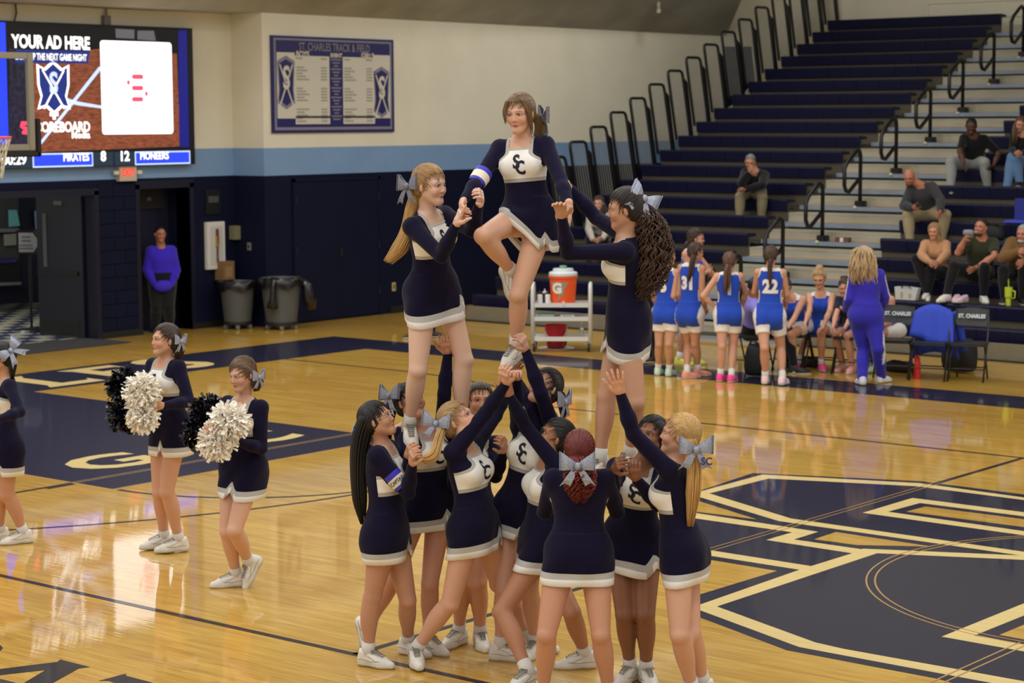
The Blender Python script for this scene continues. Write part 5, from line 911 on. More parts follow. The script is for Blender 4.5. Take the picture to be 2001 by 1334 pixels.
# ---- shoes
def shoe(root, a, tv, s, colr=None, size=1., laces=True, h=.006, sock=None, sole=None, up=None):
    a = V(a); T_ = unit(V(tv)); zz = V((0, 0, 1.)) if up is None else V(up)
    Up = zz - T_ * (zz @ T_)
    Up = unit(Up) if np.linalg.norm(Up) > .1 else unit(V((-.63, .77, .0)) * -1); L = np.cross(Up, T_); s = s * size; q = lambda x, y, z: a + (L * x + T_ * y + Up * z) * s
    pr = [cone(q(0, -.028, -.048), q(0, .105, -.058), .036 * s, .038 * s, .03, 'shoe', (Up, 1.05)), cone(q(0, .105, -.058), q(.006, .165, -.062), .037 * s, .026 * s, .03, 'shoe'), cone(q(0, -.008, .006), q(0, .07, -.03), .040 * s, .034 * s, .04, 'shoe'), cone(q(0, -.03, -.05), q(0, -.022, .0), .036 * s, .033 * s, .03, 'shoe')]
    flatc = lambda g: (-.083 * s) - ((g - a) @ Up); topc = lambda g: ((g - a) @ Up) - .012 * s - .25 * ((a - g) @ T_)
    m = SHOE if colr is None else mat('shoe_%d_%d_%d' % colr, colr, rough=.5, noise=.05)
    P, F = poly(pr, h, 0, [flatc, topc]); o = mesh_from('shoe', P, F, m, root)
    P, F = poly(pr, h, .004 * s, [flatc, lambda g: ((g - a) @ Up) + .062 * s]); mesh_from('sole', P, F, sole or SOLE, o)
    if laces:
        mb = MB()
        def hug(X, cc, lift):
            X = np.array(X); d = X - np.array(cc); d /= np.linalg.norm(d, axis=1)[:, None]
            for _ in range(14):
                D = pr[0].fn(X)
                for p_ in pr[1:]: D = smin(D, p_.fn(X), p_.k)
                X = X - d * (D - lift)[:, None] * .9
            return X
        for k in range(6):
            y = .036 + k * .015
            for sg in (1, -1): mb.tube(hug([q(sg * x_, y + .010 * (x_ / .024 + 1) / 2, .04) for x_ in np.linspace(-.024, .024, 5)], [q(sg * x_ * .3, y, -.06) for x_ in np.linspace(-.024, .024, 5)], .0022 * s), .0030 * s, 5)
        for sg in (1, -1): mb.tube([q(0, .042, .020), q(.020 * sg, .036, .028), q(.036 * sg, .05, .012), q(.012 * sg, .048, .014)], .0026 * s, 5)
        mb.build('lace', LACE, o)
        mb = MB()
        for sg in (1, -1):
            ys_ = [-.05 + .02 * i for i in range(9)]
            mb.tube(hug([q(sg * .06, y, -.036 + .005 * math.sin(i)) for i, y in enumerate(ys_)], [q(0, y, -.045) for y in ys_], .0005), .0015 * s, 4)
            mb.tube(hug([q(sg * .05, .02 + .018 * i, .0 - .010 * i) for i in range(5)], [q(0, .02 + .018 * i, -.05) for i in range(5)], .0005), .0013 * s, 4)
        mb.build('seam', LACE, o)
    if sock is not None:
        mb = MB(); d = unit(V(sock[0]) - a); pts = [a - d * .03 * s, a + d * .03 * s, a + d * sock[1] * s]; mb.tube(pts, [.046 * s, .042 * s, (.041 + .012 * (sock[1] > .1)) * s], 16); mb.build('sock', SOCK if len(sock) < 3 else sock[2], root, smooth=True)
    return o
# ---- skirt
def hull2(p):
    p = p[np.lexsort((p[:, 1], p[:, 0]))]
    def half(q):
        o = []
        for v in q:
            while len(o) > 1 and (o[-1][0] - o[-2][0]) * (v[1] - o[-2][1]) - (o[-1][1] - o[-2][1]) * (v[0] - o[-2][0]) <= 0: o.pop()
            o.append(v)
        return o
    a, b = half(p), half(p[::-1]); return np.array(a[:-1] + b[:-1])
def skirt(root, BV, fr_, s, top=.30, hem=-.215, notch=(52,), ease=.012, cap=.30, rmax=.24, flare=.034, lift=None, tilt=None, bandw=.036, bands=None, name='skirt', mats=None, n=72):
    pel, U, T, F, L = fr_; mats = mats or [SK_N, SK_S, SK_W]
    if tilt is not None: U = unit(U + V(tilt)); F = unit(F - U * (F @ U)); L = np.cross(U, F)
    q = BV - pel; z = q @ U; xy = np.stack([q @ L, q @ F], 1); th = np.linspace(0, 2 * math.pi, n, endpoint=False); dirs = np.stack([np.cos(th), np.sin(th)], 1)
    zt, zb = top * T, hem * s * 1.65 / 1.65
    levels = np.linspace(zt, zb, 17); Rr = []
    for zz in levels:
        m = np.abs(z - zz) < .022; P = xy[m]
        P = P[np.linalg.norm(P, axis=1) < cap * s]
        if len(P) < 8: Rr.append(Rr[-1] if Rr else np.full(n, .13 * s)); continue
        H_ = hull2(P); c_ = H_.mean(0) * 0; r = np.zeros(n)
        e0, e1 = H_, np.roll(H_, -1, 0)
        for i, d in enumerate(dirs):
            ed = e1 - e0; den = d[0] * ed[:, 1] - d[1] * ed[:, 0]; den = np.where(np.abs(den) < 1e-9, 1e-9, den)
            t = (e0[:, 0] * ed[:, 1] - e0[:, 1] * ed[:, 0]) / den; u = (e0[:, 0] * d[1] - e0[:, 1] * d[0]) / den
            ok = (t > 0) & (u >= -1e-6) & (u <= 1 + 1e-6); r[i] = t[ok].max() if ok.any() else .1 * s
        Rr.append(r)
    Rr = np.minimum(np.array(Rr), rmax * s) + ease * s * np.linspace(.25, 1, len(Rr))[:, None]
    for i in range(1, len(Rr)): Rr[i] = np.maximum(Rr[i], Rr[i - 1] - .004) + (flare * s / 16 if levels[i] < -.02 else 0)
    k = np.array([1, 2, 3, 2, 1.]) / 9
    for _ in range(2): Rr = sum(np.roll(Rr, j - 2, 1) * k[j] for j in range(5))
    # rows as heights above the hem
    hemz = np.full(n, zb); nz = np.zeros(n); dn = np.full(n, 9.)
    for deg in notch:
        d = np.abs((np.degrees(th) - (90 - deg) + 180) % 360 - 180); dn = np.minimum(dn, np.radians(d) * .15)
    nz = np.clip(.06 - dn * 1.35, 0, None) * s; hemz = hemz + nz
    if lift: hemz = hemz + lift[1] * np.clip(np.cos(th - math.radians(90 - lift[0])), 0, 1) ** lift[2]
    rows = [0, bandw * s, bandw * 1.95 * s] ; tops = [hemz, hemz + rows[1], hemz + rows[2]]
    lev = tops + [hemz + rows[2] + (zt - hemz - rows[2]) * f for f in np.linspace(0, 1, 11)[1:]]
    vs = []; fs = []; mi = []
    for zz in lev:
        for i in range(n):
            r = np.interp(-zz[i], -levels, Rr[:, i]); wob = .004 * s * math.sin(5 * th[i] + zz[i] * 30) * (1 if zz[i] < 0 else .3); vs.append(pel + (L * dirs[i, 0] + F * dirs[i, 1]) * (r + wob) + U * zz[i])
    for j in range(len(lev) - 1):
        for i in range(n):
            fs.append((j * n + i, j * n + (i + 1) % n, (j + 1) * n + (i + 1) % n, (j + 1) * n + i)); mi.append(2 if j == 0 else 1 if j == 1 else 0)
            if mi[-1] == 2 and .012 < dn[i] < .035 and notch: mi[-1] = 1
    o = mesh_from(name, np.array(vs), fs, mats, root, mi=mi)
    sm = o.modifiers.new('thick', 'SOLIDIFY'); sm.thickness = .006; sm.offset = 1
    return o
# ---- decals pressed onto a garment
def decal(name, txt, size, pr, fr_, t, x, off, m, parent, back=False, sx=1., bold=.003, layers=None, sag=0, names=('torso',)):
    pel, U, T, F, L = fr_; d = -F if not back else F
    vs, fs = text_mb(txt, size, sx=sx, bold=bold)
    # refine
    me = bpy.data.meshes.new('d'); me.from_pydata(vs, [], fs); bm = bmesh.new(); bm.from_mesh(me); bmesh.ops.triangulate(bm, faces=bm.faces[:])
    for _ in range(2):
        bmesh.ops.subdivide_edges(bm, edges=[e for e in bm.edges if e.calc_length() > .018], cuts=1); bmesh.ops.triangulate(bm, faces=bm.faces[:])
    vs = np.array([v.co[:] for v in bm.verts]); fs = [tuple(v.index for v in f.verts) for f in bm.faces]; bm.free(); bpy.data.meshes.remove(me)
    r = L if not back else -L
    o_ = pel + U * T * t + r * x - d * .35; P = o_ + vs[:, :1] * r[None] * -1 * (-1) + vs[:, 1:2] * U[None]
    P = o_ + vs[:, :1] * r[None] + vs[:, 1:2] * U[None]
    tp = [p for p in pr if p.tag in names]
    dist = np.zeros(len(P))
    for _ in range(60):
        q = P + dist[:, None] * d; D = np.full(len(P), 1.)
        for p in tp: D = smin(D, p.fn(q), p.k) if p.k else np.minimum(D, p.fn(q))
        st = np.clip(D - off, -.02, .05) * .8; dist += st
        if np.abs(st).max() < .0005: break
    Q = P + dist[:, None] * d; mb = MB(); mb.add(Q, fs); return mb.build(name, m, parent, fix=False)
# ---- assemble a person
def make_person(pid, label, skin=(214, 170, 146), lips=(176, 96, 92), brow=(92, 70, 54), haircol=(110, 84, 58), near=True, male=False, stout=1., hands=None, gaze=(0, 0), group=None, hd=1.0):
    skin = tuple(int(v) for v in V(skin) * V((.93, .90, .86)))
    J = {k: (v if k == 'H' else (V(v) / 1000.)) for k, v in JT[pid].items()}; s = J['H'] / 1.65
    root = thing('person', label, 'person', (J['pel'][0], J['pel'][1], min(J['aL'][2], J['aR'][2]) - .085 * s), group)
    pr, fr_ = body_prims(J, s, male, stout)
    up = unit(.35 * fr_[1] + V((0, 0, .65))); fh = V(J['fh']); hs = s * hd
    hp, A = head_prims(J['hed'], fh, up - fh * (up @ fh) + up * .0, hs, J['nek'], male)
    hb = 0.0095 if near else .014; hh = .0042 if near else .0075
    hnd = {}
    hands = hands or {}
    for S_, sg in (('L', 1), ('R', -1)):
        o = hands.get(S_, {}); w_, t_ = J['w' + S_], J['h' + S_]; e_ = J['e' + S_]
        nrm = V(o['n']) if 'n' in o else unit((fr_[0] + fr_[1] * fr_[2] * .5) - w_)
        hnd[S_] = hand_prims(w_, t_, nrm, sg * o.get('flip', 1), s * (1.08 if male else 1.), o.get('c', .45), o.get('sp', .12), o.get('pt', False), o.get('th', 1.))
    allp = pr + hp
    P, F = poly(allp, hb); Ps, Fs = [], []
    hbox = (J['hed'] - .145 * s, J['hed'] + .145 * s)
    cen = P[F].mean(1); ins = ((cen > hbox[0] + hb) & (cen < hbox[1] - hb)).all(1)
    keep = ~ins; P0, F0_ = prune(P, F[keep]); parts = [(P0, F0_, 'b')]
    P1, F1 = poly(allp, hh, 0, (), hbox); parts.append((P1, F1, 'h'))
    for S_ in 'LR':
        Ph, Fh = poly(hnd[S_], .0036 if near else .0065); parts.append((Ph, Fh, 'a'))
    cols = []; n0 = 0
    for p_, f_, k_ in parts:
        cols.append(paint_head(p_, J['hed'], A, hs, skin, lips, brow, not near) if k_ == 'h' else np.tile(V(lin(skin)), (len(p_), 1))); Ps.append(p_); Fs.append(f_ + n0); n0 += len(p_)
    body = mesh_from('body', np.concatenate(Ps), np.concatenate(Fs), SKIN, root, col=np.concatenate(cols))
    if near: add_eyes(body, J['hed'], A, hs, gaze)
    return dict(root=root, J=J, s=s, pr=pr, fr=fr_, A=A, hp=hp, BV=P0[np.min([p.fn(P0) for p in pr if p.tag[:3] in ('arm', 'for')], 0) > .022], hb=hb, body=body, near=near, hs=hs)
def garment(pp, name, tags, off, colr=None, cuts=(), m=None, tc=False, h=None, extra=(), ends={}, clip=None):
    prs = []
    for p in pp['pr']:
        if p.tag not in tags: continue
        if p.tag in ends:
            a_, b_ = {'fore': 'ew', 'arm': 'se', 'shin': 'ka', 'thigh': 'pk'}[p.tag[:-1]]; S_ = p.tag[-1]; A_, B_ = pp['J'][a_ + S_], pp['J'][b_ + S_]; d_ = unit(B_ - A_); f_ = ends[p.tag] * np.linalg.norm(B_ - A_)
            prs.append(Prim((lambda fn, A_, d_, f_: (lambda g: np.maximum(fn(g), (g - A_) @ d_ - f_ - off)))(p.fn, A_, d_, f_), p.lo, p.hi, p.k, p.tag))
        elif clip and p.tag == 'torso':
            prs.append(Prim((lambda fn: (lambda g: np.maximum(fn(g), tcut(pp, *clip)(g) - off)))(p.fn), p.lo, p.hi, p.k, p.tag))
        else: prs.append(p)
    prs += list(extra); P, F = poly(prs, h or pp['hb'], off, cuts)
    at_ = None
    if tc:
        pel, U, T, Fv, L = pp['fr']; q = P - pel; x, y, t = q @ L, q @ Fv, (q @ U) / T; dm = np.full(len(P), 9.); dt_ = np.full(len(P), 9.)
        for p in pp['pr']:
            if p.tag[:3] in ('arm', 'for'): dm = np.minimum(dm, p.fn(P))
        dt_ = pp['pr'][0].fn(P)
        for p in pp['pr'][1:3]: dt_ = np.minimum(dt_, p.fn(P))
        y = y - 1.5 * np.clip((dt_ - dm) / .014 + .3, 0, 1); at_ = {'tc': np.stack([x / pp['s'], y, t], 1)}
    col = None if colr is None else np.tile(V(lin(colr)), (len(P), 1))
    return mesh_from(name, P, F, m or CLOTH, pp['root'], col=col, attrs=at_)
def tcut(pp, lo=None, hi=None):      # keep between two heights of the torso axis
    pel, U, T, F, L = pp['fr']
    def c(g):
        t = (g - pel) @ U; d = np.full(t.shape, -9.)
        if lo is not None: d = np.maximum(d, lo * T - t)
        if hi is not None: d = np.maximum(d, t - hi * T)
        return d
    return c
def limbcut(pp, S_, a, b, frac, rad=.16):  # remove what lies past a fraction of a limb
    A_, B_ = pp['J'][a + S_], pp['J'][b + S_]; d = unit(B_ - A_); l = np.linalg.norm(B_ - A_)
    def c(g):
        q = g - A_; t = q @ d - frac * l; r = np.sqrt(np.maximum((q * q).sum(-1) - (q @ d) ** 2, 0)); return np.minimum(t, rad - r)
    return c
def neckcut(pp, w=.062, t0=.885, back=.985):
    pel, U, T, F, L = pp['fr']; s = pp['s']; nk = pp['J']['nek']; ax = unit(pp['J']['hed'] - nk)
    def c(g):
        q = g - pel; x, y, t = np.abs(q @ L), q @ F, (q @ U) / T
        a = np.minimum(np.minimum(np.minimum(w * s - x, y + .02 * s), (t - t0) * T), np.minimum(.115 * s - y, (1.04 - t) * T))          # square neckline in front
        p = g - nk; h = p @ ax; r = np.sqrt(np.maximum((p * p).sum(-1) - h * h, 0)); b = np.minimum(np.minimum(.078 * s - r, h - .004 * s), .05 * s - h)
        return np.maximum(a, b)
    return c
def cheer(pid, label, bow_at=None, logo=True, sk=None, shoes='LR', band=None, near=True, sleeve=.97, fing=None, **k):
    pp = make_person(pid, label, near=near, **k); J, s, root = pp['J'], pp['s'], pp['root']
    cuts = [neckcut(pp)]
    top = garment(pp, 'uniform_top', ('torso', 'armL', 'armR', 'foreL', 'foreR'), .0065, None, cuts, CHEER, True, clip=(.06, None), ends={'foreL': sleeve, 'foreR': sleeve})
    if logo:
        decal('monogram', 'S', .112 * s, pp['pr'], pp['fr'], .715, -.010 * s, .0080, LOGOD, top, sx=.8, bold=.0035); decal('monogram', 'C', .112 * s, pp['pr'], pp['fr'], .64, .014 * s, .0080, LOGOD, top, sx=.8, bold=.0035)
    skirt(root, pp['BV'], pp['fr'], s, **(sk or {}))
    for S_ in shoes: shoe(root, J['a' + S_], J['t' + S_], s, sock=(J['k' + S_], .075))
    if band:
        S_, fa, cols, txt = band; a, b = J['s' + S_], J['e' + S_]
        if fa > 1: a, b, fa = J['e' + S_], J['w' + S_], fa - 1
        d = unit(b - a); c_ = a + (b - a) * fa; mb = MB(); mb.tube([c_ - d * .055, c_ + d * .05], [.056 * s, .052 * s], 20, False); bo = mb.build('captain_armband', mat('armband_blue', (52, 44, 190), rough=.5), root, smooth=True)
        mb = MB(); mb.tube([c_ - d * .022, c_ + d * .03], [.0572 * s, .0545 * s], 20, False); mb.build('armband_stripe', mat('armband_white', (226, 220, 196)), bo, smooth=True)
        if txt:
            v = unit(V((19.7, -20.9, 3.2)) - c_); v = unit(v - d * (v @ d)); text('armband_text', txt, .03, c_ + v * .066 * s + d * .004, np.cross(d, v) * -1 if np.cross(d, v)[2] < 0 else np.cross(d, v), np.cross(v, np.cross(d, v) * -1 if np.cross(d, v)[2] < 0 else np.cross(d, v)), mat('armband_ink', (40, 36, 60)), bo, bold=.001, sx=.8)
    return pp

CR = V((.773, .634, 0)); CT = V((.634, -.773, 0)); UZ = V((0, 0, 1.))
def off(pp, x, z, y=0): return pp['J']['hed'] + CR * x + UZ * z + CT * y
def cap_hair(pp, c, style='back', thick=.011, root=None, low=-.055): return hair_cap(pp['root'], pp['J']['hed'], pp['A'], pp['hs'], c, .0065 if pp['near'] else .011, thick, style, None if root is None else off(pp, *root), low, 430 if pp['near'] else (90 if style != 'short' else 0))
def tail(pp, name, path, rad, c, n=40, **k):
    if pp['near'] and not k.get('curl') and 'thick' not in k: n = int(n * 1.9); k['thick'] = .0042
    return strands(pp['root'], name, [off(pp, *q) for q in path], rad, c, n=n, **k)
def bow_(pp, at_, n, up=(0, 0, 1), s=1., **k): return bow(pp['root'], off(pp, *at_), CR * n[0] + UZ * n[1] + CT * n[2], CR * up[0] + UZ * up[2] + CT * up[1], s, **k)
def outfit(pid, label, top, pants, sleeve=('fore', .93), hair=None, style='short', shoes=(30, 30, 32), legs=('shin', .92), open_=.97, toff=.014, poff=.016, male=True, near=False, topm=None, shoe_on=True, **k):
    pp = make_person(pid, label, near=near, male=male, **k); J, s, root = pp['J'], pp['s'], pp['root']
    if sleeve[0] == 'fore': tg, en = ('torso', 'armL', 'armR', 'foreL', 'foreR'), {'foreL': sleeve[1], 'foreR': sleeve[1]}
    else: tg, en = ('torso', 'armL', 'armR'), {'armL': sleeve[1], 'armR': sleeve[1]}
    pp['top'] = garment(pp, 'top', tg, toff, top, [neckcut(pp, .045, open_)], ends=en, clip=(-.1, None))
    tg = ('torso', 'thighL', 'thighR', 'shinL', 'shinR') if legs[0] == 'shin' else ('torso', 'thighL', 'thighR'); en = {legs[0] + 'L': legs[1], legs[0] + 'R': legs[1]}
    pp['pants'] = garment(pp, 'trousers' if legs[0] == 'shin' else 'shorts', tg, poff, pants, [], ends=en, clip=(None, .2))
    if shoe_on:
        for S_ in 'LR': shoe(root, J['a' + S_], J['t' + S_], s, shoes, 1.08 if male else 1., False, .011)
    if hair: cap_hair(pp, hair, style, .007 if style == 'short' else .012, low=-.03 if style == 'short' else -.055)
    return pp
def player(pid, label, num, shoes, hair, hairpath, rad, style='back', sock=.09, strands_=26, curl=0., **k):
    pp = make_person(pid, label, near=False, **k); J, s, root = pp['J'], pp['s'], pp['root']; pel, U, T, F, L = pp['fr']
    BLU, WHT = V(lin((32, 70, 178))), V(lin((226, 222, 216)))
    o = garment(pp, 'jersey', ('torso',), .012, (40, 78, 190), [neckcut(pp, .07, .90, .975)] + [(lambda c_: (lambda g: .062 * s - np.sqrt(((g - c_) ** 2).sum(-1))))(J['s' + S_] + L * sg * .02) for S_, sg in (('L', 1), ('R', -1))], h=.0105, clip=(-.18, None))
    P = np.array([v.co[:] for v in o.data.vertices]); q = P - pel; x, y, t = q @ L, q @ F, (q @ U) / T
    dS = np.minimum(*[np.linalg.norm(P - (J['s' + S_] + L * sg * .02), axis=1) for S_, sg in (('L', 1), ('R', -1))]); wht = (dS < .075 * s) | (t > .955) | ((np.abs(y) < .035) & (np.abs(x) > .10 * s) & (t < .55))
    def setc(o, m):
        c = np.where(m[:, None], WHT, BLU); o.data.color_attributes['Col'].data.foreach_set('color', np.concatenate([c, np.ones((len(c), 1))], 1).astype(np.float32).ravel())
    setc(o, wht)
    if num: 
        back = (F @ CT) < 0; decal('jersey_number', num, .21 * s, pp['pr'], pp['fr'], .62, 0, .016, mat('number_white', (228, 224, 214), rough=.7), o, back=back, sx=.85, bold=.012)
    o2 = garment(pp, 'shorts', ('torso', 'thighL', 'thighR'), .02, (40, 78, 190), [], clip=(None, .22), ends={'thighL': .46, 'thighR': .46}, h=.0105)
    P = np.array([v.co[:] for v in o2.data.vertices]); m = np.zeros(len(P), bool)
    for S_, sg in (('L', 1), ('R', -1)):
        a, b = J['p' + S_], J['k' + S_]; d = unit(b - a); near_ = ((P - pel) @ L * sg) > -.005; m |= near_ & (((P - a) @ d) > .34 * np.linalg.norm(b - a)); m |= near_ & ((P - a) @ L * sg > .078 * s)
    setc(o2, m)
    for S_ in 'LR': shoe(root, J['a' + S_], J['t' + S_], s, shoes, 1.0, False, .011, sock=(J['k' + S_], sock))
    cap_hair(pp, hair, style, root=hairpath[0] if hairpath else None)
    if hairpath: tail(pp, 'ponytail', hairpath, rad, hair, n=strands_, thick=.008, m=9, curl=curl)
    return pp
def pom(label, blobs, c, group, seed):
    r = np.random.RandomState(seed); t = thing('pom_pom', label, 'pom-pom', tuple(np.mean([b[0] for b in blobs], 0)), group)
    m = mat('pom_white_strips', (248, 242, 230), rough=.42, noise=.1, nscale=30) if c else mat('pom_black_strips', (12, 12, 22), rough=.22, noise=.3, nscale=30)
    for ctr, R_ in blobs:
        mb = MB(); ctr = V(ctr)
        for i in range(950):
            d = unit(r.randn(3)); v = unit(d * .9 + r.randn(3) * .45); a = unit(np.cross(v, r.randn(3))); w = .005 + .0055 * r.rand(); base = ctr + d * R_ * (.35 + .4 * r.rand()); L_ = R_ * (.28 + .2 * r.rand()); bend = unit(r.randn(3)) * .16 * R_ - UZ * .06 * R_; vs = []
            for j, tt in enumerate((0, .4, .75, 1)):
                p = base + v * L_ * tt + bend * tt * tt; vs += [tuple(p - a * w * (.4 + .9 * tt)), tuple(p + a * w * (.4 + .9 * tt))]
            mb.add(vs, [(0, 1, 3, 2), (2, 3, 5, 4), (4, 5, 7, 6)])
        o = mb.build('strip_cluster', m, t, fix=False); o['kind'] = 'stuff'
    if len(blobs) > 1: mb = MB(); mb.tube([blobs[0][0], blobs[1][0]], .014, 8); mb.build('pom_handle', BLACK if 'BLACK' in globals() else m, t)
    return t

# ------------------------------------------------------------ the stunt group
BRN, DBR, BLK, BLD, RED = (112, 86, 58), (58, 42, 32), (22, 18, 18), (192, 152, 92), (104, 36, 32)
p = cheer('F2', 'topmost cheerleader balancing on one leg at the peak of the stunt, knee raised', skin=(226, 182, 160), brow=(110, 84, 62), sk=dict(cap=.25, rmax=.17, notch=(50,), hem=-.205, lift=(-50, .22, 1.)), band=('R', .98, None, None), gaze=(-.1, -.1),
  hands={'R': dict(c=.7), 'L': dict(c=.25, n=(-.77, -.63, 0))})
cap_hair(p, BRN, root=(.085, -.0, -.05)); tail(p, 'ponytail', [(.085, -.0, -.05), (.12, -.06, -.08), (.11, -.14, -.09), (.085, -.2, -.09)], [.03, .035, .03, .012], BRN, 40)
tail(p, 'face_strands', [(-.075, .075, .05), (-.09, .01, .05), (-.082, -.06, .05)], [.008, .012, .006], BRN, 12, thick=.004); tail(p, 'face_strands', [(.01, .085, .08), (.05, .02, .07), (.062, -.06, .04), (.07, -.12, .02)], [.008, .012, .012, .006], BRN, 14, thick=.004)
bow_(p, (.125, -.03, -.04), (.75, 0, -.2), (.25, 0, 1), 1.05, m=GLIT2)
p = cheer('F1', 'left flyer with a long blonde ponytail, standing on the hands below', skin=(232, 196, 180), brow=(140, 110, 80), haircol=BLD, gaze=(-.1, 0), sk=dict(hem=-.165, notch=(40,)),
  hands={'R': dict(c=.95, pt=True, n=(.6, .75, .1)), 'L': dict(c=.85, n=(-.3, -.75, .2))})
cap_hair(p, (158, 122, 76), root=(-.075, -.02, -.05)); tail(p, 'ponytail', [(-.075, -.02, -.05), (-.11, -.14, -.08), (-.14, -.28, -.1), (-.19, -.38, -.1), (-.26, -.46, -.1)], [.03, .04, .045, .05, .03], BLD, 60, m=18)
bow_(p, (-.125, -.01, -.02), (-.6, .1, .5), (-.1, 0, 1), 1.05, m=GLIT2)
p = cheer('F3', 'right flyer with a dark curly ponytail, seen in profile', skin=(206, 160, 136), logo=False, sk=dict(notch=(28,)), hands={'L': dict(c=.5, n=(.3, -.6, .3)), 'R': dict(c=.3, n=(-.7, -.3, 0))})
cap_hair(p, (40, 30, 26), root=(.085, .02, .0)); tail(p, 'curly_ponytail', [(.085, .02, .0), (.14, -.07, 0), (.17, -.22, 0), (.15, -.4, 0), (.10, -.53, 0)], [.05, .085, .105, .10, .045], (66, 44, 32), 130, curl=.016, cfreq=9, m=14, thick=.0048)
bow_(p, (.10, .055, .02), (.5, .3, .9), (.55, 0, .8), 1.1)
p = cheer('B1', 'base with long black hair, glasses and a blue captain armband', skin=(206, 158, 134), stout=1.13, logo=False, brow=(40, 30, 28), sk=dict(hem=-.15, notch=(10,)), band=('R', .66, None, 'CAPTAIN'), gaze=(0, .2), hands={'R': dict(c=.95, n=(.5, .2, .6)), 'L': dict(c=.95, n=(.2, -.5, .2))})
cap_hair(p, BLK, root=(-.05, .03, .02)); tail(p, 'long_hair', [(-.05, .03, .02), (-.095, -.1, .0), (-.115, -.28, 0), (-.11, -.48, 0), (-.095, -.62, 0)], [.055, .06, .05, .045, .015], BLK, 80, m=16)
bow_(p, (-.125, -.115, -.05), (-.9, 0, .1), (0, 0, 1), .9)
A, c_, hs = p['A'], p['J']['hed'], p['hs']; gq = lambda x, y, z: c_ + (A[0] * x + A[1] * y + A[2] * z) * hs; mb = MB()
for x in (1, -1): mb.tube([gq(.031 * x + .022 * math.cos(a), .097 - .010 * math.cos(a) * x * x, .002 + .017 * math.sin(a)) for a in np.linspace(0, 6.283, 17)], .0016, 5); mb.tube([gq(.053 * x, .09, .006), gq(.072 * x, .03, .006), gq(.074 * x, -.01, .0)], .0016, 5)
mb.tube([gq(-.01, .1, .004), gq(.01, .1, .004)], .0016, 5); mb.build('glasses', mat('clear_glasses_frame', (196, 190, 196), rough=.2), p['root'])
p = cheer('B2', 'dark-haired base behind the left flyer, right arm raised to the flyer\'s leg', skin=(214, 164, 140), brow=(44, 34, 30), sk=dict(hem=-.15, notch=(30,)), hands={'L': dict(c=.4, n=(-.3, .3, .3)), 'R': dict(c=.9)})
cap_hair(p, BLK, root=(-.09, .0, -.03)); tail(p, 'ponytail', [(-.09, .0, -.03), (-.13, -.06, -.04), (-.15, -.18, -.05), (-.14, -.3, -.05)], [.035, .045, .04, .015], BLK, 40); bow_(p, (-.115, .035, .02), (-.6, .2, .5), (-.2, 0, 1), 1.05, m=GLIT2)
p = cheer('B3', 'blonde base lunging and reaching up under the middle flyer\'s shoe', skin=(228, 182, 160), brow=(150, 116, 84), gaze=(0, .25), sk=dict(hem=-.15, cap=.33, rmax=.26, notch=(40,)), hands={'R': dict(c=.7, n=(.2, .2, .8)), 'L': dict(c=.7, n=(-.3, 0, .8))})
cap_hair(p, (164, 130, 84), root=(-.09, -.03, .04)); tail(p, 'ponytail', [(-.09, -.03, .04), (-.115, -.1, .08), (-.14, -.18, .12), (-.20, -.205, .14), (-.27, -.18, .14)], [.024, .03, .034, .03, .012], BLD, 50, m=18); bow_(p, (-.125, -.01, .04), (-.3, .1, .9), (.1, 0, 1), 1.)
p = cheer('B4', 'base with brown skin and slicked-back hair, face lifted between the flyers\' legs', skin=(222, 168, 136), lips=(140, 74, 72), brow=(40, 30, 28), logo=False, gaze=(0, .25), hands={'R': dict(c=.8), 'L': dict(c=.8)}, sk=dict(hem=-.15))
cap_hair(p, DBR)
p = cheer('B5', 'dark-haired base at the back, left arm stretched up to the middle flyer\'s ankle', skin=(218, 172, 150), brow=(50, 38, 32), hands={'L': dict(c=.9, n=(-.4, -.2, .3)), 'R': dict(c=.7)}, sk=dict(hem=-.15))
cap_hair(p, (34, 26, 26), root=(.085, -.04, -.02)); tail(p, 'ponytail', [(.085, -.04, -.02), (.11, -.1, -.03), (.11, -.2, -.04)], [.03, .035, .012], (34, 26, 26), 30); bow_(p, (.105, -.09, .02), (.8, 0, .35), (.1, 0, 1), 1.)
p = cheer('B6', 'base in profile with dark hair and a bent front knee, both arms up', skin=(192, 138, 108), lips=(146, 84, 76), brow=(36, 28, 26), logo=False, gaze=(0, .2), sk=dict(hem=-.15, cap=.3, notch=(-75,)), hands={'L': dict(c=.6, n=(-.3, .1, .8)), 'R': dict(c=.6, n=(.3, .2, .8))})
cap_hair(p, BLK, root=(.085, -.05, .03)); tail(p, 'low_bun', [(.085, -.05, .03), (.12, -.09, .03), (.11, -.15, .03)], [.04, .05, .02], BLK, 40)
tail(p, 'face_strands', [(-.07, .06, .03), (-.085, .0, .04), (-.072, -.07, .05)], [.005, .007, .004], BLK, 7, thick=.0035)
p = cheer('B7', 'red-haired base seen from behind with a silver bow', skin=(212, 160, 134), stout=1.1, logo=False, sk=dict(hem=-.15, notch=()), hands={'L': dict(c=.7), 'R': dict(c=.7)})
cap_hair(p, RED, low=-.08, root=(-.005, -.01, .09)); tail(p, 'curly_ponytail', [(-.005, -.01, .09), (0, -.09, .13), (0, -.18, .12), (0, -.27, .11)], [.04, .085, .085, .03], (112, 38, 30), 110, curl=.012, cfreq=7, m=12, thick=.0045); bow_(p, (-.015, -.055, .185), (0, .1, 1), (0, 0, 1), 1.12)
p = cheer('B8', 'base with dark brown skin and braids, half hidden behind the raised arm on the right', skin=(150, 104, 80), lips=(104, 58, 54), brow=(26, 20, 18), hands={'L': dict(c=.85), 'R': dict(c=.85)}, sk=dict(hem=-.15))
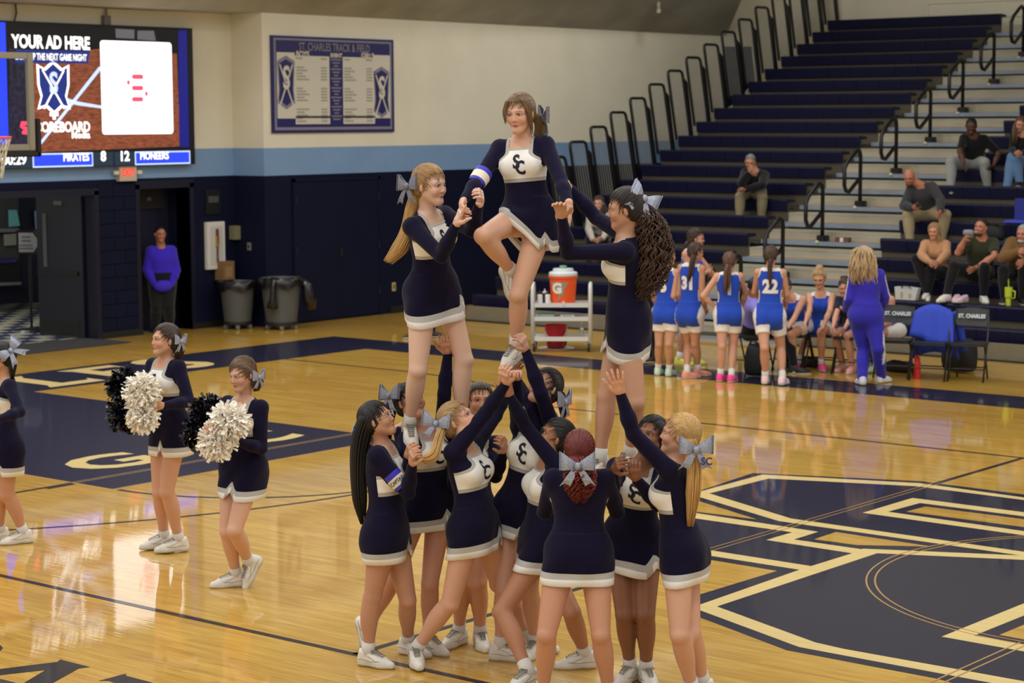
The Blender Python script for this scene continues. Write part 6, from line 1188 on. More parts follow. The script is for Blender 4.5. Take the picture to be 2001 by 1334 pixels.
cap_hair(p, (20, 16, 16), root=(.07, .02, .0)); tail(p, 'braids', [(.07, .02, .0), (.095, -.1, 0), (.1, -.25, 0)], [.04, .05, .03], (20, 16, 16), 22, thick=.009)
p = cheer('B9', 'blonde base at the right edge of the stunt, arm raised, silver monogrammed bow', skin=(226, 178, 154), brow=(150, 116, 84), logo=False, sk=dict(hem=-.15, notch=()), hands={'L': dict(c=.18, sp=.26, n=(-.5, .75, .1)), 'R': dict(c=.6)})
cap_hair(p, BLD, low=-.06, root=(.055, -.01, .07)); tail(p, 'ponytail', [(.055, -.01, .07), (.075, -.12, .10), (.07, -.3, .10), (.055, -.49, .09)], [.028, .036, .042, .018], BLD, 70, m=16); bow_(p, (.075, -.06, .135), (.25, .1, 1), (.05, 0, 1), 1.12, monogram=True)
# ------------------------------------------------------------ three cheerleaders with poms
p = cheer('G1', 'cheerleader at the left frame edge with a black ponytail, cut by the frame', skin=(214, 164, 140), logo=False, hands={'L': dict(c=.9), 'R': dict(c=.9)})
cap_hair(p, BLK, root=(.075, .02, .02)); tail(p, 'ponytail', [(.075, .02, .02), (.09, -.06, .02), (.085, -.17, .02)], [.025, .03, .012], BLK, 36); bow_(p, (.085, .055, .04), (.3, .2, .9), (-.7, 0, .6), 1.1)
p = cheer('G2', 'dark-haired cheerleader left of centre holding white and black poms, looking up', skin=(222, 174, 150), brow=(60, 44, 38), gaze=(0, .1), sk=dict(notch=(8,)), hands={'L': dict(c=.9), 'R': dict(c=.9)})
cap_hair(p, DBR, root=(.085, -.02, -.02)); tail(p, 'ponytail', [(.085, -.02, -.02), (.1, -.08, -.02), (.09, -.17, -.02)], [.03, .04, .02], DBR, 40); bow_(p, (.115, -.01, .03), (.85, 0, .4), (.1, 0, 1), .78)
G2 = p
p = cheer('G3', 'brown-haired cheerleader with lowered eyes and poms, nearer the stunt', skin=(226, 180, 158), brow=(90, 66, 50), gaze=(0, -.35), sk=dict(notch=(8,)), hands={'L': dict(c=.9), 'R': dict(c=.9)})
cap_hair(p, (96, 70, 48), root=(.075, -.03, -.02)); tail(p, 'low_bun', [(.075, -.03, -.02), (.1, -.06, -.01), (.095, -.12, -.01)], [.035, .045, .02], (80, 56, 40), 40); bow_(p, (.11, -.02, .03), (.85, 0, .4), (.05, 0, 1), .78)
G3 = p
h2, h3 = G2['J'], G3['J']
def at_(b, x, z, y): return tuple(b + CR * x + UZ * z + CT * y)
pom('white pom-pom held in front by the dark-haired cheerleader', [(at_(h2['wL'], -.13, .125, .10), .132), (at_(h2['wL'], -.12, -.06, .10), .118)], 1, 'white pom-poms', 1)
pom('black pom-pom behind the white one of the dark-haired cheerleader', [(at_(h2['wL'], -.275, .15, -.02), .125), (at_(h2['wL'], -.27, -.05, -.02), .135)], 0, 'black pom-poms', 2)
pom('white pom-pom held by the brown-haired cheerleader with lowered eyes', [(at_(h3['wL'], -.03, .155, .12), .136), (at_(h3['wL'], -.115, .02, .13), .124)], 1, 'white pom-poms', 3)
pom('black pom-pom behind the white one of the brown-haired cheerleader', [(at_(h3['wL'], -.18, .20, -.0), .12), (at_(h3['wL'], -.24, .06, .0), .12)], 0, 'black pom-poms', 4)

# ------------------------------------------------------------ visiting players by the bench
ORG = (112, 84, 56)
def pth(*q): return list(q)
player('P5', 'blonde player numbered 5 in blue with a braid, seen from behind', '5', (196, 226, 200), (168, 134, 86), [(-.05, -.04, .08), (-.085, -.15, .10), (-.10, -.32, .10)], [.03, .035, .015], skin=(214, 166, 140))
player('P31', 'dark-haired player numbered 31 in blue with coral shoes, seen from behind', '31', (232, 150, 130), (62, 44, 36), [(-.03, -.03, .1), (-.06, -.15, .12), (-.10, -.36, .12)], [.03, .035, .02], skin=(208, 156, 130))
player('PT', 'tall player in blue with folded arms behind the player numbered 31', '', (210, 214, 80), (60, 42, 34), [(-.08, -.02, 0), (-.13, -.08, 0), (-.14, -.18, 0)], [.025, .03, .015], skin=(212, 162, 138))
player('P1', 'player in blue with hands on hips and a long brown ponytail, pink shoes', '1', (240, 70, 150), (92, 64, 46), [(-.02, -.03, .1), (-.04, -.14, .12), (-.05, -.40, .12)], [.03, .045, .045], skin=(222, 172, 150), strands_=36)
player('P22', 'player numbered 22 in blue with a thin braid, seen from behind', '22', (236, 204, 204), (66, 46, 36), [(-.01, -.03, .1), (-.03, -.15, .12), (-.02, -.38, .12)], [.03, .025, .012], skin=(214, 164, 138))
player('S2', 'seated player in blue with a blonde topknot, pink shoes, head lowered', '', (238, 80, 150), (176, 142, 98), None, None, 'bun', skin=(222, 170, 144))
outfit('S3', 'seated brunette in a dark navy warm-up top beside the woman in the tracksuit', (22, 26, 52), (34, 58, 130), ('arm', .6), (70, 48, 38), 'back', (236, 170, 170), ('thigh', .5), skin=(222, 168, 148), male=False)
player('S4', 'seated player in blue mostly hidden behind the woman in the tracksuit', '', (196, 230, 210), (70, 50, 40), None, None, skin=(222, 166, 140))
player('S1', 'seated player in blue leaning forward behind the player numbered 22', '', (120, 200, 190), (64, 46, 36), None, None, skin=(220, 168, 144))
outfit('SL', 'seated person in a lavender shirt mostly hidden behind the standing players', (140, 132, 216), (18, 18, 20), ('arm', .6), (26, 20, 20), skin=(160, 112, 88))
pk = outfit('BK', 'person in black with dark curly hair standing behind the right flyer', (18, 18, 22), (16, 16, 18), hair=(22, 18, 18), style='back', skin=(214, 150, 136), male=False)
tail(pk, 'curly_hair', [(0, .09, -.02), (.06, .06, 0), (.09, -.06, 0)], [.06, .09, .07], (22, 18, 18), 60, curl=.014, cfreq=6, m=8, thick=.008)
outfit('P0', 'person in navy with black sneakers standing hidden behind the left flyer', (24, 26, 60), (22, 24, 52), hair=(40, 30, 26), style='back', shoes=(28, 24, 28), male=False)
p = outfit('CO', 'woman in a purple-blue tracksuit with long wavy blonde hair, seen from behind', (54, 46, 176), (46, 40, 158), hair=(186, 158, 118), style='back', shoes=(214, 214, 226), male=False, stout=1.12, poff=.026, toff=.02, skin=(222, 168, 146))
for i, sx_ in enumerate((-.075, -.03, .015, .06)): tail(p, 'wavy_hair', [(sx_ * .4, .11, .02), (sx_ * 1.2 - .01, .06, .09), (sx_ * 1.6, -.08, .12), (sx_ * 1.9, -.22 - .03 * (i % 2), .12), (sx_ * 2 + .03, -.34, .11)], [.03, .055, .06, .055, .02], (186, 158, 118), 34, curl=.008, cfreq=3, m=10, thick=.007, seed=i)
for o, (a, b, fr0) in ((p['pants'], ('k', 'a', 0)),):
    P = np.array([v.co[:] for v in o.data.vertices]); J = p['J']; pel, U, T, F, L = p['fr']; m = np.zeros(len(P), bool)
    for S_, sg in (('L', 1), ('R', -1)):
        q = P - J['k' + S_]; m |= ((q @ L) * sg > .055) & (np.abs(q @ F) < .035) & (((P - pel) @ L * sg) > 0)
    c = np.where(m[:, None], V(lin((224, 220, 214))), V(lin((46, 40, 158)))); o.data.color_attributes['Col'].data.foreach_set('color', np.concatenate([c, np.ones((len(c), 1))], 1).astype(np.float32).ravel())
o = p['top']; P = np.array([v.co[:] for v in o.data.vertices]); m = np.zeros(len(P), bool)
for S_, sg in (('L', 1), ('R', -1)):
    a, b = p['J']['s' + S_], p['J']['e' + S_]; d = unit(b - a); q = P - a; q = q - (q @ d)[:, None] * d; m |= ((P - a) @ d > .02) & (q @ (L * sg * .8 - F * .3) > .042) & (np.abs(q @ unit(np.cross(d, L))) < .03)
c = np.where(m[:, None], V(lin((224, 220, 214))), V(lin((54, 46, 176)))); o.data.color_attributes['Col'].data.foreach_set('color', np.concatenate([c, np.ones((len(c), 1))], 1).astype(np.float32).ravel())
# ------------------------------------------------------------ doorway and bleachers
p = outfit('M0', 'man in a purple hoodie with hands in its pocket standing in the single doorway', (58, 38, 190), (18, 18, 20), hair=(34, 26, 24), skin=(186, 126, 100), poff=.03, toff=.026)
pel, U, T, F, L = p['fr']; mb = MB(); nk = p['J']['nek']; mb.tube([nk + L * .085 * math.cos(a) + F * (.07 * math.sin(a)) + U * (-.01 - .03 * math.sin(a)) for a in np.linspace(0, 6.283, 19)], .03, 8, False); hdd = mb.build('hood', mat('hoodie_purple', (58, 38, 190), rough=.85), p['root'], smooth=True)
hc_ = (p['J']['hL'] + p['J']['hR'] + p['J']['wL'] + p['J']['wR']) / 4; Pp, Fp = poly([ell(hc_ + F * .005, np.stack([L, F, U]), (.15, .085, .095), 0)], .012); mesh_from('front_pocket', Pp, Fp, mat('hoodie_purple', (58, 38, 190), rough=.85), p['root'])
mb = MB(); mb.add([tuple(nk + F * .09 + L * x + U * z) for x, z in ((-.04, -.03), (.04, -.03), (0, -.12))], [(0, 1, 2)]); mb.build('undershirt', mat('undershirt_blue', (120, 170, 210)), p['root'])
# chin on hand
outfit('M1', 'grey-haired man in a black jacket and khaki trousers resting his chin on his hand', (16, 16, 20), (138, 126, 96), hair=(110, 108, 106), skin=(206, 150, 124), toff=.022, poff=.024)
p = outfit('W1', 'woman in a pale grey sweater seated behind the right flyer\'s arms', (176, 168, 156), (22, 24, 36), hair=(60, 42, 34), style='back', skin=(222, 170, 150), male=False, toff=.022)
tail(p, 'long_hair', [(-.03, .06, -.03), (-.08, -.08, 0), (-.08, -.22, .03)], [.04, .05, .03], (60, 42, 34), 24, m=8, thick=.008); tail(p, 'long_hair', [(.03, .06, -.03), (.08, -.08, 0), (.08, -.22, .03)], [.04, .05, .03], (60, 42, 34), 24, m=8, thick=.008)
outfit('M2', 'man in a black T-shirt and light grey joggers high on the right bleacher', (12, 12, 14), (150, 150, 146), ('arm', .75), (14, 12, 12), skin=(92, 60, 46), shoes=(40, 40, 42), poff=.026, stout=1.05)
p = outfit('W2', 'long-haired woman in blue jeans beside the man in the black T-shirt', (20, 18, 20), (96, 128, 168), hair=(96, 68, 48), style='back', skin=(218, 160, 136), male=False, shoes=(24, 24, 26), poff=.03)
tail(p, 'long_hair', [(-.03, .07, .0), (-.085, -.06, .03), (-.1, -.3, .06)], [.03, .05, .03], (96, 68, 48), 26, m=8, thick=.008)
p = outfit('M3', 'bald bearded man in a charcoal sweater and khaki trousers looking down at his phone', (56, 56, 58), (164, 146, 112), hair=None, skin=(206, 138, 112), toff=.02, poff=.026, stout=1.05)
def beard(p, c): A_, c_ = p['A'], p['J']['hed']; hs_ = p['hs']; q = lambda x, y, z: c_ + (A_[0] * x + A_[1] * y + A_[2] * z) * hs_; P, F_ = poly([ell(q(0, .05, -.085), A_, V((.05, .045, .035)) * hs_, 0)], .011, 0, [lambda g: ((g - c_) @ A_[2]) + .072 * hs_]); mesh_from('beard', P, F_, hair_mat(c), p['root'], attrs={'hc': P * 60})
beard(p, (84, 56, 44))
ph = thing('phone', 'small dark phone in the hands of the bald man', 'phone', tuple(p['J']['wR'] + CT * .1)); mb = MB(); c_ = p['J']['hR']; mb.prism([tuple(c_ + CR * x + UZ * z) for x, z in ((-.03, -.03), (.04, -.015), (.03, .05), (-.04, .035))], tuple(CT * .01)); mb.build('phone_body', BLACK, ph); mb = MB(); mb.prism([tuple(c_ - CT * .002 + CR * x * .85 + UZ * z * .85) for x, z in ((-.03, -.03), (.04, -.015), (.03, .05), (-.04, .035))], tuple(CT * -.001)); mb.build('phone_screen', mat('phone_glass', (40, 44, 52), rough=.1), ph)
p = outfit('W3', 'blonde woman in a tan sweater and black leggings sitting with a leg bent', (190, 140, 100), (18, 18, 20), hair=(160, 128, 86), style='back', skin=(222, 164, 136), male=False, shoes=(222, 216, 210), toff=.026)
tail(p, 'ponytail', [(.06, .0, -.02), (.08, -.1, .0), (.07, -.22, .02)], [.03, .04, .02], (160, 128, 86), 20, m=8, thick=.008)
p = outfit('M4', 'man in an olive T-shirt drinking from a clear bottle', (52, 54, 34), (16, 16, 18), ('arm', .7), (40, 30, 26), skin=(204, 140, 114), shoes=(226, 220, 212), stout=1.06)
beard(p, (70, 46, 36))
c_ = p['J']['hR']; bt = thing('drink_bottle', 'clear plastic bottle at the mouth of the man in the olive T-shirt', 'bottle', tuple(c_)); ax_ = unit(p['J']['hed'] + CT * .1 - UZ * .06 - c_ + CR * .05)
mb = MB(); mb.tube([c_ - ax_ * .12, c_ + ax_ * .02, c_ + ax_ * .06, c_ + ax_ * .1], [.04, .04, .03, .014], 14); mb.build('bottle_body', mat('clear_plastic', (200, 214, 222), rough=.12, trans=.7), bt, smooth=True); mb = MB(); mb.tube([c_ + ax_ * .1, c_ + ax_ * .125], .018, 10); mb.build('bottle_cap', mat('cap_pale', (190, 200, 214)), bt)
mb = MB(); w_ = p['J']['wL']; d_ = unit(p['J']['wL'] - p['J']['eL']); mb.tube([w_ - d_ * .05, w_ - d_ * .025], .036, 12); tag(mb.build('wristband', BLACK, p['root']))
p = outfit('M5', 'grey-bearded man in a brown jacket at the right frame edge, above the lime tumbler', (116, 84, 44), (18, 18, 20), hair=(150, 148, 146), skin=(206, 146, 122), toff=.03, stout=1.08); beard(p, (170, 168, 166))

# ------------------------------------------------------------ folding chairs
CHB = mat('chair_black_vinyl', (26, 27, 30), rough=.5); CHF = mat('chair_black_steel', (14, 14, 16), rough=.35)
def chair_proto(label, c, yaw, txt):
    t = thing('folding_chair', label, 'chair', (c[0], c[1], 0), 'black folding chairs along the sideline'); R = Matrix.Rotation(yaw, 4, 'Z'); b = Matrix.Translation((c[0], c[1], 0)) @ R
    def tr(mb): mb.v = [tuple(b @ Vector(v)) for v in mb.v]; return mb
    w = .215     # local: front = -y
    for s in (1, -1):
        mb = MB(); mb.tube([(s * w, -.24, .0), (s * w, .0, .46), (s * (w - .005), .12, .70), (s * (w - .02), .20, .86)], .0125, 8); tr(mb).build('front_leg', CHF, t, smooth=True)
        mb = MB(); mb.tube([(s * (w - .03), .24, .0), (s * (w - .03), .02, .40), (s * (w - .03), -.06, .44)], .0115, 8); tr(mb).build('rear_leg', CHF, t, smooth=True)
    mb = MB(); mb.tube([(-w, -.16, .15), (w, -.16, .15)], .009, 6); tr(mb).build('cross_bar', CHF, t); mb = MB(); mb.tube([(-w + .03, .16, .14), (w - .03, .16, .14)], .009, 6); tr(mb).build('cross_bar', CHF, t)
    mb = MB(); n = 10; o = []
    for cx, cy, a0 in ((.17, -.17, -90), (.17, .12, 0), (-.17, .12, 90), (-.17, -.17, 180)):
        for k in range(4): a = math.radians(a0 + 30 * k); o.append((cx + .045 * math.cos(a), cy + .045 * math.sin(a), .435))
    mb.prism(o, (0, 0, .035)); tr(mb).build('seat', CHB, t)
    mb = MB(); n = 9; P = []
    for j, (z, y, hw) in enumerate(((.66, .105, .165), (.68, .113, .19), (.74, .142, .20), (.82, .176, .20), (.86, .194, .185), (.875, .20, .15))):
        for k in range(n): u = k / (n - 1) * 2 - 1; P.append((u * hw, y + .025 * (1 - u * u), z))
    vs = P + [(x, y + .014, z) for x, y, z in P]; m_ = 6; N_ = m_ * n; fs = []
    for j in range(m_ - 1):
        for k in range(n - 1): a = j * n + k; fs += [(a, a + 1, a + n + 1, a + n), (N_ + a, N_ + a + n, N_ + a + n + 1, N_ + a + 1)]
    bd = [k for k in range(n)] + [j * n + n - 1 for j in range(1, m_)] + [(m_ - 1) * n + k for k in range(n - 2, -1, -1)] + [j * n for j in range(m_ - 2, 0, -1)]
    fs += [(bd[i], bd[(i + 1) % len(bd)], N_ + bd[(i + 1) % len(bd)], N_ + bd[i]) for i in range(len(bd))]
    mb.add(vs, fs); bk = tr(mb).build('backrest', CHB, t, smooth=False)
    if txt:
        o_ = b @ Vector((0, .135, .775)); text('chair_lettering', txt, .068, o_, (b.to_3x3() @ Vector((1, 0, 0))), (b.to_3x3() @ Vector((0, .37, .93))), mat('chair_letter_white', (196, 200, 206)), bk, bold=.003, sx=.85)
    return t
YW = math.radians(30)   # seats face the court
chair_proto('black folding chair standing empty at the right end of the bench, lettered on its back', (8.186, 1.949, 0)[:2], YW * .55, 'ST. CHARLES')
chair_proto('black folding chair under the blue jacket, with the red bottle at its foot', (7.765, 1.755, 0)[:2], YW * .55, '')
chair_proto('black folding chair just right of the woman in the tracksuit, lettered on its back', (7.29, 1.713, 0)[:2], YW * .55, 'ST. CHARLES')
for lab, x in (('black folding chair under the seated blonde with a topknot', (6.227, 1.767, 0)), ('black folding chair under the seated brunette', (6.701, 1.724, 0)), ('black folding chair under the seated person in lavender', (5.575, 1.138, 0)), ('black folding chair behind the player numbered 22', (5.935, 1.545, 0))):
    chair_proto(lab, x[:2], YW * .4, '')
cx, cy = (7.765, 1.755, 0)[:2]
JK = mat('jacket_royal_blue', (44, 70, 190), rough=.75, bump=.3, bscale=14); jk = thing('draped_jacket', 'royal blue jacket draped over the back of the middle chair', 'jacket', (cx, cy, .45)); a = YW * .55
mb = MB(); n, m_ = 22, 16; R = Matrix.Rotation(a, 3, 'Z'); vs = []
for i in range(m_):
    v = i / (m_ - 1)
    for k in range(n):
        u = k / (n - 1) * 2 - 1; w = .235 + .10 * abs(v - .42) ; fold = .018 * math.sin(u * 11 + v * 3) * abs(v - .42) * 2
        if v < .42: y = .19 - .14 * (1 - v / .42) + fold - .03; z = .92 - .40 * (1 - v / .42) ** 1.1 * (1 + .25 * math.sin(u * 2.2 + 1))
        else: y = .19 + .10 * (v - .42) / .58 + .035 + fold; z = .92 - .62 * ((v - .42) / .58) ** 1.1
        z -= .10 * u * u; vs.append(tuple(R @ Vector((u * w, y, z)) + Vector((cx, cy, 0))))
mb.add(vs, [(i * n + k, i * n + k + 1, (i + 1) * n + k + 1, (i + 1) * n + k) for i in range(m_ - 1) for k in range(n - 1)]); o = mb.build('jacket_cloth', JK, jk, smooth=True); sm = o.modifiers.new('thick', 'SOLIDIFY'); sm.thickness = .012
mb = MB(); mb.tube([R @ Vector((.2, .26, .8)) + Vector((cx, cy, 0)), R @ Vector((.3, .3, .6)) + Vector((cx, cy, 0)), R @ Vector((.34, .33, .32)) + Vector((cx, cy, 0))], [.06, .055, .045], 10); mb.build('jacket_sleeve', JK, jk, smooth=True)
def duffel(label, c, sx, sy, sz, col=(14, 14, 17)):
    t = thing('sports_bag', label, 'bag', (c[0], c[1], c[2] if len(c) > 2 else 0)); z0 = c[2] if len(c) > 2 else 0; vs = []; n, m_ = 16, 9
    for i in range(m_):
        v = i / (m_ - 1); ph = math.pi * v
        for k in range(n): a = 2 * math.pi * k / n; r = math.sin(ph) ** .35 * (1 - .25 * v) if 0 < i < m_ - 1 else 0; vs.append((c[0] + sx * r * math.copysign(abs(math.cos(a)) ** .6, math.cos(a)) * (1 + .05 * math.sin(3 * a + i)), c[1] + sy * r * math.sin(a), z0 + .004 + sz * .5 * (1 - math.cos(ph)) * (1 + .05 * math.sin(2 * a))))
    mb = MB(); mb.add(vs, [(i * n + k, i * n + (k + 1) % n, (i + 1) * n + (k + 1) % n, (i + 1) * n + k) for i in range(m_ - 1) for k in range(n)]); mb.build('bag_body', mat('bag_%d' % col[2], col, rough=.7, bump=.4, bscale=10), t, smooth=True)
    mb = MB(); mb.tube([(c[0] - sx * .5, c[1] - sy * .3, z0 + sz * .95), (c[0] - sx * .2, c[1] - sy * .5, z0 + sz * 1.12), (c[0] + sx * .2, c[1] - sy * .5, z0 + sz * 1.12), (c[0] + sx * .5, c[1] - sy * .3, z0 + sz * .95)], .014, 6); mb.build('bag_strap', BLACK, t, smooth=True); return t
duffel('black sports bag on the floor between the middle and right chairs', ((7.729, 2.502, 0)[0], (7.729, 2.502, 0)[1] + .1), .26, .2, .42); duffel('flat black bag under the chair beside the woman in the tracksuit', (7.107, 2.164, 0)[:2], .24, .14, .13); duffel('black backpack on the floor behind the player numbered 22', (5.919, 0.673, 0)[:2], .17, .15, .4); duffel('small black bag under the bench of seated players', (5.921, 1.947, 0)[:2], .2, .12, .12)
c = (7.61, 1.701, 0); rbm = mat('bottle_red', (206, 34, 34), rough=.35); t = thing('water_bottle', 'red water bottle standing on the court by the chairs', 'bottle', c)
mb = MB(); mb.lathe([(.04, 0), (.044, .01), (.044, .19), (.036, .205), (.036, .21)], c, 18); mb.build('bottle_body', rbm, t, smooth=False); mb = MB(); mb.lathe([(.036, .21), (.036, .25), (.0, .252)], c, 18); mb.tube([(c[0] - .03, c[1], .25), (c[0] - .025, c[1], .285), (c[0] + .025, c[1], .285), (c[0] + .03, c[1], .25)], .008, 6); mb.build('bottle_lid', rbm, t)
# ------------------------------------------------------------ things on the bleachers
def tum(c, label):
    t = thing('tumbler', label, 'tumbler', c); m = mat('tumbler_lime', (190, 206, 50), rough=.4)
    mb = MB(); mb.lathe([(.034, 0), (.037, .1), (.05, .12), (.053, .23), (.053, .25), (.0, .252)], c, 20); mb.build('cup_body', m, t); mb = MB(); mb.tube([(c[0] + .05, c[1] - .01, c[2] + .21), (c[0] + .1, c[1] - .01, c[2] + .2), (c[0] + .1, c[1] - .01, c[2] + .11), (c[0] + .045, c[1] - .01, c[2] + .1)], .010, 8); mb.build('cup_handle', m, t, smooth=True); mb = MB(); mb.tube([(c[0], c[1], c[2] + .25), (c[0] - .005, c[1], c[2] + .36)], .006, 6); mb.build('straw', m, t)
q = (7.317, 4.75, 0.659); tum((q[0], 4.80, .663), 'lime green handled tumbler with a straw on the bleacher row')
q = (5.776, 4.75, 0.655); t = thing('gift_bag', 'small white canvas tote on the bleacher row left of the tan-sweatered woman', 'bag', (q[0], 4.8, .663)); mb = MB(); x = q[0]
mb.prism([(x - .16, 4.76, .664), (x + .15, 4.76, .664), (x + .18, 4.78, .83), (x + .02, 4.78, .845), (x - .19, 4.78, .84)], (0, .09, 0)); mb.build('tote_body', mat('tote_white', (190, 190, 186), rough=.8, bump=.2), t); mb = MB(); mb.tube([(x - .08, 4.77, .83), (x - .03, 4.75, .87), (x + .03, 4.75, .87), (x + .08, 4.77, .83)], .007, 6); mb.build('tote_handle', DARK, t); mb = MB(); mb.box(x - .08, x - .055, 4.755, 4.759, .69, .78); mb.box(x + .05, x + .075, 4.755, 4.759, .69, .76); mb.build('tote_print', mat('tote_gold', (196, 160, 90)), t)
def shoepair(label, px, z, y, c, group=None):
    for i, dx in enumerate((0, .11)):
        t = thing('loose_shoe', label[i], 'shoe', (px + dx, y, z), group); shoe(t, (px + dx, y, z + .088), (.2 * (1 - 2 * i), -.98, 0), 1., c, 1., False, .011)
shoepair(('pink shoe on the bleacher row, the left one of a pair by the black leggings', 'pink shoe on the bleacher row, the right one of a pair by the olive-shirted man'), (6.529, 4.75, 0.659)[0], .663, 4.84, (214, 180, 190), 'loose pink shoes')
duffel('black bag slumped on the bleacher behind the man in olive', ((6.188, 6.5, 1.681)[0], 6.58, 1.415), .22, .13, .24)
hx = (6.04, 6.5, 1.759); t = thing('cap', 'black cap with white lettering on the bleacher behind the man in olive', 'cap', (hx[0], 6.55, 1.415)); mb = MB(); mb.lathe([(.095, 0), (.1, .03), (.09, .09), (.05, .125), (0, .135)], (hx[0] - .02, 6.57, 1.416), 18); mb.build('cap_crown', DARK, t, smooth=True); mb = MB(); mb.prism([(hx[0] - .1, 6.50, 1.42), (hx[0] + .06, 6.50, 1.42), (hx[0] + .03, 6.41, 1.42), (hx[0] - .07, 6.41, 1.42)], (0, 0, .008)); mb.build('cap_bill', DARK, t); mb = MB(); mb.box(hx[0] - .05, hx[0] - .005, 6.468, 6.472, 1.45, 1.51); mb.build('cap_print', mat('cap_white', (200, 200, 200)), t)
q = (6.325, 7.1, 1.742); t = thing('stadium_seat', 'royal blue cushioned stadium seat on the bleacher at the right edge', 'seat', (q[0], 7.1, 1.67)); BSM = mat('stadium_blue', (30, 40, 130), rough=.6); mb = MB(); mb.box(q[0] - .12, q[0] + .32, 7.24, 7.29, 1.70, 2.02); mb.build('seat_back', BSM, t, bevel=.01); mb = MB(); mb.box(q[0] - .16, q[0] + .32, 6.98, 7.28, 1.664, 1.705); mb.build('seat_cushion', mat('stadium_blue_bright', (70, 80, 200)), t, bevel=.01)
q = (3.522, 7, 1.433); t = thing('paper_cup', 'small brown and white snack box left on the aisle step', 'box', (q[0], 6.93, 1.42)); mb = MB(); mb.box(q[0] - .12, q[0] + .12, 6.84, 6.93, 1.297, 1.37); mb.build('snack_box', mat('snack_brown', (110, 70, 52)), t); mb = MB(); mb.box(q[0] - .03, q[0] + .03, 6.835, 6.84, 1.30, 1.368); mb.build('snack_label', mat('snack_white', (210, 208, 210)), t)
# ------------------------------------------------------------ hydration cart
cc = (2.174, 1.508, 0); cx, cy = cc[0], cc[1]; YAW = math.atan2(.634, .773) - .06; Rm = Matrix.Translation((cx, cy, 0)) @ Matrix.Rotation(YAW, 4, 'Z')
def loc(*v): return tuple(Rm @ Vector(v))
def tr(mb): mb.v = [loc(*v) for v in mb.v]; return mb
WHT = mat('cart_white_enamel', (206, 206, 202), rough=.4); ct = thing('utility_cart', 'white three-shelf utility cart on casters holding the orange cooler', 'cart', (cx, cy, 0))
for s in (-1, 1):
    mb = MB(); mb.tube([(s * .40, -.2, .12), (s * .40, -.2, .86), (s * .40, -.17, .91), (s * .40, -.12, .93), (s * .40, .12, .93), (s * .40, .17, .91), (s * .40, .2, .86), (s * .40, .2, .12)], .026, 10); tr(mb).build('end_frame', WHT, ct, smooth=True)
    mb = MB(); mb.box(s * .40 - .012, s * .40 + .012, -.19, .19, .62, .80); ep = tr(mb).build('end_panel', WHT, ct)
mb = MB(); mb.box(.414, .416, -.14, .15, .70, .75); tr(mb).build('panel_print', mat('print_grey', (90, 92, 94)), ep)
for z in (.15, .43, .62): mb = MB(); mb.box(-.39, .39, -.2, .2, z, z + .025); mb.box(-.39, .39, -.205, -.19, z, z + .06); mb.box(-.39, .39, .19, .205, z, z + .06); tr(mb).build('shelf', WHT, ct)
for sx_ in (-.38, .38):
    for sy_ in (-.18, .18):
        mb = MB(); mb.tube([(sx_ - .016, sy_, .056), (sx_ + .016, sy_, .056)], .055, 14); w_ = tr(mb).build('caster_wheel', DARK, ct); mb = MB(); mb.box(sx_ - .024, sx_ + .024, sy_ - .02, sy_ + .02, .056, .13); tr(mb).build('caster_fork', mat('caster_steel', (130, 130, 130), metal=.6), w_)
OR = mat('cooler_orange', (236, 88, 28), rough=.45); q = loc(.02, 0, .646); cl = thing('drink_cooler', 'orange drink cooler with a white lid and lightning bolt on the cart', 'cooler', q)
mb = MB(); mb.lathe([(.155, 0), (.165, .015), (.19, .36), (.205, .375), (.205, .395), (.19, .40)], q, 32); mb.build('cooler_body', OR, cl, smooth=False); mb = MB(); mb.lathe([(.19, .40), (.2, .405), (.2, .44), (.185, .455), (.15, .46), (.14, .50), (.0, .505)], q, 32); ld = mb.build('cooler_lid', mat('cooler_lid_white', (206, 214, 216), rough=.4), cl)
mb = MB(); mb.lathe([(.05, .50), (.05, .54), (.0, .545)], q, 14); mb.build('lid_cap', mat('lid_cap_green', (120, 160, 130)), ld)
def oncyl(pts, r0, z0, name, m, par, lift):
    mb = MB(); vs = []; d0 = math.atan2(-.773, .634) - .35
    # polygon wrapped round the drum
    me = bpy.data.meshes.new('t'); me.from_pydata([(a, b, 0) for a, b in pts], [], [tuple(range(len(pts)))]) if not isinstance(pts, tuple) else me.from_pydata(pts[0], [], pts[1])
    bm = bmesh.new(); bm.from_mesh(me); bmesh.ops.triangulate(bm, faces=bm.faces[:])
    for _ in range(2): bmesh.ops.subdivide_edges(bm, edges=[e for e in bm.edges if e.calc_length() > .03], cuts=1); bmesh.ops.triangulate(bm, faces=bm.faces[:])
    for v in bm.verts: r = .165 + .025 * ((v.co.y + z0) / .36) + lift; a = d0 + v.co.x / .18; vs.append((q[0] + r * math.cos(a), q[1] + r * math.sin(a), q[2] + z0 + v.co.y))
    mb.add(vs, [tuple(v.index for v in f.verts) for f in bm.faces]); bm.free(); bpy.data.meshes.remove(me); return mb.build(name, m, par, fix=False)
oncyl([(-.13, .12), (.13, .12), (.06, .0), (.09, .0), (-.03, -.17), (.0, -.04), (-.05, -.04)], 0, .2, 'bolt_mark', mat('bolt_grey', (150, 140, 122)), cl, .004)
tv, tf = text_mb('G', .19, bold=.012); oncyl(([(x - .03, y + .03, 0) for x, y, z in tv], tf), 0, .2, 'letter_mark', mat('letter_cream', (232, 226, 214)), cl, .008)
mb = MB(); d_ = Vector((.634, -.773, 0)); p0 = Vector(q) + d_ * .165 + Vector((0, 0, .04)); mb.tube([p0, p0 + d_ * .05], .018, 10); mb.tube([p0 + d_ * .04, p0 + d_ * .045 - Vector((0, 0, .04))], .012, 8); mb.build('spigot', mat('spigot_white', (210, 210, 206)), cl)
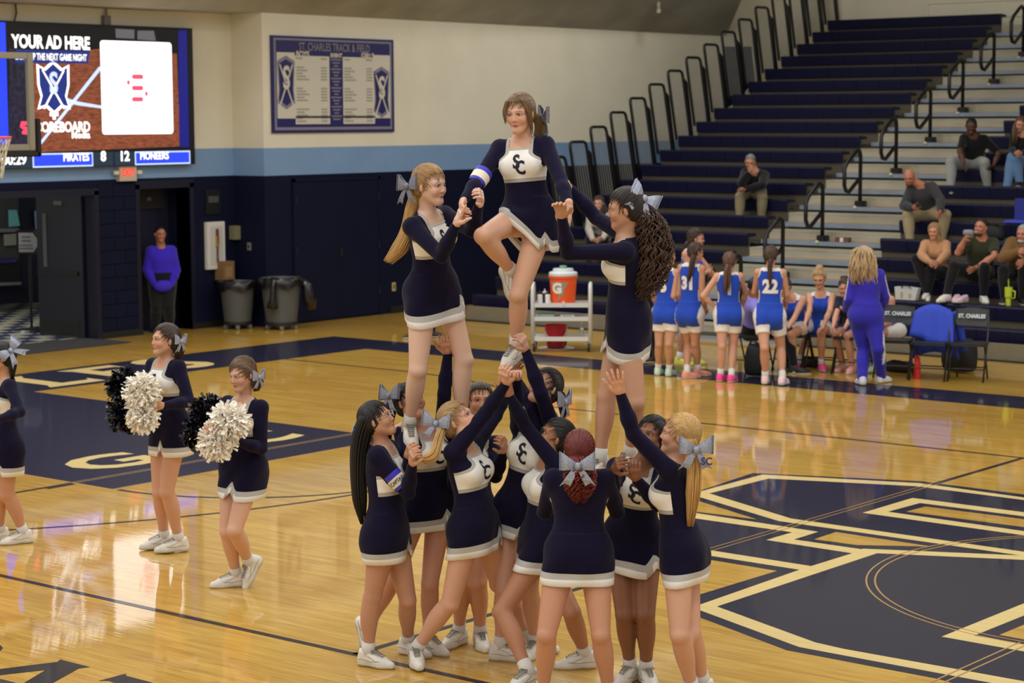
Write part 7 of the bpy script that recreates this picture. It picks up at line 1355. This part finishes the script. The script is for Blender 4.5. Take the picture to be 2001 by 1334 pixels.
for i, (x, y, c, lab) in enumerate(((-.30, -.1, (220, 220, 218), 'white squeeze bottle at the left end of the cart top'), (-.24, .06, (24, 24, 28), 'black squeeze bottle behind the white one on the cart top'), (-.19, -.09, (224, 224, 222), 'white squeeze bottle beside the orange cooler'))):
    b = loc(x, y, .646); t = thing('squeeze_bottle', lab, 'bottle', b, 'squeeze bottles on the cart'); mb = MB(); mb.lathe([(.034, 0), (.037, .01), (.037, .13), (.03, .15)], b, 16); mb.build('bottle_body', mat('squeeze_%d' % c[0], c, rough=.5), t); mb = MB(); mb.lathe([(.032, .15), (.032, .17), (.012, .18), (.008, .21), (0, .21)], b, 14); mb.build('bottle_cap', DARK if c[0] > 100 else WHT, t)
for i, (x, w, h, c, lab) in enumerate(((-.22, .12, .06, (130, 190, 160), 'pale green packet on the middle cart shelf'), (.08, .1, .05, (214, 214, 210), 'white carton on the middle cart shelf'))):
    b = loc(x, 0, .456); t = thing('carton', lab, 'carton', b); mb = MB(); mb.box(x - w, x + w, -.1, .1, .457, .457 + h); tr(mb).build('carton_body', mat('carton_%d' % c[0], c), t, bevel=.004); mb = MB(); mb.box(x - w * .6, x + w * .6, -.105, -.101, .465, .45 + h); tr(mb).build('carton_label', mat('carton_label_grey', (170, 176, 174)), t)
q = (1.946, 1.66, 0); bk_ = thing('bucket', 'red bucket with a pale handle standing on a white towel', 'bucket', q); RB = mat('bucket_red', (190, 22, 40), rough=.4)
mb = MB(); mb.lathe([(.118, .012), (.125, .02), (.15, .31), (.158, .315), (.158, .335), (.148, .335), (.12, .03), (0, .03)], q, 28); mb.build('bucket_shell', RB, bk_)
d_ = Vector((.634, -.773, 0)); r_ = Vector((.773, .634, 0)); mb = MB(); mb.tube([Vector(q) + r_ * (.155 * math.cos(a)) + d_ * (.158 * math.sin(a) * .95 + .012) + Vector((0, 0, .30 - .17 * math.sin(a))) for a in np.linspace(0, math.pi, 14)], .008, 6); mb.build('bucket_handle', mat('handle_pink', (214, 170, 170)), bk_, smooth=True)
tw = MB(); n = 24; tw.lathe([(0, .004), (.2, .006), (.26, .004), (.27, .001)], (q[0], q[1], 0), n); tag(tw.build('floor_towel', mat('towel_white', (206, 204, 200), rough=.9, bump=.4, bscale=30), smooth=True), 'white towel spread on the floor under the red bucket', 'towel')
b = (2.132, 1.963, 0); t = thing('clear_bottle', 'clear plastic bottle on the lowest cart shelf', 'bottle', loc(.3, 0, .176)); b = loc(.28, -.08, .176); mb = MB(); mb.lathe([(.03, 0), (.032, .01), (.032, .13), (.014, .17), (.014, .2)], b, 14); mb.build('bottle_body', mat('clear_plastic', (200, 214, 222), rough=.12, trans=.7), t); mb = MB(); mb.lathe([(.016, .2), (.016, .22), (0, .22)], b, 12); mb.build('bottle_cap', WHT, t)
b = loc(-.1, .05, 0); duffel('black bag on the floor behind the red bucket', (b[0] - .15, b[1] + .25), .16, .12, .2)
